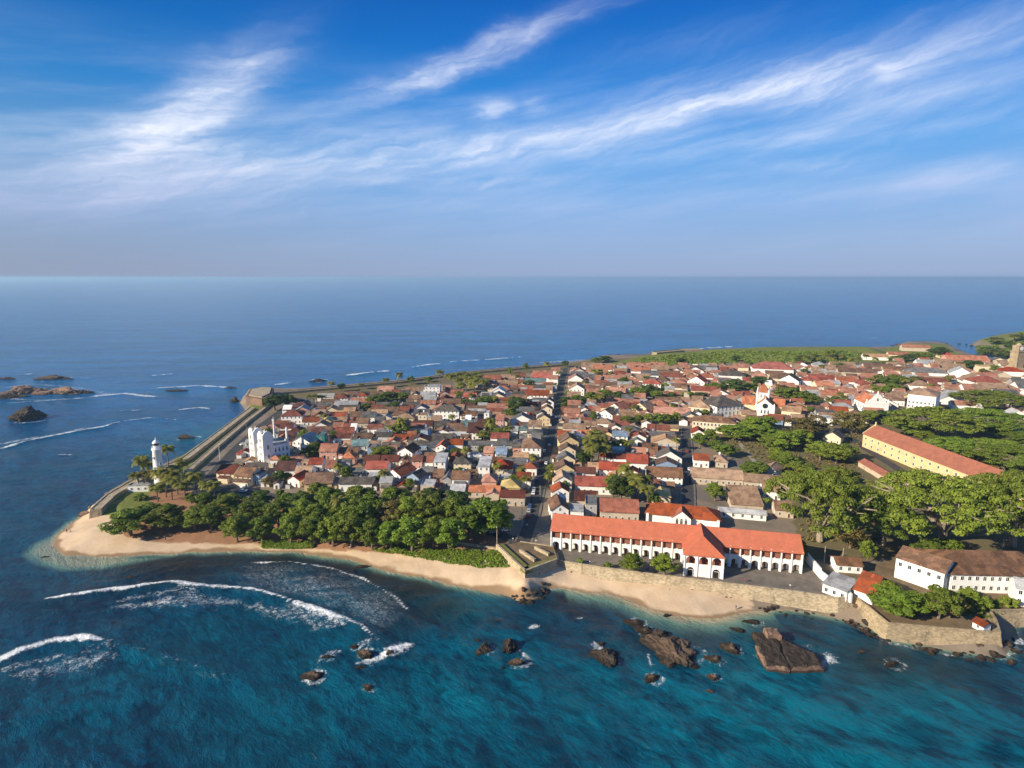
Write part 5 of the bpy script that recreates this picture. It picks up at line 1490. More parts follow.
def broad_proto(seed, mat, R0=7.0, H=13.0, ncl=52, nleaf=110, size=.33, bark='bark', squash=1.0, low=.32):
    rng = np.random.default_rng(seed); rr = random.Random(seed)
    cl = []
    for i in range(ncl):
        th = rng.random() * 6.283; k = rng.random() ** .55
        zf = rng.random()
        prof = math.sin(math.pi * (0.16 + .80 * zf)) ** .7
        r = R0 * .82 * k * prof * (0.8 + .4 * math.sin(th * 2 + seed) ** 2)
        z = H * (low + (1 - low) * zf * .92)
        c = rng.uniform(.15, .30) * R0
        cl.append((r * math.cos(th), r * math.sin(th), z, c, c * .72 * squash))
    me = quads_mesh('crown', leaf_cloud(cl, nleaf, size, rng), mat)
    mb = MB()
    mb.tube([(0, 0, -.4), (.2, .1, H * .2), (.1, .3, H * .45)], [.55, .42, .3], 7)
    for i in range(6):
        c = cl[rr.randrange(ncl)]
        mb.tube([(.1, .2, H * .22 + i * .4), (c[0] * .45, c[1] * .45, H * .42), (c[0] * .85, c[1] * .85, c[2] - .5)], [.28, .2, .07], 5)
    return (mb.mesh('trunk', [bark]), me, R0, H)


def rain_proto(seed, mat, R0=22.0, H=17.0):
    rng = np.random.default_rng(seed); rr = random.Random(seed)
    cl = []; limb = MB()
    limb.tube([(0, 0, -.5), (.2, .2, 2.4), (0, .4, 4.0)], [1.5, 1.15, 1.0], 9)
    nb = 9
    for i in range(nb):
        th = i / nb * 6.283 + rr.uniform(-.3, .3)
        L = R0 * rr.uniform(.62, .9)
        p1 = (math.cos(th) * L * .28, math.sin(th) * L * .28, H * .48)
        p2 = (math.cos(th + .15) * L * .62, math.sin(th + .15) * L * .62, H * .66)
        p3 = (math.cos(th + .05) * L, math.sin(th + .05) * L, H * .73)
        limb.tube([(0, .3, 3.4), p1, p2, p3], [.7, .5, .3, .1], 6)
        for j in range(4):
            q = th + rr.uniform(-.55, .55); l2 = L * rr.uniform(.6, 1.05)
            e = (math.cos(q) * l2, math.sin(q) * l2, H * rr.uniform(.7, .84))
            s = p1 if j < 2 else p2
            limb.tube([s, ((s[0] + e[0]) / 2 + rr.uniform(-1, 1), (s[1] + e[1]) / 2 + rr.uniform(-1, 1), (s[2] + e[2]) / 2 + .6), e], [.3, .2, .06], 5)
    for i in range(170):
        th = rng.random() * 6.283; k = math.sqrt(rng.random())
        r = R0 * k * (0.86 + .16 * math.sin(th * 3 + seed))
        z = H * (1.0 - .36 * k ** 2.2) - (rng.random() ** 1.5) * H * .26
        c = rng.uniform(1.5, 3.4)
        cl.append((r * math.cos(th), r * math.sin(th), z, c, c * .36))
    me = quads_mesh('crown', leaf_cloud(cl, 150, .30, rng, .6, .5), mat)
    return (limb.mesh('trunk', ['bark_pale']), me, R0, H)


def palm_proto(seed, H=10.0):
    rr = random.Random(seed)
    mb = MB(); bx, by = rr.uniform(-1.4, 1.4), rr.uniform(-1.2, 1.2)
    mb.tube([(0, 0, -.4), (bx * .25, by * .25, H * .35), (bx * .6, by * .6, H * .7), (bx, by, H)], [.3, .22, .18, .16], 6)
    fr = MB()
    for k in range(30):
        th = k * 2.399 + rr.uniform(-.2, .2)
        up = rr.uniform(-.5, 1.5); L = rr.uniform(3.5, 4.7)
        pts = []
        for j in range(7):
            s = j / 6
            out = L * (s - .12 * s * s * (1 + up * .2)); zz = up * L * .55 * s - L * .62 * s * s
            pts.append(Vector((bx + math.cos(th) * out, by + math.sin(th) * out, H + zz)))
        side = Vector((-math.sin(th), math.cos(th), 0))
        for j in range(13):
            s = (j + .6) / 13; i0 = min(5, int(s * 6)); f_ = s * 6 - i0
            p = pts[i0].lerp(pts[i0 + 1], f_); d = (pts[i0 + 1] - pts[i0]).normalized()
            w = 1.35 * math.sin(math.pi * (.12 + .83 * s)) ** .6
            for sg in (-1, 1):
                tip = p + side * sg * w * .85 + d * w * .55 - Vector((0, 0, .28 * w))
                a = p - d * .26; b_ = p + d * .26
                fr.add([a, b_, tip], [(0, 1, 2)])
    return (mb.mesh('trunk', ['bark']), fr.mesh('crown', ['palm_leaf']), 4.5, H + 1)


PROTO = {
    'green': [broad_proto(s, 'leaf_green') for s in (1, 2, 3, 4)],
    'dark': [broad_proto(s, 'leaf_dark') for s in (5, 6)],
    'yellow': [broad_proto(s, 'leaf_yellow') for s in (7, 8)],
    'lime': [broad_proto(s, 'leaf_lime') for s in (9, 10)],
    'olive': [broad_proto(s, 'leaf_olive', ncl=40, nleaf=55) for s in (11, 12)],
    'rain': [rain_proto(21, 'leaf_yellow'), rain_proto(22, 'leaf_lime'), rain_proto(23, 'leaf_yellow'), rain_proto(24, 'leaf_green')],
    'palm': [palm_proto(31), palm_proto(32, 12), palm_proto(33, 8.5)],
    'bush': [broad_proto(s, m_, 3.0, 3.2, 18, 60, .30, low=.12) for s, m_ in ((41, 'leaf_green'), (42, 'leaf_yellow'), (43, 'leaf_lime'))],
}
NAME = {'green': 'tree', 'dark': 'tree', 'yellow': 'tree', 'lime': 'tree', 'olive': 'tree', 'rain': 'rain_tree', 'palm': 'palm_tree', 'bush': 'bush'}
LOOK = {'green': 'leafy green tree', 'dark': 'dark green tree', 'yellow': 'yellow green tree', 'lime': 'bright green tree', 'olive': 'olive brown tree', 'rain': 'wide spreading rain tree', 'palm': 'coconut palm', 'bush': 'low rounded bush'}
TREE_OCC = []


def tscale(kind, px_, py_):
    if kind == 'rain': return 1.12, 1.04
    if kind == 'palm': return 1.25, 1.08
    if px_ < 515 and py_ > 505: return 1.15, .94
    if px_ > 690 and py_ > 425: return 1.14, 1.05
    return 1.12, 1.05




def tree(kind, x, y, w, h, var=None, z=None, label=None, group=None, sq=1.0):
    pr = PROTO[kind]; p = pr[(rnd.randrange(len(pr)) if var is None else var)]
    z = hgt(x, y) if z is None else z
    root = thing(NAME[kind], label, {'palm': 'palm', 'bush': 'bush'}.get(kind, 'tree'), (x, y, z), rnd.uniform(0, 6.28), group)
    s = w / 2 / p[2] / (1.0 if kind in ('palm',) else .95)
    root.scale = (s * rnd.uniform(.94, 1.06) * sq, s * rnd.uniform(.94, 1.06), h / p[3])
    obj('trunk', p[0], root); obj('crown', p[1], root)
    TREE_OCC.append((x, y, w / 2))
    if label is None: THINGS.append(dict(o=root, kind='tree', tk=kind, x=x, y=y, w=w, h=h, group=group))
    return root


# (kind, px, py of the foot, crown width px, height m)
TR = [('green', 131, 535, 44, 13), ('green', 168, 530, 36, 12), ('green', 195, 527, 30, 11), ('green', 150, 522, 30, 10), ('green', 212, 530, 30, 12), ('yellow', 237, 538, 30, 13), ('yellow', 262, 539, 27, 13), ('yellow', 291, 540, 30, 14), ('green', 314, 541, 30, 14),
      ('lime', 333, 543, 30, 14), ('yellow', 351, 545, 32, 15), ('green', 372, 547, 30, 14), ('lime', 391, 549, 30, 14), ('lime', 412, 551, 36, 15), ('green', 434, 550, 34, 15), ('lime', 449, 552, 34, 14),
      ('green', 250, 522, 30, 12), ('green', 278, 524, 30, 13), ('lime', 302, 525, 32, 14), ('green', 325, 526, 34, 15), ('yellow', 348, 527, 34, 15), ('green', 367, 526, 38, 16), ('olive', 390, 527, 36, 14), ('lime', 410, 528, 34, 15), ('green', 432, 530, 40, 16), ('green', 452, 531, 30, 15),
      ('lime', 484, 538, 50, 17), ('green', 470, 540, 36, 16), ('green', 498, 538, 28, 13), ('green', 360, 512, 36, 14), ('green', 330, 511, 30, 13), ('green', 395, 513, 34, 14), ('dark', 430, 515, 34, 14), ('dark', 455, 515, 30, 13), ('green', 225, 516, 28, 10), ('dark', 305, 512, 26, 11), ('green', 205, 512, 26, 10),
      ('palm', 147, 485, 16, 15), ('palm', 150, 488, 16, 10), ('palm', 166, 497, 18, 11), ('palm', 178, 494, 18, 13), ('palm', 197, 497, 18, 13), ('palm', 169, 470, 16, 14), ('palm', 140, 489, 14, 9), ('palm', 158, 501, 16, 9), ('palm', 187, 500, 16, 10), ('palm', 205, 500, 16, 9), ('palm', 152, 481, 15, 11), ('palm', 163, 490, 16, 12), ('palm', 172, 500, 16, 11), ('palm', 145, 480, 15, 13), ('palm', 183, 480, 15, 11), ('palm', 340, 528, 14, 15), ('palm', 420, 530, 14, 15),
      ('dark', 275, 410, 22, 13), ('dark', 288, 408, 18, 12), ('palm', 310, 404, 10, 8), ('palm', 318, 405, 11, 9), ('palm', 324, 404, 10, 8),
      ('lime', 311, 457, 18, 7), ('dark', 318, 453, 16, 7), ('lime', 347, 481, 13, 8), ('olive', 270, 487, 16, 6), ('dark', 282, 483, 15, 7), ('green', 382, 459, 24, 8), ('green', 401, 436, 20, 10), ('palm', 404, 436, 14, 13), ('palm', 393, 437, 12, 8), ('lime', 416, 437, 9, 5),
      ('green', 375, 406, 20, 9), ('dark', 388, 403, 24, 10), ('dark', 396, 412, 18, 9), ('green', 402, 402, 18, 9), ('green', 367, 411, 14, 7), ('palm', 400, 385, 8, 13), ('palm', 440, 384, 9, 14), ('green', 456, 456, 14, 5), ('dark', 483, 455, 10, 6),
      ('palm', 452, 388, 13, 14), ('palm', 457, 391, 13, 13), ('palm', 462, 387, 13, 15), ('palm', 466, 391, 13, 14), ('palm', 470, 388, 13, 15), ('palm', 474, 392, 13, 14), ('palm', 478, 389, 13, 14), ('palm', 482, 393, 12, 13), ('palm', 459, 394, 12, 11), ('palm', 472, 395, 12, 12), ('palm', 485, 390, 12, 12),
      ('green', 487, 405, 18, 8), ('green', 478, 407, 15, 7), ('dark', 516, 411, 24, 12), ('green', 512, 419, 14, 9), ('dark', 530, 388, 14, 8), ('palm', 491, 436, 11, 13), ('palm', 511, 439, 12, 9), ('green', 500, 438, 20, 7), ('yellow', 483, 439, 15, 6), ('green', 465, 406, 12, 6),
      ('palm', 586, 462, 17, 15), ('palm', 592, 466, 17, 14), ('palm', 598, 460, 17, 15), ('palm', 604, 464, 16, 12), ('palm', 590, 455, 16, 15), ('palm', 600, 452, 16, 14), ('dark', 584, 466, 18, 10), ('green', 601, 456, 20, 11), ('yellow', 622, 450, 14, 7), ('palm', 629, 451, 12, 7), ('green', 615, 452, 14, 7),
      ('dark', 621, 502, 26, 13), ('green', 613, 497, 18, 12), ('palm', 631, 497, 19, 13), ('palm', 638, 501, 19, 12), ('palm', 648, 507, 19, 11), ('palm', 645, 498, 17, 12), ('palm', 625, 488, 17, 13), ('yellow', 655, 505, 14, 6),
      ('dark', 566, 405, 16, 7), ('green', 578, 404, 16, 8), ('green', 592, 403, 18, 10), ('palm', 602, 405, 12, 10), ('green', 605, 399, 16, 9), ('dark', 620, 400, 18, 8), ('green', 638, 398, 18, 10), ('dark', 650, 396, 18, 11), ('green', 656, 400, 14, 9), ('palm', 600, 378, 8, 10), ('palm', 610, 380, 8, 9), ('green', 624, 385, 14, 8), ('palm', 593, 377, 8, 9),
      ('yellow', 627, 425, 13, 7), ('green', 638, 424, 13, 7), ('yellow', 648, 424, 13, 8), ('lime', 657, 424, 13, 8), ('yellow', 666, 424, 13, 8), ('lime', 675, 423, 12, 8),
      ('dark', 700, 401, 14, 8), ('green', 715, 392, 22, 9), ('dark', 735, 392, 26, 12), ('green', 750, 392, 16, 9), ('dark', 758, 386, 20, 10), ('green', 688, 399, 14, 7), ('dark', 672, 400, 12, 7),
      ('lime', 700, 447, 18, 9), ('green', 711, 441, 14, 8), ('yellow', 726, 457, 20, 8), ('green', 716, 452, 16, 8), ('green', 754, 479, 28, 10), ('lime', 715, 501, 20, 9), ('lime', 737, 440, 28, 10), ('lime', 752, 434, 28, 12), ('lime', 765, 440, 24, 10), ('green', 768, 430, 22, 10), ('lime', 727, 436, 20, 8),
      ('lime', 782, 450, 30, 12), ('olive', 800, 440, 34, 16), ('olive', 815, 436, 30, 15), ('lime', 778, 463, 24, 9), ('green', 786, 470, 26, 10), ('yellow', 820, 460, 28, 11), ('green', 836, 463, 30, 12), ('yellow', 845, 460, 20, 10), ('green', 800, 478, 28, 9),
      ('olive', 842, 432, 24, 15), ('olive', 856, 434, 26, 15), ('green', 868, 424, 20, 11), ('dark', 885, 424, 28, 10), ('dark', 905, 428, 24, 9), ('lime', 914, 437, 30, 12), ('green', 925, 443, 20, 8), 
      ('yellow', 790, 403, 26, 14), ('olive', 780, 398, 18, 13), ('green', 805, 405, 20, 12), ('green', 812, 407, 16, 10), ('green', 835, 403, 15, 6), ('dark', 806, 396, 10, 5),
      ('palm', 870, 388, 11, 10), ('palm', 878, 386, 12, 11), ('green', 885, 388, 20, 11), ('green', 896, 386, 20, 12), ('palm', 905, 388, 12, 11), ('palm', 912, 386, 12, 10), ('green', 893, 392, 22, 8), ('yellow', 880, 394, 18, 7), ('olive', 945, 383, 16, 7), ('dark', 922, 385, 12, 5),
      ('palm', 804, 366, 7, 12), ('palm', 811, 364, 7, 13), ('palm', 818, 367, 7, 12), ('palm', 826, 365, 7, 13), ('palm', 834, 367, 7, 12), ('palm', 842, 365, 7, 13), ('palm', 850, 367, 7, 12), ('palm', 858, 366, 7, 11), ('palm', 866, 364, 7, 12), ('palm', 874, 366, 7, 11), ('green', 800, 364, 14, 12), ('dark', 815, 362, 13, 10), ('green', 830, 360, 16, 14), ('green', 838, 370, 12, 9),
      ('green', 895, 362, 14, 8), ('dark', 905, 361, 14, 9), ('green', 915, 360, 16, 10), ('green', 925, 360, 16, 11), ('dark', 938, 357, 18, 14), ('green', 948, 362, 14, 9), ('green', 890, 366, 14, 7), ('dark', 970, 370, 18, 12), ('green', 960, 377, 12, 8), ('dark', 978, 367, 12, 8), ('green', 994, 373, 16, 9), ('olive', 985, 375, 14, 6),
      ('rain', 820, 541, 98, 29), ('rain', 942, 545, 122, 29), ('rain', 884, 545, 62, 19), ('rain', 1012, 546, 100, 30), ('rain', 935, 438, 78, 21), ('rain', 985, 433, 66, 17), ('rain', 990, 409, 62, 15), ('rain', 1003, 470, 64, 14), ('rain', 1042, 482, 64, 15), ('rain', 955, 458, 56, 12), ('rain', 1000, 462, 60, 13),
      ('green', 838, 488, 34, 11), ('lime', 812, 490, 30, 10), ('lime', 790, 492, 28, 10), ('green', 770, 450, 24, 9), ('yellow', 800, 446, 26, 11), ('green', 845, 500, 30, 9), ('palm', 893, 506, 20, 12), ('palm', 878, 503, 20, 11), ('olive', 870, 520, 26, 9),
      ('green', 232, 508, 24, 8), ('dark', 262, 507, 24, 9), ('lime', 286, 508, 22, 8), ('bush', 222, 498, 10, 3), ('bush', 300, 497, 12, 3), ('bush', 280, 496, 10, 3), ('green', 318, 500, 22, 9), ('palm', 215, 499, 16, 9), ('palm', 172, 487, 16, 11), ('bush', 160, 492, 12, 3), ('bush', 182, 490, 12, 3), ('bush', 190, 500, 14, 3), ('bush', 140, 500, 14, 3), ('bush', 204, 503, 14, 3),
      ('lime', 1000, 440, 32, 11), ('green', 1020, 446, 30, 10), ('olive', 1005, 452, 18, 9),
      ('palm', 870, 512, 22, 12), ('palm', 885, 514, 22, 12), ('palm', 900, 512, 22, 11), ('palm', 912, 514, 20, 10), ('olive', 850, 548, 30, 9), ('green', 800, 560, 16, 8), ('green', 867, 562, 16, 9), ('green', 930, 560, 30, 8), ('green', 948, 558, 26, 8),
      ('lime', 893, 613, 44, 8), ('lime', 912, 613, 30, 7), ('green', 885, 600, 28, 7), ('yellow', 938, 619, 34, 11), ('olive', 950, 618, 26, 8), ('bush', 985, 606, 20, 3.5), ('lime', 970, 604, 24, 5), ('bush', 1008, 606, 18, 3), ('bush', 975, 612, 16, 3),
      ('lime', 631, 572, 22, 7), ('lime', 664, 575, 24, 7.5), ('bush', 580, 563, 8, 2.2), ('bush', 606, 568, 11, 2.4), ('dark', 605, 362, 14, 8), ('green', 596, 363, 12, 7), ('dark', 565, 367, 8, 8), ('dark', 735, 362, 10, 9), ('dark', 680, 363, 12, 7)]
for kd, px_, py_, wpx, hh in TR:
    x, y = at(px_, py_, GZ if py_ < 530 or px_ > 520 else 3.2)
    if kd == 'rain': hh *= 1.0
    z = GZ if px_ > 560 and py_ > 540 else None
    ks, kh = tscale(kd, px_, py_)
    tree(kd, x, y, wpx * pix(x, y, GZ)[2] / F * ks, hh * kh, z=z)
for i in range(12):
    s_ = (i + rnd.uniform(0, .8)) / 12; px_ = 320 + 235 * s_
    x, y = at(px_, float(np.interp(px_, [300, 345, 400, 440, 480, 560], [396, 391, 386, 380.5, 375.5, 369])), GZ)
    tree(rnd.choice(['palm', 'palm', 'green', 'bush']), x, y, rnd.uniform(8, 12), rnd.uniform(5, 11), group='plants along the far rampart')
# trees on the headland beyond the inlet
for i in range(34):
    x, y = at(rnd.uniform(984, 1045), rnd.uniform(341.5, 350), 12)
    tree(rnd.choice(['green', 'palm', 'green', 'dark', 'lime']), x, y, rnd.uniform(18, 30), rnd.uniform(11, 17), group='trees on the headland')
    THINGS[-1]['head'] = True

# ------------------------------------------------------------------ fill the blocks between with more houses
town = pxpoly([(216, 489), (236, 465), (264, 430), (300, 405), (340, 397.5), (400, 392), (460, 387), (510, 379), (545, 375), (575, 371), (620, 367), (700, 367), (780, 368), (870, 366), (960, 362), (1060, 362), (1110, 372), (1110, 420),
               (1024, 418), (960, 410), (905, 403), (850, 424), (780, 424), (742, 425), (742, 432), (692, 440), (692, 497), (780, 494), (800, 520), (804, 540), (720, 528), (640, 512), (576, 520), (570, 512), (540, 500), (520, 512), (500, 500), (400, 489), (300, 489), (220, 491)])
STP = np.array([at(*q, GZ) for q in [(521, 549), (531, 520), (540, 482), (549, 445), (556, 412), (562, 385), (566, 368)]]); STX, STY = STP[:, 0], STP[:, 1]
TREE_FREE = [(x, y, r * .55) for x, y, r in TREE_OCC]
cand = []
y = 296.0
frng = random.Random(77)
while y < 1010:
    dy = 10.5 if y < 480 else (12 if y < 640 else 15)
    x = -240 + frng.uniform(0, 6)
    while x < 900:
        big_ = 1.0 + max(0, (y - 480)) / 500 + max(0, x - 150) / 900
        w = frng.choice([frng.uniform(5, 8), frng.uniform(8, 13), frng.uniform(12, 19)]) * big_; d = frng.uniform(8.5, 12.5) * big_
        X, Y = x + w / 2, y + frng.uniform(-2, 2)
        x += w + frng.choice([.3, .6, 1.0, 2.5])
        if not bool(inside(np.array([[X, Y]]), town)[0]): continue
        for att in range(3):
            me_ = (X, Y, w / 2, d / 2, heading(X, Y))
            if any(overlap(me_, o, .7) for o in OCC) or any((X - a) ** 2 + (Y - b_) ** 2 < (r + min(w, d) * .45) ** 2 for a, b_, r in TREE_FREE):
                w *= .72; d *= .76; continue
            cand.append((X, Y, w, d)); OCC.append((X, Y, w / 2, d / 2, me_[4])); break
    y += dy
print('fill candidates', len(cand))
ind = len([q for q in THINGS if q['kind'] == 'house'])
cand.sort(key=lambda c: c[1])
LIMIT = 285
far_mb = {}
for i, (X, Y, w, d) in enumerate(cand):
    left = X < 40
    if X < 45: rc = frng.choices(['rust', 'maroon', 'brown', 'grey', 'pale', 'red', 'dark', 'tan', 'teal', 'salmon', 'orange'], [4, 2.5, 6, 3.5, 3, 1.2, 2, 4, .6, 2, .7])[0]
    elif Y < 470: rc = frng.choices(['brown', 'tan', 'rust', 'grey', 'pale', 'red', 'dark', 'salmon'], [6, 5, 2.5, 2.5, 2, .8, 1, 2])[0]
    else: rc = frng.choices(['salmon', 'tan', 'brown', 'red', 'pale', 'grey', 'orange', 'rust'], [8, 7, 2.2, 1.2, 2.6, 1.4, 1, .6])[0]
    wc = frng.choices(['white', 'cream', 'beige', 'grey', 'pink', 'blue', 'yellow'], [6, 3, 2, 1.3, 1, .5, .7])[0]
    kd = frng.choices(['gx', 'gy', 'hip', 'flat', 'shed'], [6, 2.4, 1.4, .9, .8])[0]
    if kd in ('flat', 'shed') and max(w, d) > 10: kd = 'gx'
    if kd == 'flat': rc = frng.choice(['grey', 'pale', 'tan', 'grey'])
    h = frng.choice([2.7, 3.0, 3.2, 3.6, 4.2, 4.8]) * (1.0 if w > 6 else .8)
    sx_ = float(np.interp(Y, STY, STX))
    if 3 < sx_ - X < 13 and Y > 255: h = max(h, frng.uniform(6.2, 7.6))
    if w < 4.5 or d < 4.5: h = min(h, 3.4)
    if ind < LIMIT:
        house(X, Y, w - .3, d - .3, h, kd, rc, wc, None, {'shed': .12}.get(kd, frng.uniform(.36, .52)), win=(Y < 450), ext=frng.choices([0, 1, 2, 4], [4, 2, 2, 3])[0], occupy=False)
        ind += 1
    else:
        a = heading(X, Y); c, s = math.cos(a), math.sin(a)
        for part, key in ((0, WALLS[wc][0].name), (1, ROOFS[rc][0].name)):
            q = MB()
            if part == 0: wall_box(q, w - .3, d - .3, h, kd, .5)
            else: roof_shape(q, w - .3, d - .3, h, kd, .5 if kd != 'shed' else .12)
            tgt = far_mb.setdefault(key, MB())
            tgt.add([(X + px_ * c - py_ * s, Y + px_ * s + py_ * c, GZ + pz) for px_, py_, pz in q.v], q.f)
if far_mb:
    allm = MB(); names = list(far_mb)
    for i, k in enumerate(names): allm.add(far_mb[k].v, far_mb[k].f, i)
    tag(allm.build('far_house_rows', names), 'mass of small far houses with tan and red roofs beyond the town', 'houses', None, 'stuff')
print('houses', ind)

# yard trees in the gaps
k = 0; trng = random.Random(5)
while k < 92:
    px_, py_ = trng.uniform(230, 1010), trng.choice([trng.uniform(366, 420), trng.uniform(400, 500)])
    x, y = at(px_, py_, GZ)
    if not bool(inside(np.array([[x, y]]), town)[0]): continue
    if any(overlap((x, y, .7, .7, 0), o, .2) for o in OCC): continue
    kd = trng.choice(['green', 'palm', 'lime', 'palm', 'yellow', 'green', 'palm'])
    hh = {'palm': 9, 'bush': 3}.get(kd, trng.uniform(5, 8.5))
    tree(kd, x, y, {'palm': 8, 'bush': 5}.get(kd, trng.uniform(6, 10)) * (1 + max(0, y - 450) / 700), hh); k += 1

# ------------------------------------------------------------------ low green creepers and hedges
def cover(name, label, px_polys, n, size, mat, z=2.0, hmax=.8):
    rng = np.random.default_rng(abs(hash(name)) % 1000 if False else len(label))
    P = []
    for poly in px_polys:
        w = pxpoly(poly, z); lo, hi = w.min(0), w.max(0)
        pts = rng.uniform(lo, hi, size=(n * 3, 2)); pts = pts[inside(pts, w)][:n]; P.append(pts)
    P = np.concatenate(P)
    zz, _ = height(P)
    bump = fbm2(P[:, 0], P[:, 1], 3.0, 4) ** 1.4
    cl = [(p[0], p[1], zz_ + hmax * b_ * .8, .7, .3 + hmax * b_ * .5) for p, zz_, b_ in zip(P, zz, bump)]
    V = leaf_cloud(cl, 7, size, rng, .4, .8)
    return tag(obj(name, quads_mesh(name, V, mat)), label, 'ground cover', None, 'stuff')


cover('beach_creeper', 'bright green creeper covering the upper beach under the trees', [[(262, 539), (312, 541), (313, 545), (262, 544)], [(372, 549), (400, 547), (440, 553), (500, 558), (509, 572), (480, 570), (450, 564), (410, 556)]], 1500, .3, 'leaf_lime', 2.5, 1.0)
cover('bank_scrub', 'green scrub on the far grassy rampart bank', [[(640, 358), (720, 354), (860, 353), (860, 358), (720, 361), (640, 363)]], 1600, 1.1, 'leaf_yellow', 9, 1.5)
cover('garden_scrub', 'rough grass and scrub under the park trees', [[(712, 445), (735, 436), (860, 432), (858, 470), (900, 505), (880, 540), (800, 545), (795, 500), (780, 470)], [(930, 440), (1024, 436), (1024, 470), (1000, 470)]], 1500, .45, 'leaf_olive', 5, .8)
cover('terrace_scrub', 'low scrub along the garden terrace behind the sea wall', [[(900, 612), (990, 618), (1024, 606), (1024, 596), (950, 604), (880, 606)]], 500, .28, 'leaf_green', 5, 1.0)

# ------------------------------------------------------------------ rocks
def rock_mesh(seed, flat=1.0, rough=.62, sub=4):
    import bmesh
    bm = bmesh.new(); bmesh.ops.create_icosphere(bm, subdivisions=sub, radius=1.0)
    off = Vector((seed * 3.7, seed * 1.3, seed * 5.1))
    for v_ in bm.verts:
        p = v_.co.copy()
        v_.co = p * (1 + rough * mnoise.noise(p * 1.1 + off))
        # facets: cut by a few planes
        for j in range(6):
            n_ = Vector((math.sin(seed * 2.1 + j * 2.4), math.cos(seed * 1.7 + j * 1.9), .25 + .5 * math.sin(j + seed))).normalized()
            dd = v_.co.dot(n_) - .74
            if dd > 0: v_.co -= n_ * dd * .75
        q = v_.co.copy()
        st_ = math.sin(q.z * 7 + 3 * mnoise.noise(q * 1.5 + off)) * .05      # worn ledges
        crack = -0.16 * max(0.0, 1 - abs(mnoise.noise(q * 1.9 + off * 2)) * 9)
        k = 1 + rough * .34 * mnoise.noise(q * 3.1 + off) + rough * .22 * mnoise.noise(q * 7 + off) + rough * .12 * mnoise.noise(q * 15 + off) + st_ + crack
        v_.co = q * k
    me = bpy.data.meshes.new('rock'); bm.to_mesh(me); bm.free()
    return me


ROCKM = {}


def rock(px_, py_, wpx, hpx, rz, mat, label, name='rock', group=None, seed=None, rot=None, z=0.0):
    """a rock whose outline spans about wpx by hpx in the picture"""
    x, y = at(px_, py_, z)
    m_ = pix(x, y, 0)[2] / F
    rx = wpx * m_ / 2
    dep = math.atan2(CAMH, y)
    ry = max(rx * .35, (hpx * m_ / 2 - rz * .6 * math.cos(dep)) / max(.15, math.sin(dep)))
    s = rnd.randrange(8) if seed is None else seed
    k = (s, mat)
    if k not in ROCKM:
        ROCKM[k] = rock_mesh(s + 1, sub=5); ROCKM[k].materials.append(MATS[mat])
    o = obj(name, ROCKM[k], None, (x, y, z - rz * .15), rnd.uniform(-.4, .4) if rot is None else rot)
    o.scale = (rx * 1.18, min(ry, rx * 2.5) * 1.18, rz * (1.15 if py_ < 500 else .95))
    return tag(o, label, 'rock', group)


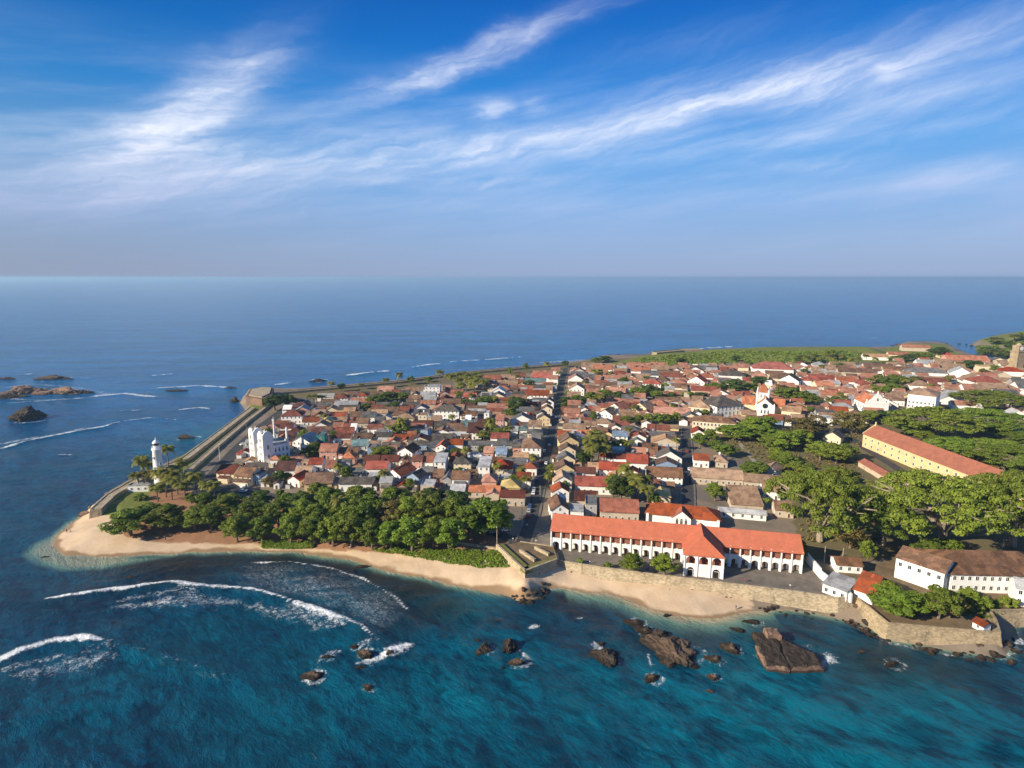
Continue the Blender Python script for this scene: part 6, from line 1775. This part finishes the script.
rock(28, 418, 24, 18, 8.5, 'rock_dark', 'tall black pointed rock standing alone in the left sea', seed=2)
for px_, py_, w_, h_, rz, lb in [(8, 397, 34, 7, 3, 'dark low west end of the pink reef islet'), (24, 393, 40, 9, 6.5, 'highest boulder mound of the pink reef islet'), (46, 394, 30, 6, 4, 'middle mound of the pink reef islet'), (66, 393, 34, 8, 5.5, 'east mound of the pink reef islet'), (82, 393, 22, 5, 3, 'dark tapering east tip of the pink reef islet'),
                               (53, 379, 24, 5, 4, 'flat topped brown rock among surf beyond the reef islet'), (6, 379, 20, 3, 2, 'low dark reef rock awash behind the islet'), (66, 379, 16, 3, 2, 'small dark rock beside the flat topped surf rock')]:
    rock(px_, py_, w_, h_, rz, 'rock_dark' if 'dark' in lb else ('rock_pink' if 'mound' in lb else 'rock_brown'), lb)
for px_, py_, w_, h_, rz, lb, mt in [(186, 438, 18, 5, 2, 'dark low rock in the shallows off the rampart wall', 'rock_dark'), (203, 443, 5, 3, 1, 'tiny dark rock beside the rampart wall foot', 'rock_dark'), (235, 402, 9, 6, 4, 'dark round rock off the far bastion', 'rock_dark'), (319, 381, 14, 4, 2.5, 'dark rock awash with surf off the far shore', 'rock_dark'),
                                     (178, 391, 20, 2.5, 1.5, 'low dark reef rock in far surf lines', 'rock_dark'), (230, 388, 14, 2, 1.5, 'flat dark reef rock at the end of a far surf line', 'rock_dark'), (362, 567, 16, 5, .7, 'brown rock awash in the shallows off the beach', 'rock_brown'),
                                     (366, 655, 17, 11, 1.8, 'brown rock washed by foam, largest of its cluster', 'rock_brown'), (355, 647, 7, 6, 1.2, 'small dark rock left of the foam washed cluster', 'rock_dark'), (390, 653, 9, 7, 1.0, 'rock poking through the white foam patch', 'rock_brown'), (368, 688, 10, 8, 1.2, 'brown rock seaward of the foam washed cluster', 'rock_brown'), (360, 668, 14, 5, .7, 'low dark rock under the foam patch', 'rock_dark'),
                                     (313, 676, 18, 11, 1.6, 'pinkish rock ringed by foam near the breaking wave', 'rock_brown'), (326, 658, 13, 7, 1.0, 'dark rock half under foam near the breaking wave', 'rock_dark'),
                                     (485, 650, 14, 15, 2.0, 'dark rock pair member left of the split rock', 'rock_dark'), (479, 654, 8, 8, 1.4, 'brown flank rock touching the dark rock', 'rock_brown'), (497, 621, 8, 4, .7, 'small flat brown rock off the bastion', 'rock_brown'), (477, 641, 7, 4, .7, 'small brown rock above the dark rock', 'rock_brown'),
                                     (510, 648, 13, 20, 2.6, 'tall dark rock with foam at its side', 'rock_dark'), (517, 664, 14, 10, 2.2, 'brown tip rock at the end of the tall dark rock', 'rock_brown'), (503, 668, 4, 4, .5, 'small foam topped stone beside the brown tip rock', 'rock_dark'),
                                     (605, 657, 23, 22, 2.2, 'dark leaning rock ringed with white foam in open water', 'rock_dark'), (674, 652, 42, 38, 3.0, 'large domed dark rock before the sandy cove', 'rock_brown'), (660, 636, 18, 14, 2.4, 'dark shoulder rock behind the large domed rock', 'rock_dark'),
                                     (635, 623, 16, 10, 1.4, 'dark flat rock at the edge of the sandy cove', 'rock_dark'), (645, 631, 16, 12, 1.4, 'dark broken rock between cove sand and domed rock', 'rock_dark'), (667, 616, 8, 5, 1.0, 'small dark stone on the cove waterline', 'rock_dark'), (695, 667, 8, 5, .7, 'small dark rock right of the domed rock', 'rock_dark'),
                                     (652, 678, 15, 9, 1.2, 'brown rock pair seaward of the domed rock', 'rock_brown'), (731, 649, 14, 16, 1.5, 'brown elongated rock between the two big rocks', 'rock_brown'), (715, 660, 14, 12, 1.2, 'dark round rock left of the elongated rock', 'rock_brown'), (713, 677, 10, 7, .9, 'pale brown stone seaward of the round rock', 'rock_pink'), (709, 692, 9, 6, .8, 'lowest pale stone of the scattered rocks', 'rock_pink'),
                                     (752, 622, 14, 7, .9, 'dark flat rock near the cove by the slab rock', 'rock_dark'), (738, 630, 12, 6, .7, 'dark flat rock awash at the cove mouth', 'rock_dark'), (892, 664, 16, 4, .7, 'low pinkish rock off the garden corner', 'rock_brown'), (862, 652, 10, 4, .6, 'small pinkish rock off the bend of the sea wall', 'rock_pink'), (602, 644, 5, 5, .8, 'small dark stone behind the foam ringed rock', 'rock_dark'),
                                     (601, 706, 5, 3, .3, 'tiny brown rock awash in open water', 'rock_dark'), (131, 577, 8, 3, .5, 'small brown rock off the sandy point', 'rock_brown'), (45, 557, 8, 2.5, .3, 'dark stone in the pale shallows of the point', 'rock_dark')]:
    rock(px_, py_, w_, h_, rz, mt, lb)
# the large slab rock: a tilted block with a cut front edge
sx, sy = at(783, 655, 0)
sb = thing('slab_rock', 'large tilted slab rock with a dark top and a pale cut front edge', 'rock', (sx, sy, 0), R(-8))
import bmesh
def slab_part(x0, x1, yf0, yf1, yb0, yb1, zf, zb, seed):
    bm = bmesh.new(); N = 14
    top = [[None] * (N + 1) for _ in range(N + 1)]; bot = [[None] * (N + 1) for _ in range(N + 1)]
    for i in range(N + 1):
        for j in range(N + 1):
            u, v_ = i / N, j / N
            x = x0 + (x1 - x0) * u; yf = yf0 + (yf1 - yf0) * u; yb = yb0 + (yb1 - yb0) * u
            y_ = yf + (yb - yf) * v_
            q = Vector((x, y_, seed)) * .35
            jx = mnoise.noise(q) * .7; jy = mnoise.noise(q + Vector((9, 3, 1))) * .7
            edge_ = min(u, 1 - u, v_, 1 - v_)
            z_ = zf + (zb - zf) * v_ + mnoise.noise(q * 1.8) * .45 + mnoise.noise(q * 5) * .18 - (0.35 if edge_ == 0 else 0)
            top[i][j] = bm.verts.new((x + jx, y_ + jy, z_)); bot[i][j] = bm.verts.new((x + jx * 1.2, y_ + jy - .4 * (j == 0), -1.5))
    for i in range(N):
        for j in range(N): bm.faces.new((top[i][j], top[i + 1][j], top[i + 1][j + 1], top[i][j + 1]))
    for i in range(N):
        bm.faces.new((bot[i][0], bot[i + 1][0], top[i + 1][0], top[i][0])); bm.faces.new((top[i][N], top[i + 1][N], bot[i + 1][N], bot[i][N]))
        bm.faces.new((top[0][i], top[0][i + 1], bot[0][i + 1], bot[0][i])); bm.faces.new((bot[N][i], bot[N][i + 1], top[N][i + 1], top[N][i]))
    bmesh.ops.recalc_face_normals(bm, faces=bm.faces)
    me = bpy.data.meshes.new('slab'); bm.to_mesh(me); bm.free(); return me
for args, mt in (((-8.2, -.35, -9.8, -9.9, 10.5, 9.0, 1.5, 2.6, 1), 'rock_dark'), ((-.15, 11.0, -9.9, -7.2, 9.0, -1.5, 1.6, 2.2, 2), 'rock_dark')):
    me = slab_part(*args); me.materials.append(MATS[mt]); obj('slab', me, sb)
for args in ((-8.4, -.6, -10.6, -10.7, -9.2, -9.3, 1.2, 1.5, 3), (-.1, 11.2, -10.7, -8.0, -9.3, -6.6, 1.3, 1.6, 4), (-9.0, -7.6, -9.6, -10.0, 2.0, 1.0, 1.3, 2.0, 6)):
    me = slab_part(*args); me.materials.append(MATS['rock_pink']); obj('pale_edge', me, sb)
sb.scale = (.9, .86, .9)
me = slab_part(-4.2, 1.0, 6.2, 6.6, 10.5, 10.1, 4.0, 4.4, 5); me.materials.append(MATS['rock_pink']); obj('top_block', me, sb)
# stones along the wall foot
def stones(pts, n, smin, smax, group, label, mats, spread, zlo=-.2, seed=1):
    r2 = random.Random(seed)
    wp = densify([Vector(at(*p, 0)) for p in pts], 2.0)
    for i in range(n):
        p = wp[r2.randrange(len(wp))] + Vector((r2.uniform(-spread, spread), r2.uniform(-spread, spread)))
        s = smin + (smax - smin) * r2.random() ** 2.2
        k = (r2.randrange(4), r2.choice(mats))
        if k + ('s',) not in ROCKM:
            ROCKM[k + ('s',)] = rock_mesh(k[0] + 11, sub=2); ROCKM[k + ('s',)].materials.append(MATS[k[1]])
        o = obj('boulder', ROCKM[k + ('s',)], None, (p.x, p.y, max(zlo, hgt(p.x, p.y) * .9) + s * .05), r2.uniform(0, 6))
        o.scale = (s * r2.uniform(.8, 1.4), s * r2.uniform(.7, 1.1), s * r2.uniform(.5, .8))
        tag(o, label, 'boulder', group)


stones([(765, 610), (800, 614), (830, 618), (862, 628), (880, 640), (900, 646), (950, 655), (1006, 659)], 70, .6, 1.8, 'boulders along the garden sea wall', 'loose boulder in the stony fringe at the foot of the garden sea wall', ['rock_dark', 'rock_brown', 'rock_brown', 'rock_pink'], 2.2, seed=3)
stones([(515, 597), (525, 602), (535, 598), (545, 590), (548, 590), (540, 596)], 26, .6, 1.8, 'boulders under the corner bastion', 'dark boulder heaped under the pointed corner bastion', ['rock_dark', 'rock_dark', 'rock_brown'], 1.8, seed=4)
stones([(848, 611), (862, 618), (880, 633), (905, 640), (950, 645), (1002, 649)], 22, .5, 1.5, 'boulders against the garden wall face', 'boulder resting against the stone face of the garden sea wall', ['rock_brown', 'rock_dark', 'rock_pink'], 1.6, seed=13)
stones([(1006, 655), (1012, 645), (1040, 640)], 16, .5, 1.6, 'boulders in the wall recess', 'dark boulder in the recess beyond the garden corner', ['rock_dark', 'rock_brown'], 2, seed=5)
stones([(600, 357.5), (625, 356), (640, 356)], 16, 2, 6, 'rocks at the far shore', 'dark rock on the far shore beyond the houses', ['rock_dark', 'rock_brown'], 8, seed=6)
stones([(893, 347), (905, 343), (940, 343), (965, 344), (975, 346)], 18, 2, 5, 'rocks at the far point', 'dark rock along the far point and inlet mouth', ['rock_dark', 'rock_brown'], 6, seed=7)
stones([(4, 398), (24, 393), (46, 394), (66, 393), (84, 393)], 36, 1.2, 4.5, 'boulders of the reef islet', 'pinkish boulder piled on the reef islet in the left sea', ['rock_pink', 'rock_pink', 'rock_brown'], 5, zlo=1.5, seed=12)
stones([(985, 349), (1000, 352), (1030, 353.5)], 10, 2, 5, 'rocks of the headland', 'dark rock at the waterline of the headland', ['rock_dark'], 5, seed=8)
stones([(560, 575), (600, 582), (650, 590), (700, 597), (756, 603)], 10, .25, .7, 'stones on the cove sand', 'small stone lying on cove sand below the sea wall', ['rock_brown', 'rock_pink', 'rock_dark'], 1.2, seed=9)
stones([(92, 511), (106, 500), (128, 487), (152, 476), (180, 463)], 16, .5, 1.5, 'stones along the rampart foot', 'stone at the foot of the outer rampart wall', ['rock_pink', 'rock_brown'], 1.2, seed=10)
rock(86, 514, 16, 6, 2.2, 'rock_pink', 'pinkish rock ledge where the rampart meets the sandy point', z=1.0)

# ------------------------------------------------------------------ cars, poles, people
def car_parts(paint):
    b_ = MB()
    prof = [(-2.1, .35), (2.1, .35), (2.15, .75), (2.0, .95), (1.0, 1.02), (-1.95, 1.02), (-2.15, .8)]
    b_.extr(prof, -.85, .85, 'y')
    cb = MB(); cb.extr([(-1.75, 1.03), (.95, 1.03), (.35, 1.5), (-1.35, 1.52)], -.72, .72, 'y')
    gl = MB()
    gl.extr([(-1.5, 1.1), (.7, 1.1), (.3, 1.42), (-1.25, 1.42)], -.74, .74, 'y')
    gl.add([(.99, -.62, 1.06), (.99, .62, 1.06), (.42, .58, 1.46), (.42, -.58, 1.46)], [(0, 1, 2, 3)]); gl.add([(-1.79, .62, 1.08), (-1.79, -.62, 1.08), (-1.41, -.58, 1.47), (-1.41, .58, 1.47)], [(0, 1, 2, 3)])
    wh = MB(); wh.tube([(0, -.11, 0), (0, .11, 0)], [.33, .33], 12)
    hl = MB(); hl.box(-.03, .03, -.16, .16, -.07, .07)
    return b_.mesh('body', [paint]), cb.mesh('cabin', [paint]), gl.mesh('window', ['dark_glass']), wh.mesh('wheel', ['rubber']), hl.mesh('headlight', ['white_paint'])


CARS = {}
KERB = []
for i, s_ in enumerate((.10, .16, .21, .29, .35, .43, .52, .60)):
    yy = STY[0] + (STY[-1] - STY[0]) * s_ * .8
    xx = float(np.interp(yy, STY, STX)) - 2.1
    u_, v_, _ = pix(xx, yy, GZ)
    pt = ('car_silver', 'car_white', 'car_blue', 'car_red', 'car_white', 'car_silver', 'car_white', 'car_blue')[i]
    KERB.append((u_, v_, pt, R(84), f"{ {'car_silver': 'silver', 'car_white': 'white', 'car_blue': 'blue', 'car_red': 'red'}[pt]} car at the left kerb of the long street, {['first', 'second', 'third', 'fourth', 'fifth', 'sixth', 'seventh', 'eighth'][i]} from the forecourt"))
for i, (u_, v_, pt) in enumerate(((209, 484, 'white'), (227, 466, 'blue'), (252, 441, 'silver'), (273, 421, 'white'))):
    KERB.append((u_, v_, 'car_' + pt, R(118), f"{pt} car parked along the rampart road, {['nearest to the beach trees', 'just below the mosque', 'just past the mosque', 'farthest by the bastion'][i]}"))
for px_, py_, paint, rot, lb in KERB + [(689, 470, 'car_white', R(75), 'white car on the side street by the long brown tiled row'), (687, 452, 'car_red', R(75), 'red car far along the narrow side street'), (219, 474, 'car_silver', R(60), 'silver car on the rampart road below the mosque'), (243, 445, 'car_white', R(60), 'white car on the rampart road behind the mosque'), (506, 531, 'car_white', R(15), 'white car parked by the forecourt wall under the trees'), (546, 464, 'car_white', R(80), 'white car driving on the long street beside the yellow gabled house'), (534, 490, 'car_silver', R(82), 'silver car halfway down the long dark street'),
                                 (530, 507, 'car_blue', R(82), 'blue car at the near end of the long street'), (549, 446, 'car_silver', R(82), 'silver car in the long street by the big hipped corner house'), (556, 418, 'car_white', R(80), 'white car at the far shaded stretch of the long street'),
                                 (243, 492, 'car_white', R(5), 'white car on the seafront lane below the mosque'), (287, 449, 'car_blue', R(30), 'dark blue car parked in the yard right of the mosque'), (292, 453, 'car_silver', R(30), 'silver car parked in the yard right of the mosque'),
                                 (494, 533, 'car_silver', R(10), 'silver car on the lane just left of the forecourt'), (1020, 452, 'car_white', R(20), 'white car under the trees beyond the barracks roof'), (528, 517, 'car_red', R(80), 'red car turning from the forecourt into the long street')]:
    x, y = at(px_, py_, GZ)
    if paint not in CARS: CARS[paint] = car_parts(paint)
    bd, cb, gl, wh, hl = CARS[paint]
    r_ = thing('parked_car', lb, 'car', (x, y, GZ + .08), rot)
    obj('body', bd, r_); obj('cabin', cb, r_); obj('window', gl, r_)
    for a in (-1.3, 1.3):
        for b_ in (-.8, .8): obj('wheel', wh, r_, (a, b_, .33))
    for b_ in (-.6, .6): obj('headlight', hl, r_, (2.13, b_, .72))

# covered stall by the barracks
sx_, sy_ = at(936, 487, GZ)
st = thing('market_stall', 'dark open sided stall with a pale flat roof against the barracks wall', 'stall', (sx_, sy_, GZ), R(-50))
mb = MB(); mb.box(-4, 4, -2.2, 2.2, 3.0, 3.25); mb.build('stall_roof', ['pale_sheet'], st)
for a in (-3.7, 3.7):
    for b_ in (-2, 2): q = MB(); q.tube([(a, b_, -.1), (a, b_, 3.0)], [.1, .1], 6); q.build('post', ['iron'], st)
q = MB(); q.box(-3.6, 3.6, -1.6, 1.9, 0, 2.5); q.build('counter', ['maroon_tile'], st)


def pole(px_, py_, h, lb, kind='utility_pole', cat='pole'):
    x, y = at(px_, py_, GZ)
    r_ = thing(kind, lb, cat, (x, y, GZ), heading(x, y))
    q = MB(); q.tube([(0, 0, -.3), (0, 0, h)], [.16, .10], 8); q.build('shaft', ['stone_post' if kind != 'flag_pole' else 'white_paint'], r_)
    q = MB()
    if kind == 'utility_pole':
        q.box(-.9, .9, -.06, .06, h - .7, h - .55)
        for a in (-.75, 0, .75): q.tube([(a, 0, h - .55), (a, 0, h - .3)], [.06, .05], 6)
        q.build('cross_arm', ['iron'], r_)
    elif kind == 'street_lamp':
        q.tube([(0, 0, h - .1), (0, -.6, h + .3), (0, -1.5, h + .35)], [.06, .05, .05], 6); q.build('lamp_arm', ['iron'], r_)
        q = MB(); q.box(-.15, .15, -1.9, -1.3, h + .25, h + .42); q.build('lamp_head', ['white_paint'], r_)
    else:
        q.tube([(0, 0, h), (0, 0, h + .3)], [.14, .05], 8); q.build('finial', ['white_paint'], r_)


pole(497, 546, 9, 'pale concrete pole by the parked white car at the forecourt', 'street_lamp', 'lamp')
pole(522, 522, 9, 'concrete utility pole at the near left corner of the long street')
pole(220, 460, 9, 'white post beside the rampart road left of the mosque', 'flag_pole')
pole(247, 437, 10, 'slim pole on the inner rampart behind the mosque tower')
pole(824, 562, 7, 'thin pole in front of the dark shed under the rain trees')
pole(842, 564, 7, 'thin pole between the arcade and the white side wing')
pole(1001, 556, 8, 'thin pole behind the long white seaside house')
pole(540, 500, 8, 'utility pole along the left pavement of the long street')
pole(556, 470, 8, 'street lamp at the foot of the yellow gabled houses', 'street_lamp', 'lamp')


def person(px_, py_, lb, shirt, z=None, rot=0.0, stride=.18):
    x, y = at(px_, py_, 1.0 if z is None else z); z = hgt(x, y) if z is None else z
    bm = bmesh.new()
    P_ = [(0, 0, .92), (0, 0, 1.18), (0, 0, 1.42), (0, -.01, 1.52), (0, -.03, 1.64), (.1, 0, .86), (.12, -stride, .47), (.12, -stride * .9, .08), (.12, -stride * .9 - .14, .04), (-.1, 0, .86), (-.12, stride * .8, .47), (-.12, stride * 1.5, .08), (-.12, stride * 1.5 - .14, .04),
          (.2, 0, 1.4), (.27, .08, 1.12), (.27, -.02, .88), (-.2, 0, 1.4), (-.27, -.06, 1.12), (-.27, -.16, .9)]
    Rd = [.15, .13, .14, .055, .105, .09, .06, .04, .035, .09, .06, .04, .035, .06, .045, .035, .06, .045, .035]
    Ed = [(0, 1), (1, 2), (2, 3), (3, 4), (0, 5), (5, 6), (6, 7), (7, 8), (0, 9), (9, 10), (10, 11), (11, 12), (2, 13), (13, 14), (14, 15), (2, 16), (16, 17), (17, 18)]
    vs = [bm.verts.new(p) for p in P_]
    for a, b_ in Ed: bm.edges.new((vs[a], vs[b_]))
    me = bpy.data.meshes.new('person'); bm.to_mesh(me); bm.free()
    me.materials.append(MATS['skin'])
    o = obj('person', me, None, (x, y, z), rot)
    md = o.modifiers.new('skin', 'SKIN'); md.use_smooth_shade = True
    for i, r2 in enumerate(Rd): me.skin_vertices[0].data[i].radius = (r2, r2)
    me.skin_vertices[0].data[0].use_root = True
    sdm = o.modifiers.new('sub', 'SUBSURF'); sdm.levels = 1; sdm.render_levels = 1
    q = MB(); q.tube([(0, 0, .9), (0, 0, 1.2), (0, 0, 1.42), (0, 0, 1.5)], [.19, .17, .19, .09], 10)
    for s in (-1, 1): q.tube([(s * .17, 0, 1.42), (s * .27, .02 * s, 1.18)], [.085, .07], 8)
    q.build('shirt', [shirt], o)
    q = MB()
    for s, f_ in ((1, -stride), (-1, stride * .8)): q.tube([(s * .09, 0, .96), (s * .12, f_, .47)], [.125, .095], 8)
    q.build('shorts', ['cloth_blue'], o)
    q = MB(); q.tube([(0, 0, 1.62), (0, .01, 1.7), (0, .01, 1.77)], [.115, .11, .04], 8); q.build('hair', ['hair_black'], o)
    return tag(o, lb, 'person')


person(67, 533, 'person in a red shirt walking at the water edge of the sandy point', 'cloth_red', rot=1.2)
person(70.5, 533.5, 'person in a white shirt beside the red shirted walker on the point', 'cloth_white', rot=1.0)
person(736, 608, 'person in a dark blue shirt walking on the cove sand below the sea wall', 'cloth_blue', rot=-1.2)
person(513, 541, 'person in a white shirt crossing the forecourt near the bastion', 'cloth_white', GZ + .04, 2.0)
person(521, 548, 'person in a red shirt standing on the forecourt paving', 'cloth_red', GZ + .04, .5, .02)
for px_, py_, lb, sh, rr_ in [(508, 547, 'person in a blue shirt near the bastion wall on the forecourt', 'cloth_blue', 1.0), (536, 543, 'person in a white shirt walking past the arcade corner', 'cloth_white', 2.2), (541, 552, 'person in a red shirt by the arcade corner', 'cloth_red', .4),
                              (590, 564, 'person in a white shirt in the courtyard by the low bush', 'cloth_white', 1.4), (648, 571, 'person in a blue shirt between the two round courtyard trees', 'cloth_blue', .2), (745, 582, 'person in a red shirt in the courtyard right of the pavilion', 'cloth_red', 2.0), (790, 588, 'person in a white shirt at the courtyard end by the yard wall', 'cloth_white', 3.0), (527, 527, 'person in a white shirt at the near end of the long street', 'cloth_white', .1)]:
    person(px_, py_, lb, sh, GZ + .05, rr_)
person(166, 543, 'person in a blue shirt walking along the long beach under the trees', 'cloth_blue', rot=1.5)
person(350, 551, 'person in a white shirt resting on the beach near the green creeper', 'cloth_white', rot=.5, stride=.05)

# ------------------------------------------------------------------ labels that single each thing out
ORD = ['', 'second', 'third', 'fourth', 'fifth', 'sixth', 'seventh', 'eighth', 'ninth', 'tenth', 'eleventh', 'twelfth', 'thirteenth', 'fourteenth', 'fifteenth', 'sixteenth', 'seventeenth', 'eighteenth', 'nineteenth', 'twentieth']
for nm, px_, py_ in (('far bastion', 258, 398), ('corner bastion', 525, 560), ('garden corner of the wall', 960, 620), ('green far bank', 720, 358)):
    x, y = at(px_, py_, GZ); landmark(nm, x, y)
groups = {}
for q in THINGS:
    x, y = q['x'], q['y']
    if q.get('head'): lm, dr = 'inlet', 'on the headland across'
    else:
        best = None
        for words, lx_, ly_ in LAND:
            if q.get('land') == words: continue
            dd = (x - lx_) ** 2 + ((y - ly_) * .8) ** 2
            if best is None or dd < best[0]: best = (dd, words, lx_, ly_)
        _, lm, lx_, ly_ = best
        u0, _, _ = pix(x, y, GZ); u1, _, _ = pix(lx_, ly_, GZ)
        mp = pix(x, y, GZ)[2] / F
        ddx, ddy = (u0 - u1) * mp, y - ly_
        dr = ('right of' if ddx > 0 else 'left of') if abs(ddx) > abs(ddy) * .9 else ('behind' if ddy > 0 else 'in front of')
        q['dist'] = math.hypot(ddx, ddy)
    if q['kind'] == 'house':
        form = {'gx': 'gabled', 'gy': 'gable fronted', 'hip': 'hipped', 'flat': 'flat roofed', 'shed': 'slope roofed'}[q['rk']]
        rw = ROOFS[q['rc']][1]
        if q['rk'] == 'flat': rw = {'pale': 'pale topped', 'grey': 'grey topped'}.get(q['rc'], rw.replace('roofed', 'topped').replace('tiled', 'topped'))
        wl_ = {'green': 'green netted'}.get(q['wc'], q['wc'])
        look = f"{form} {rw} {wl_} house"
        if q.get('land'):
            q['lab'] = f"{q['land']} with {wl_} walls, {dr} the {lm}"
            q['o']['label'] = q['lab']; continue
    else: look = LOOK[q['tk']]
    q['look'] = look
    groups.setdefault((look, dr, lm), []).append(q)
for (look, dr, lm), qs in groups.items():
    qs.sort(key=lambda q: q.get('dist', q['x']))
    for i, q in enumerate(qs):
        o_ = '' if len(qs) == 1 else (', nearest' if i == 0 else (', farthest' if i == len(qs) - 1 and i > 0 else f', {ORD[min(i, 19)]} nearest'))
        tail = '' if len(qs) == 1 else ' such ' + {'house': 'house', 'tree': 'one'}[q['kind']]
        s = f"{look}{o_}{tail} {dr} the {lm}" if len(qs) > 1 else f"{look} {dr} the {lm}"
        q['o']['label'] = s
        if 'group' not in q['o']: q['o']['group'] = {'tree': {'palm': 'coconut palms of the town', 'rain': 'spreading rain trees', 'bush': 'courtyard bushes'}.get(q.get('tk'), 'trees of the old town'), 'house': 'houses of the old town'}[q['kind']]

# ------------------------------------------------------------------ sea air
hz = MB(); hz.box(-152000, 152000, -5000, 205000, -9, 128)
hm = bpy.data.materials.new('sea_haze'); hm.use_nodes = True
ht = NT(hm.node_tree); ht.n.clear()
vol = ht.new('ShaderNodeVolumePrincipled')
vol.inputs['Color'].default_value = (0.46, 0.72, 1.0, 1); vol.inputs['Density'].default_value = 0.00008; vol.inputs['Anisotropy'].default_value = 0.2
ho = ht.new('ShaderNodeOutputMaterial'); ht.l.new(vol.outputs[0], ho.inputs['Volume'])
tag(hz.build('haze', [hm]), 'thin blue sea haze', None, None, 'stuff')
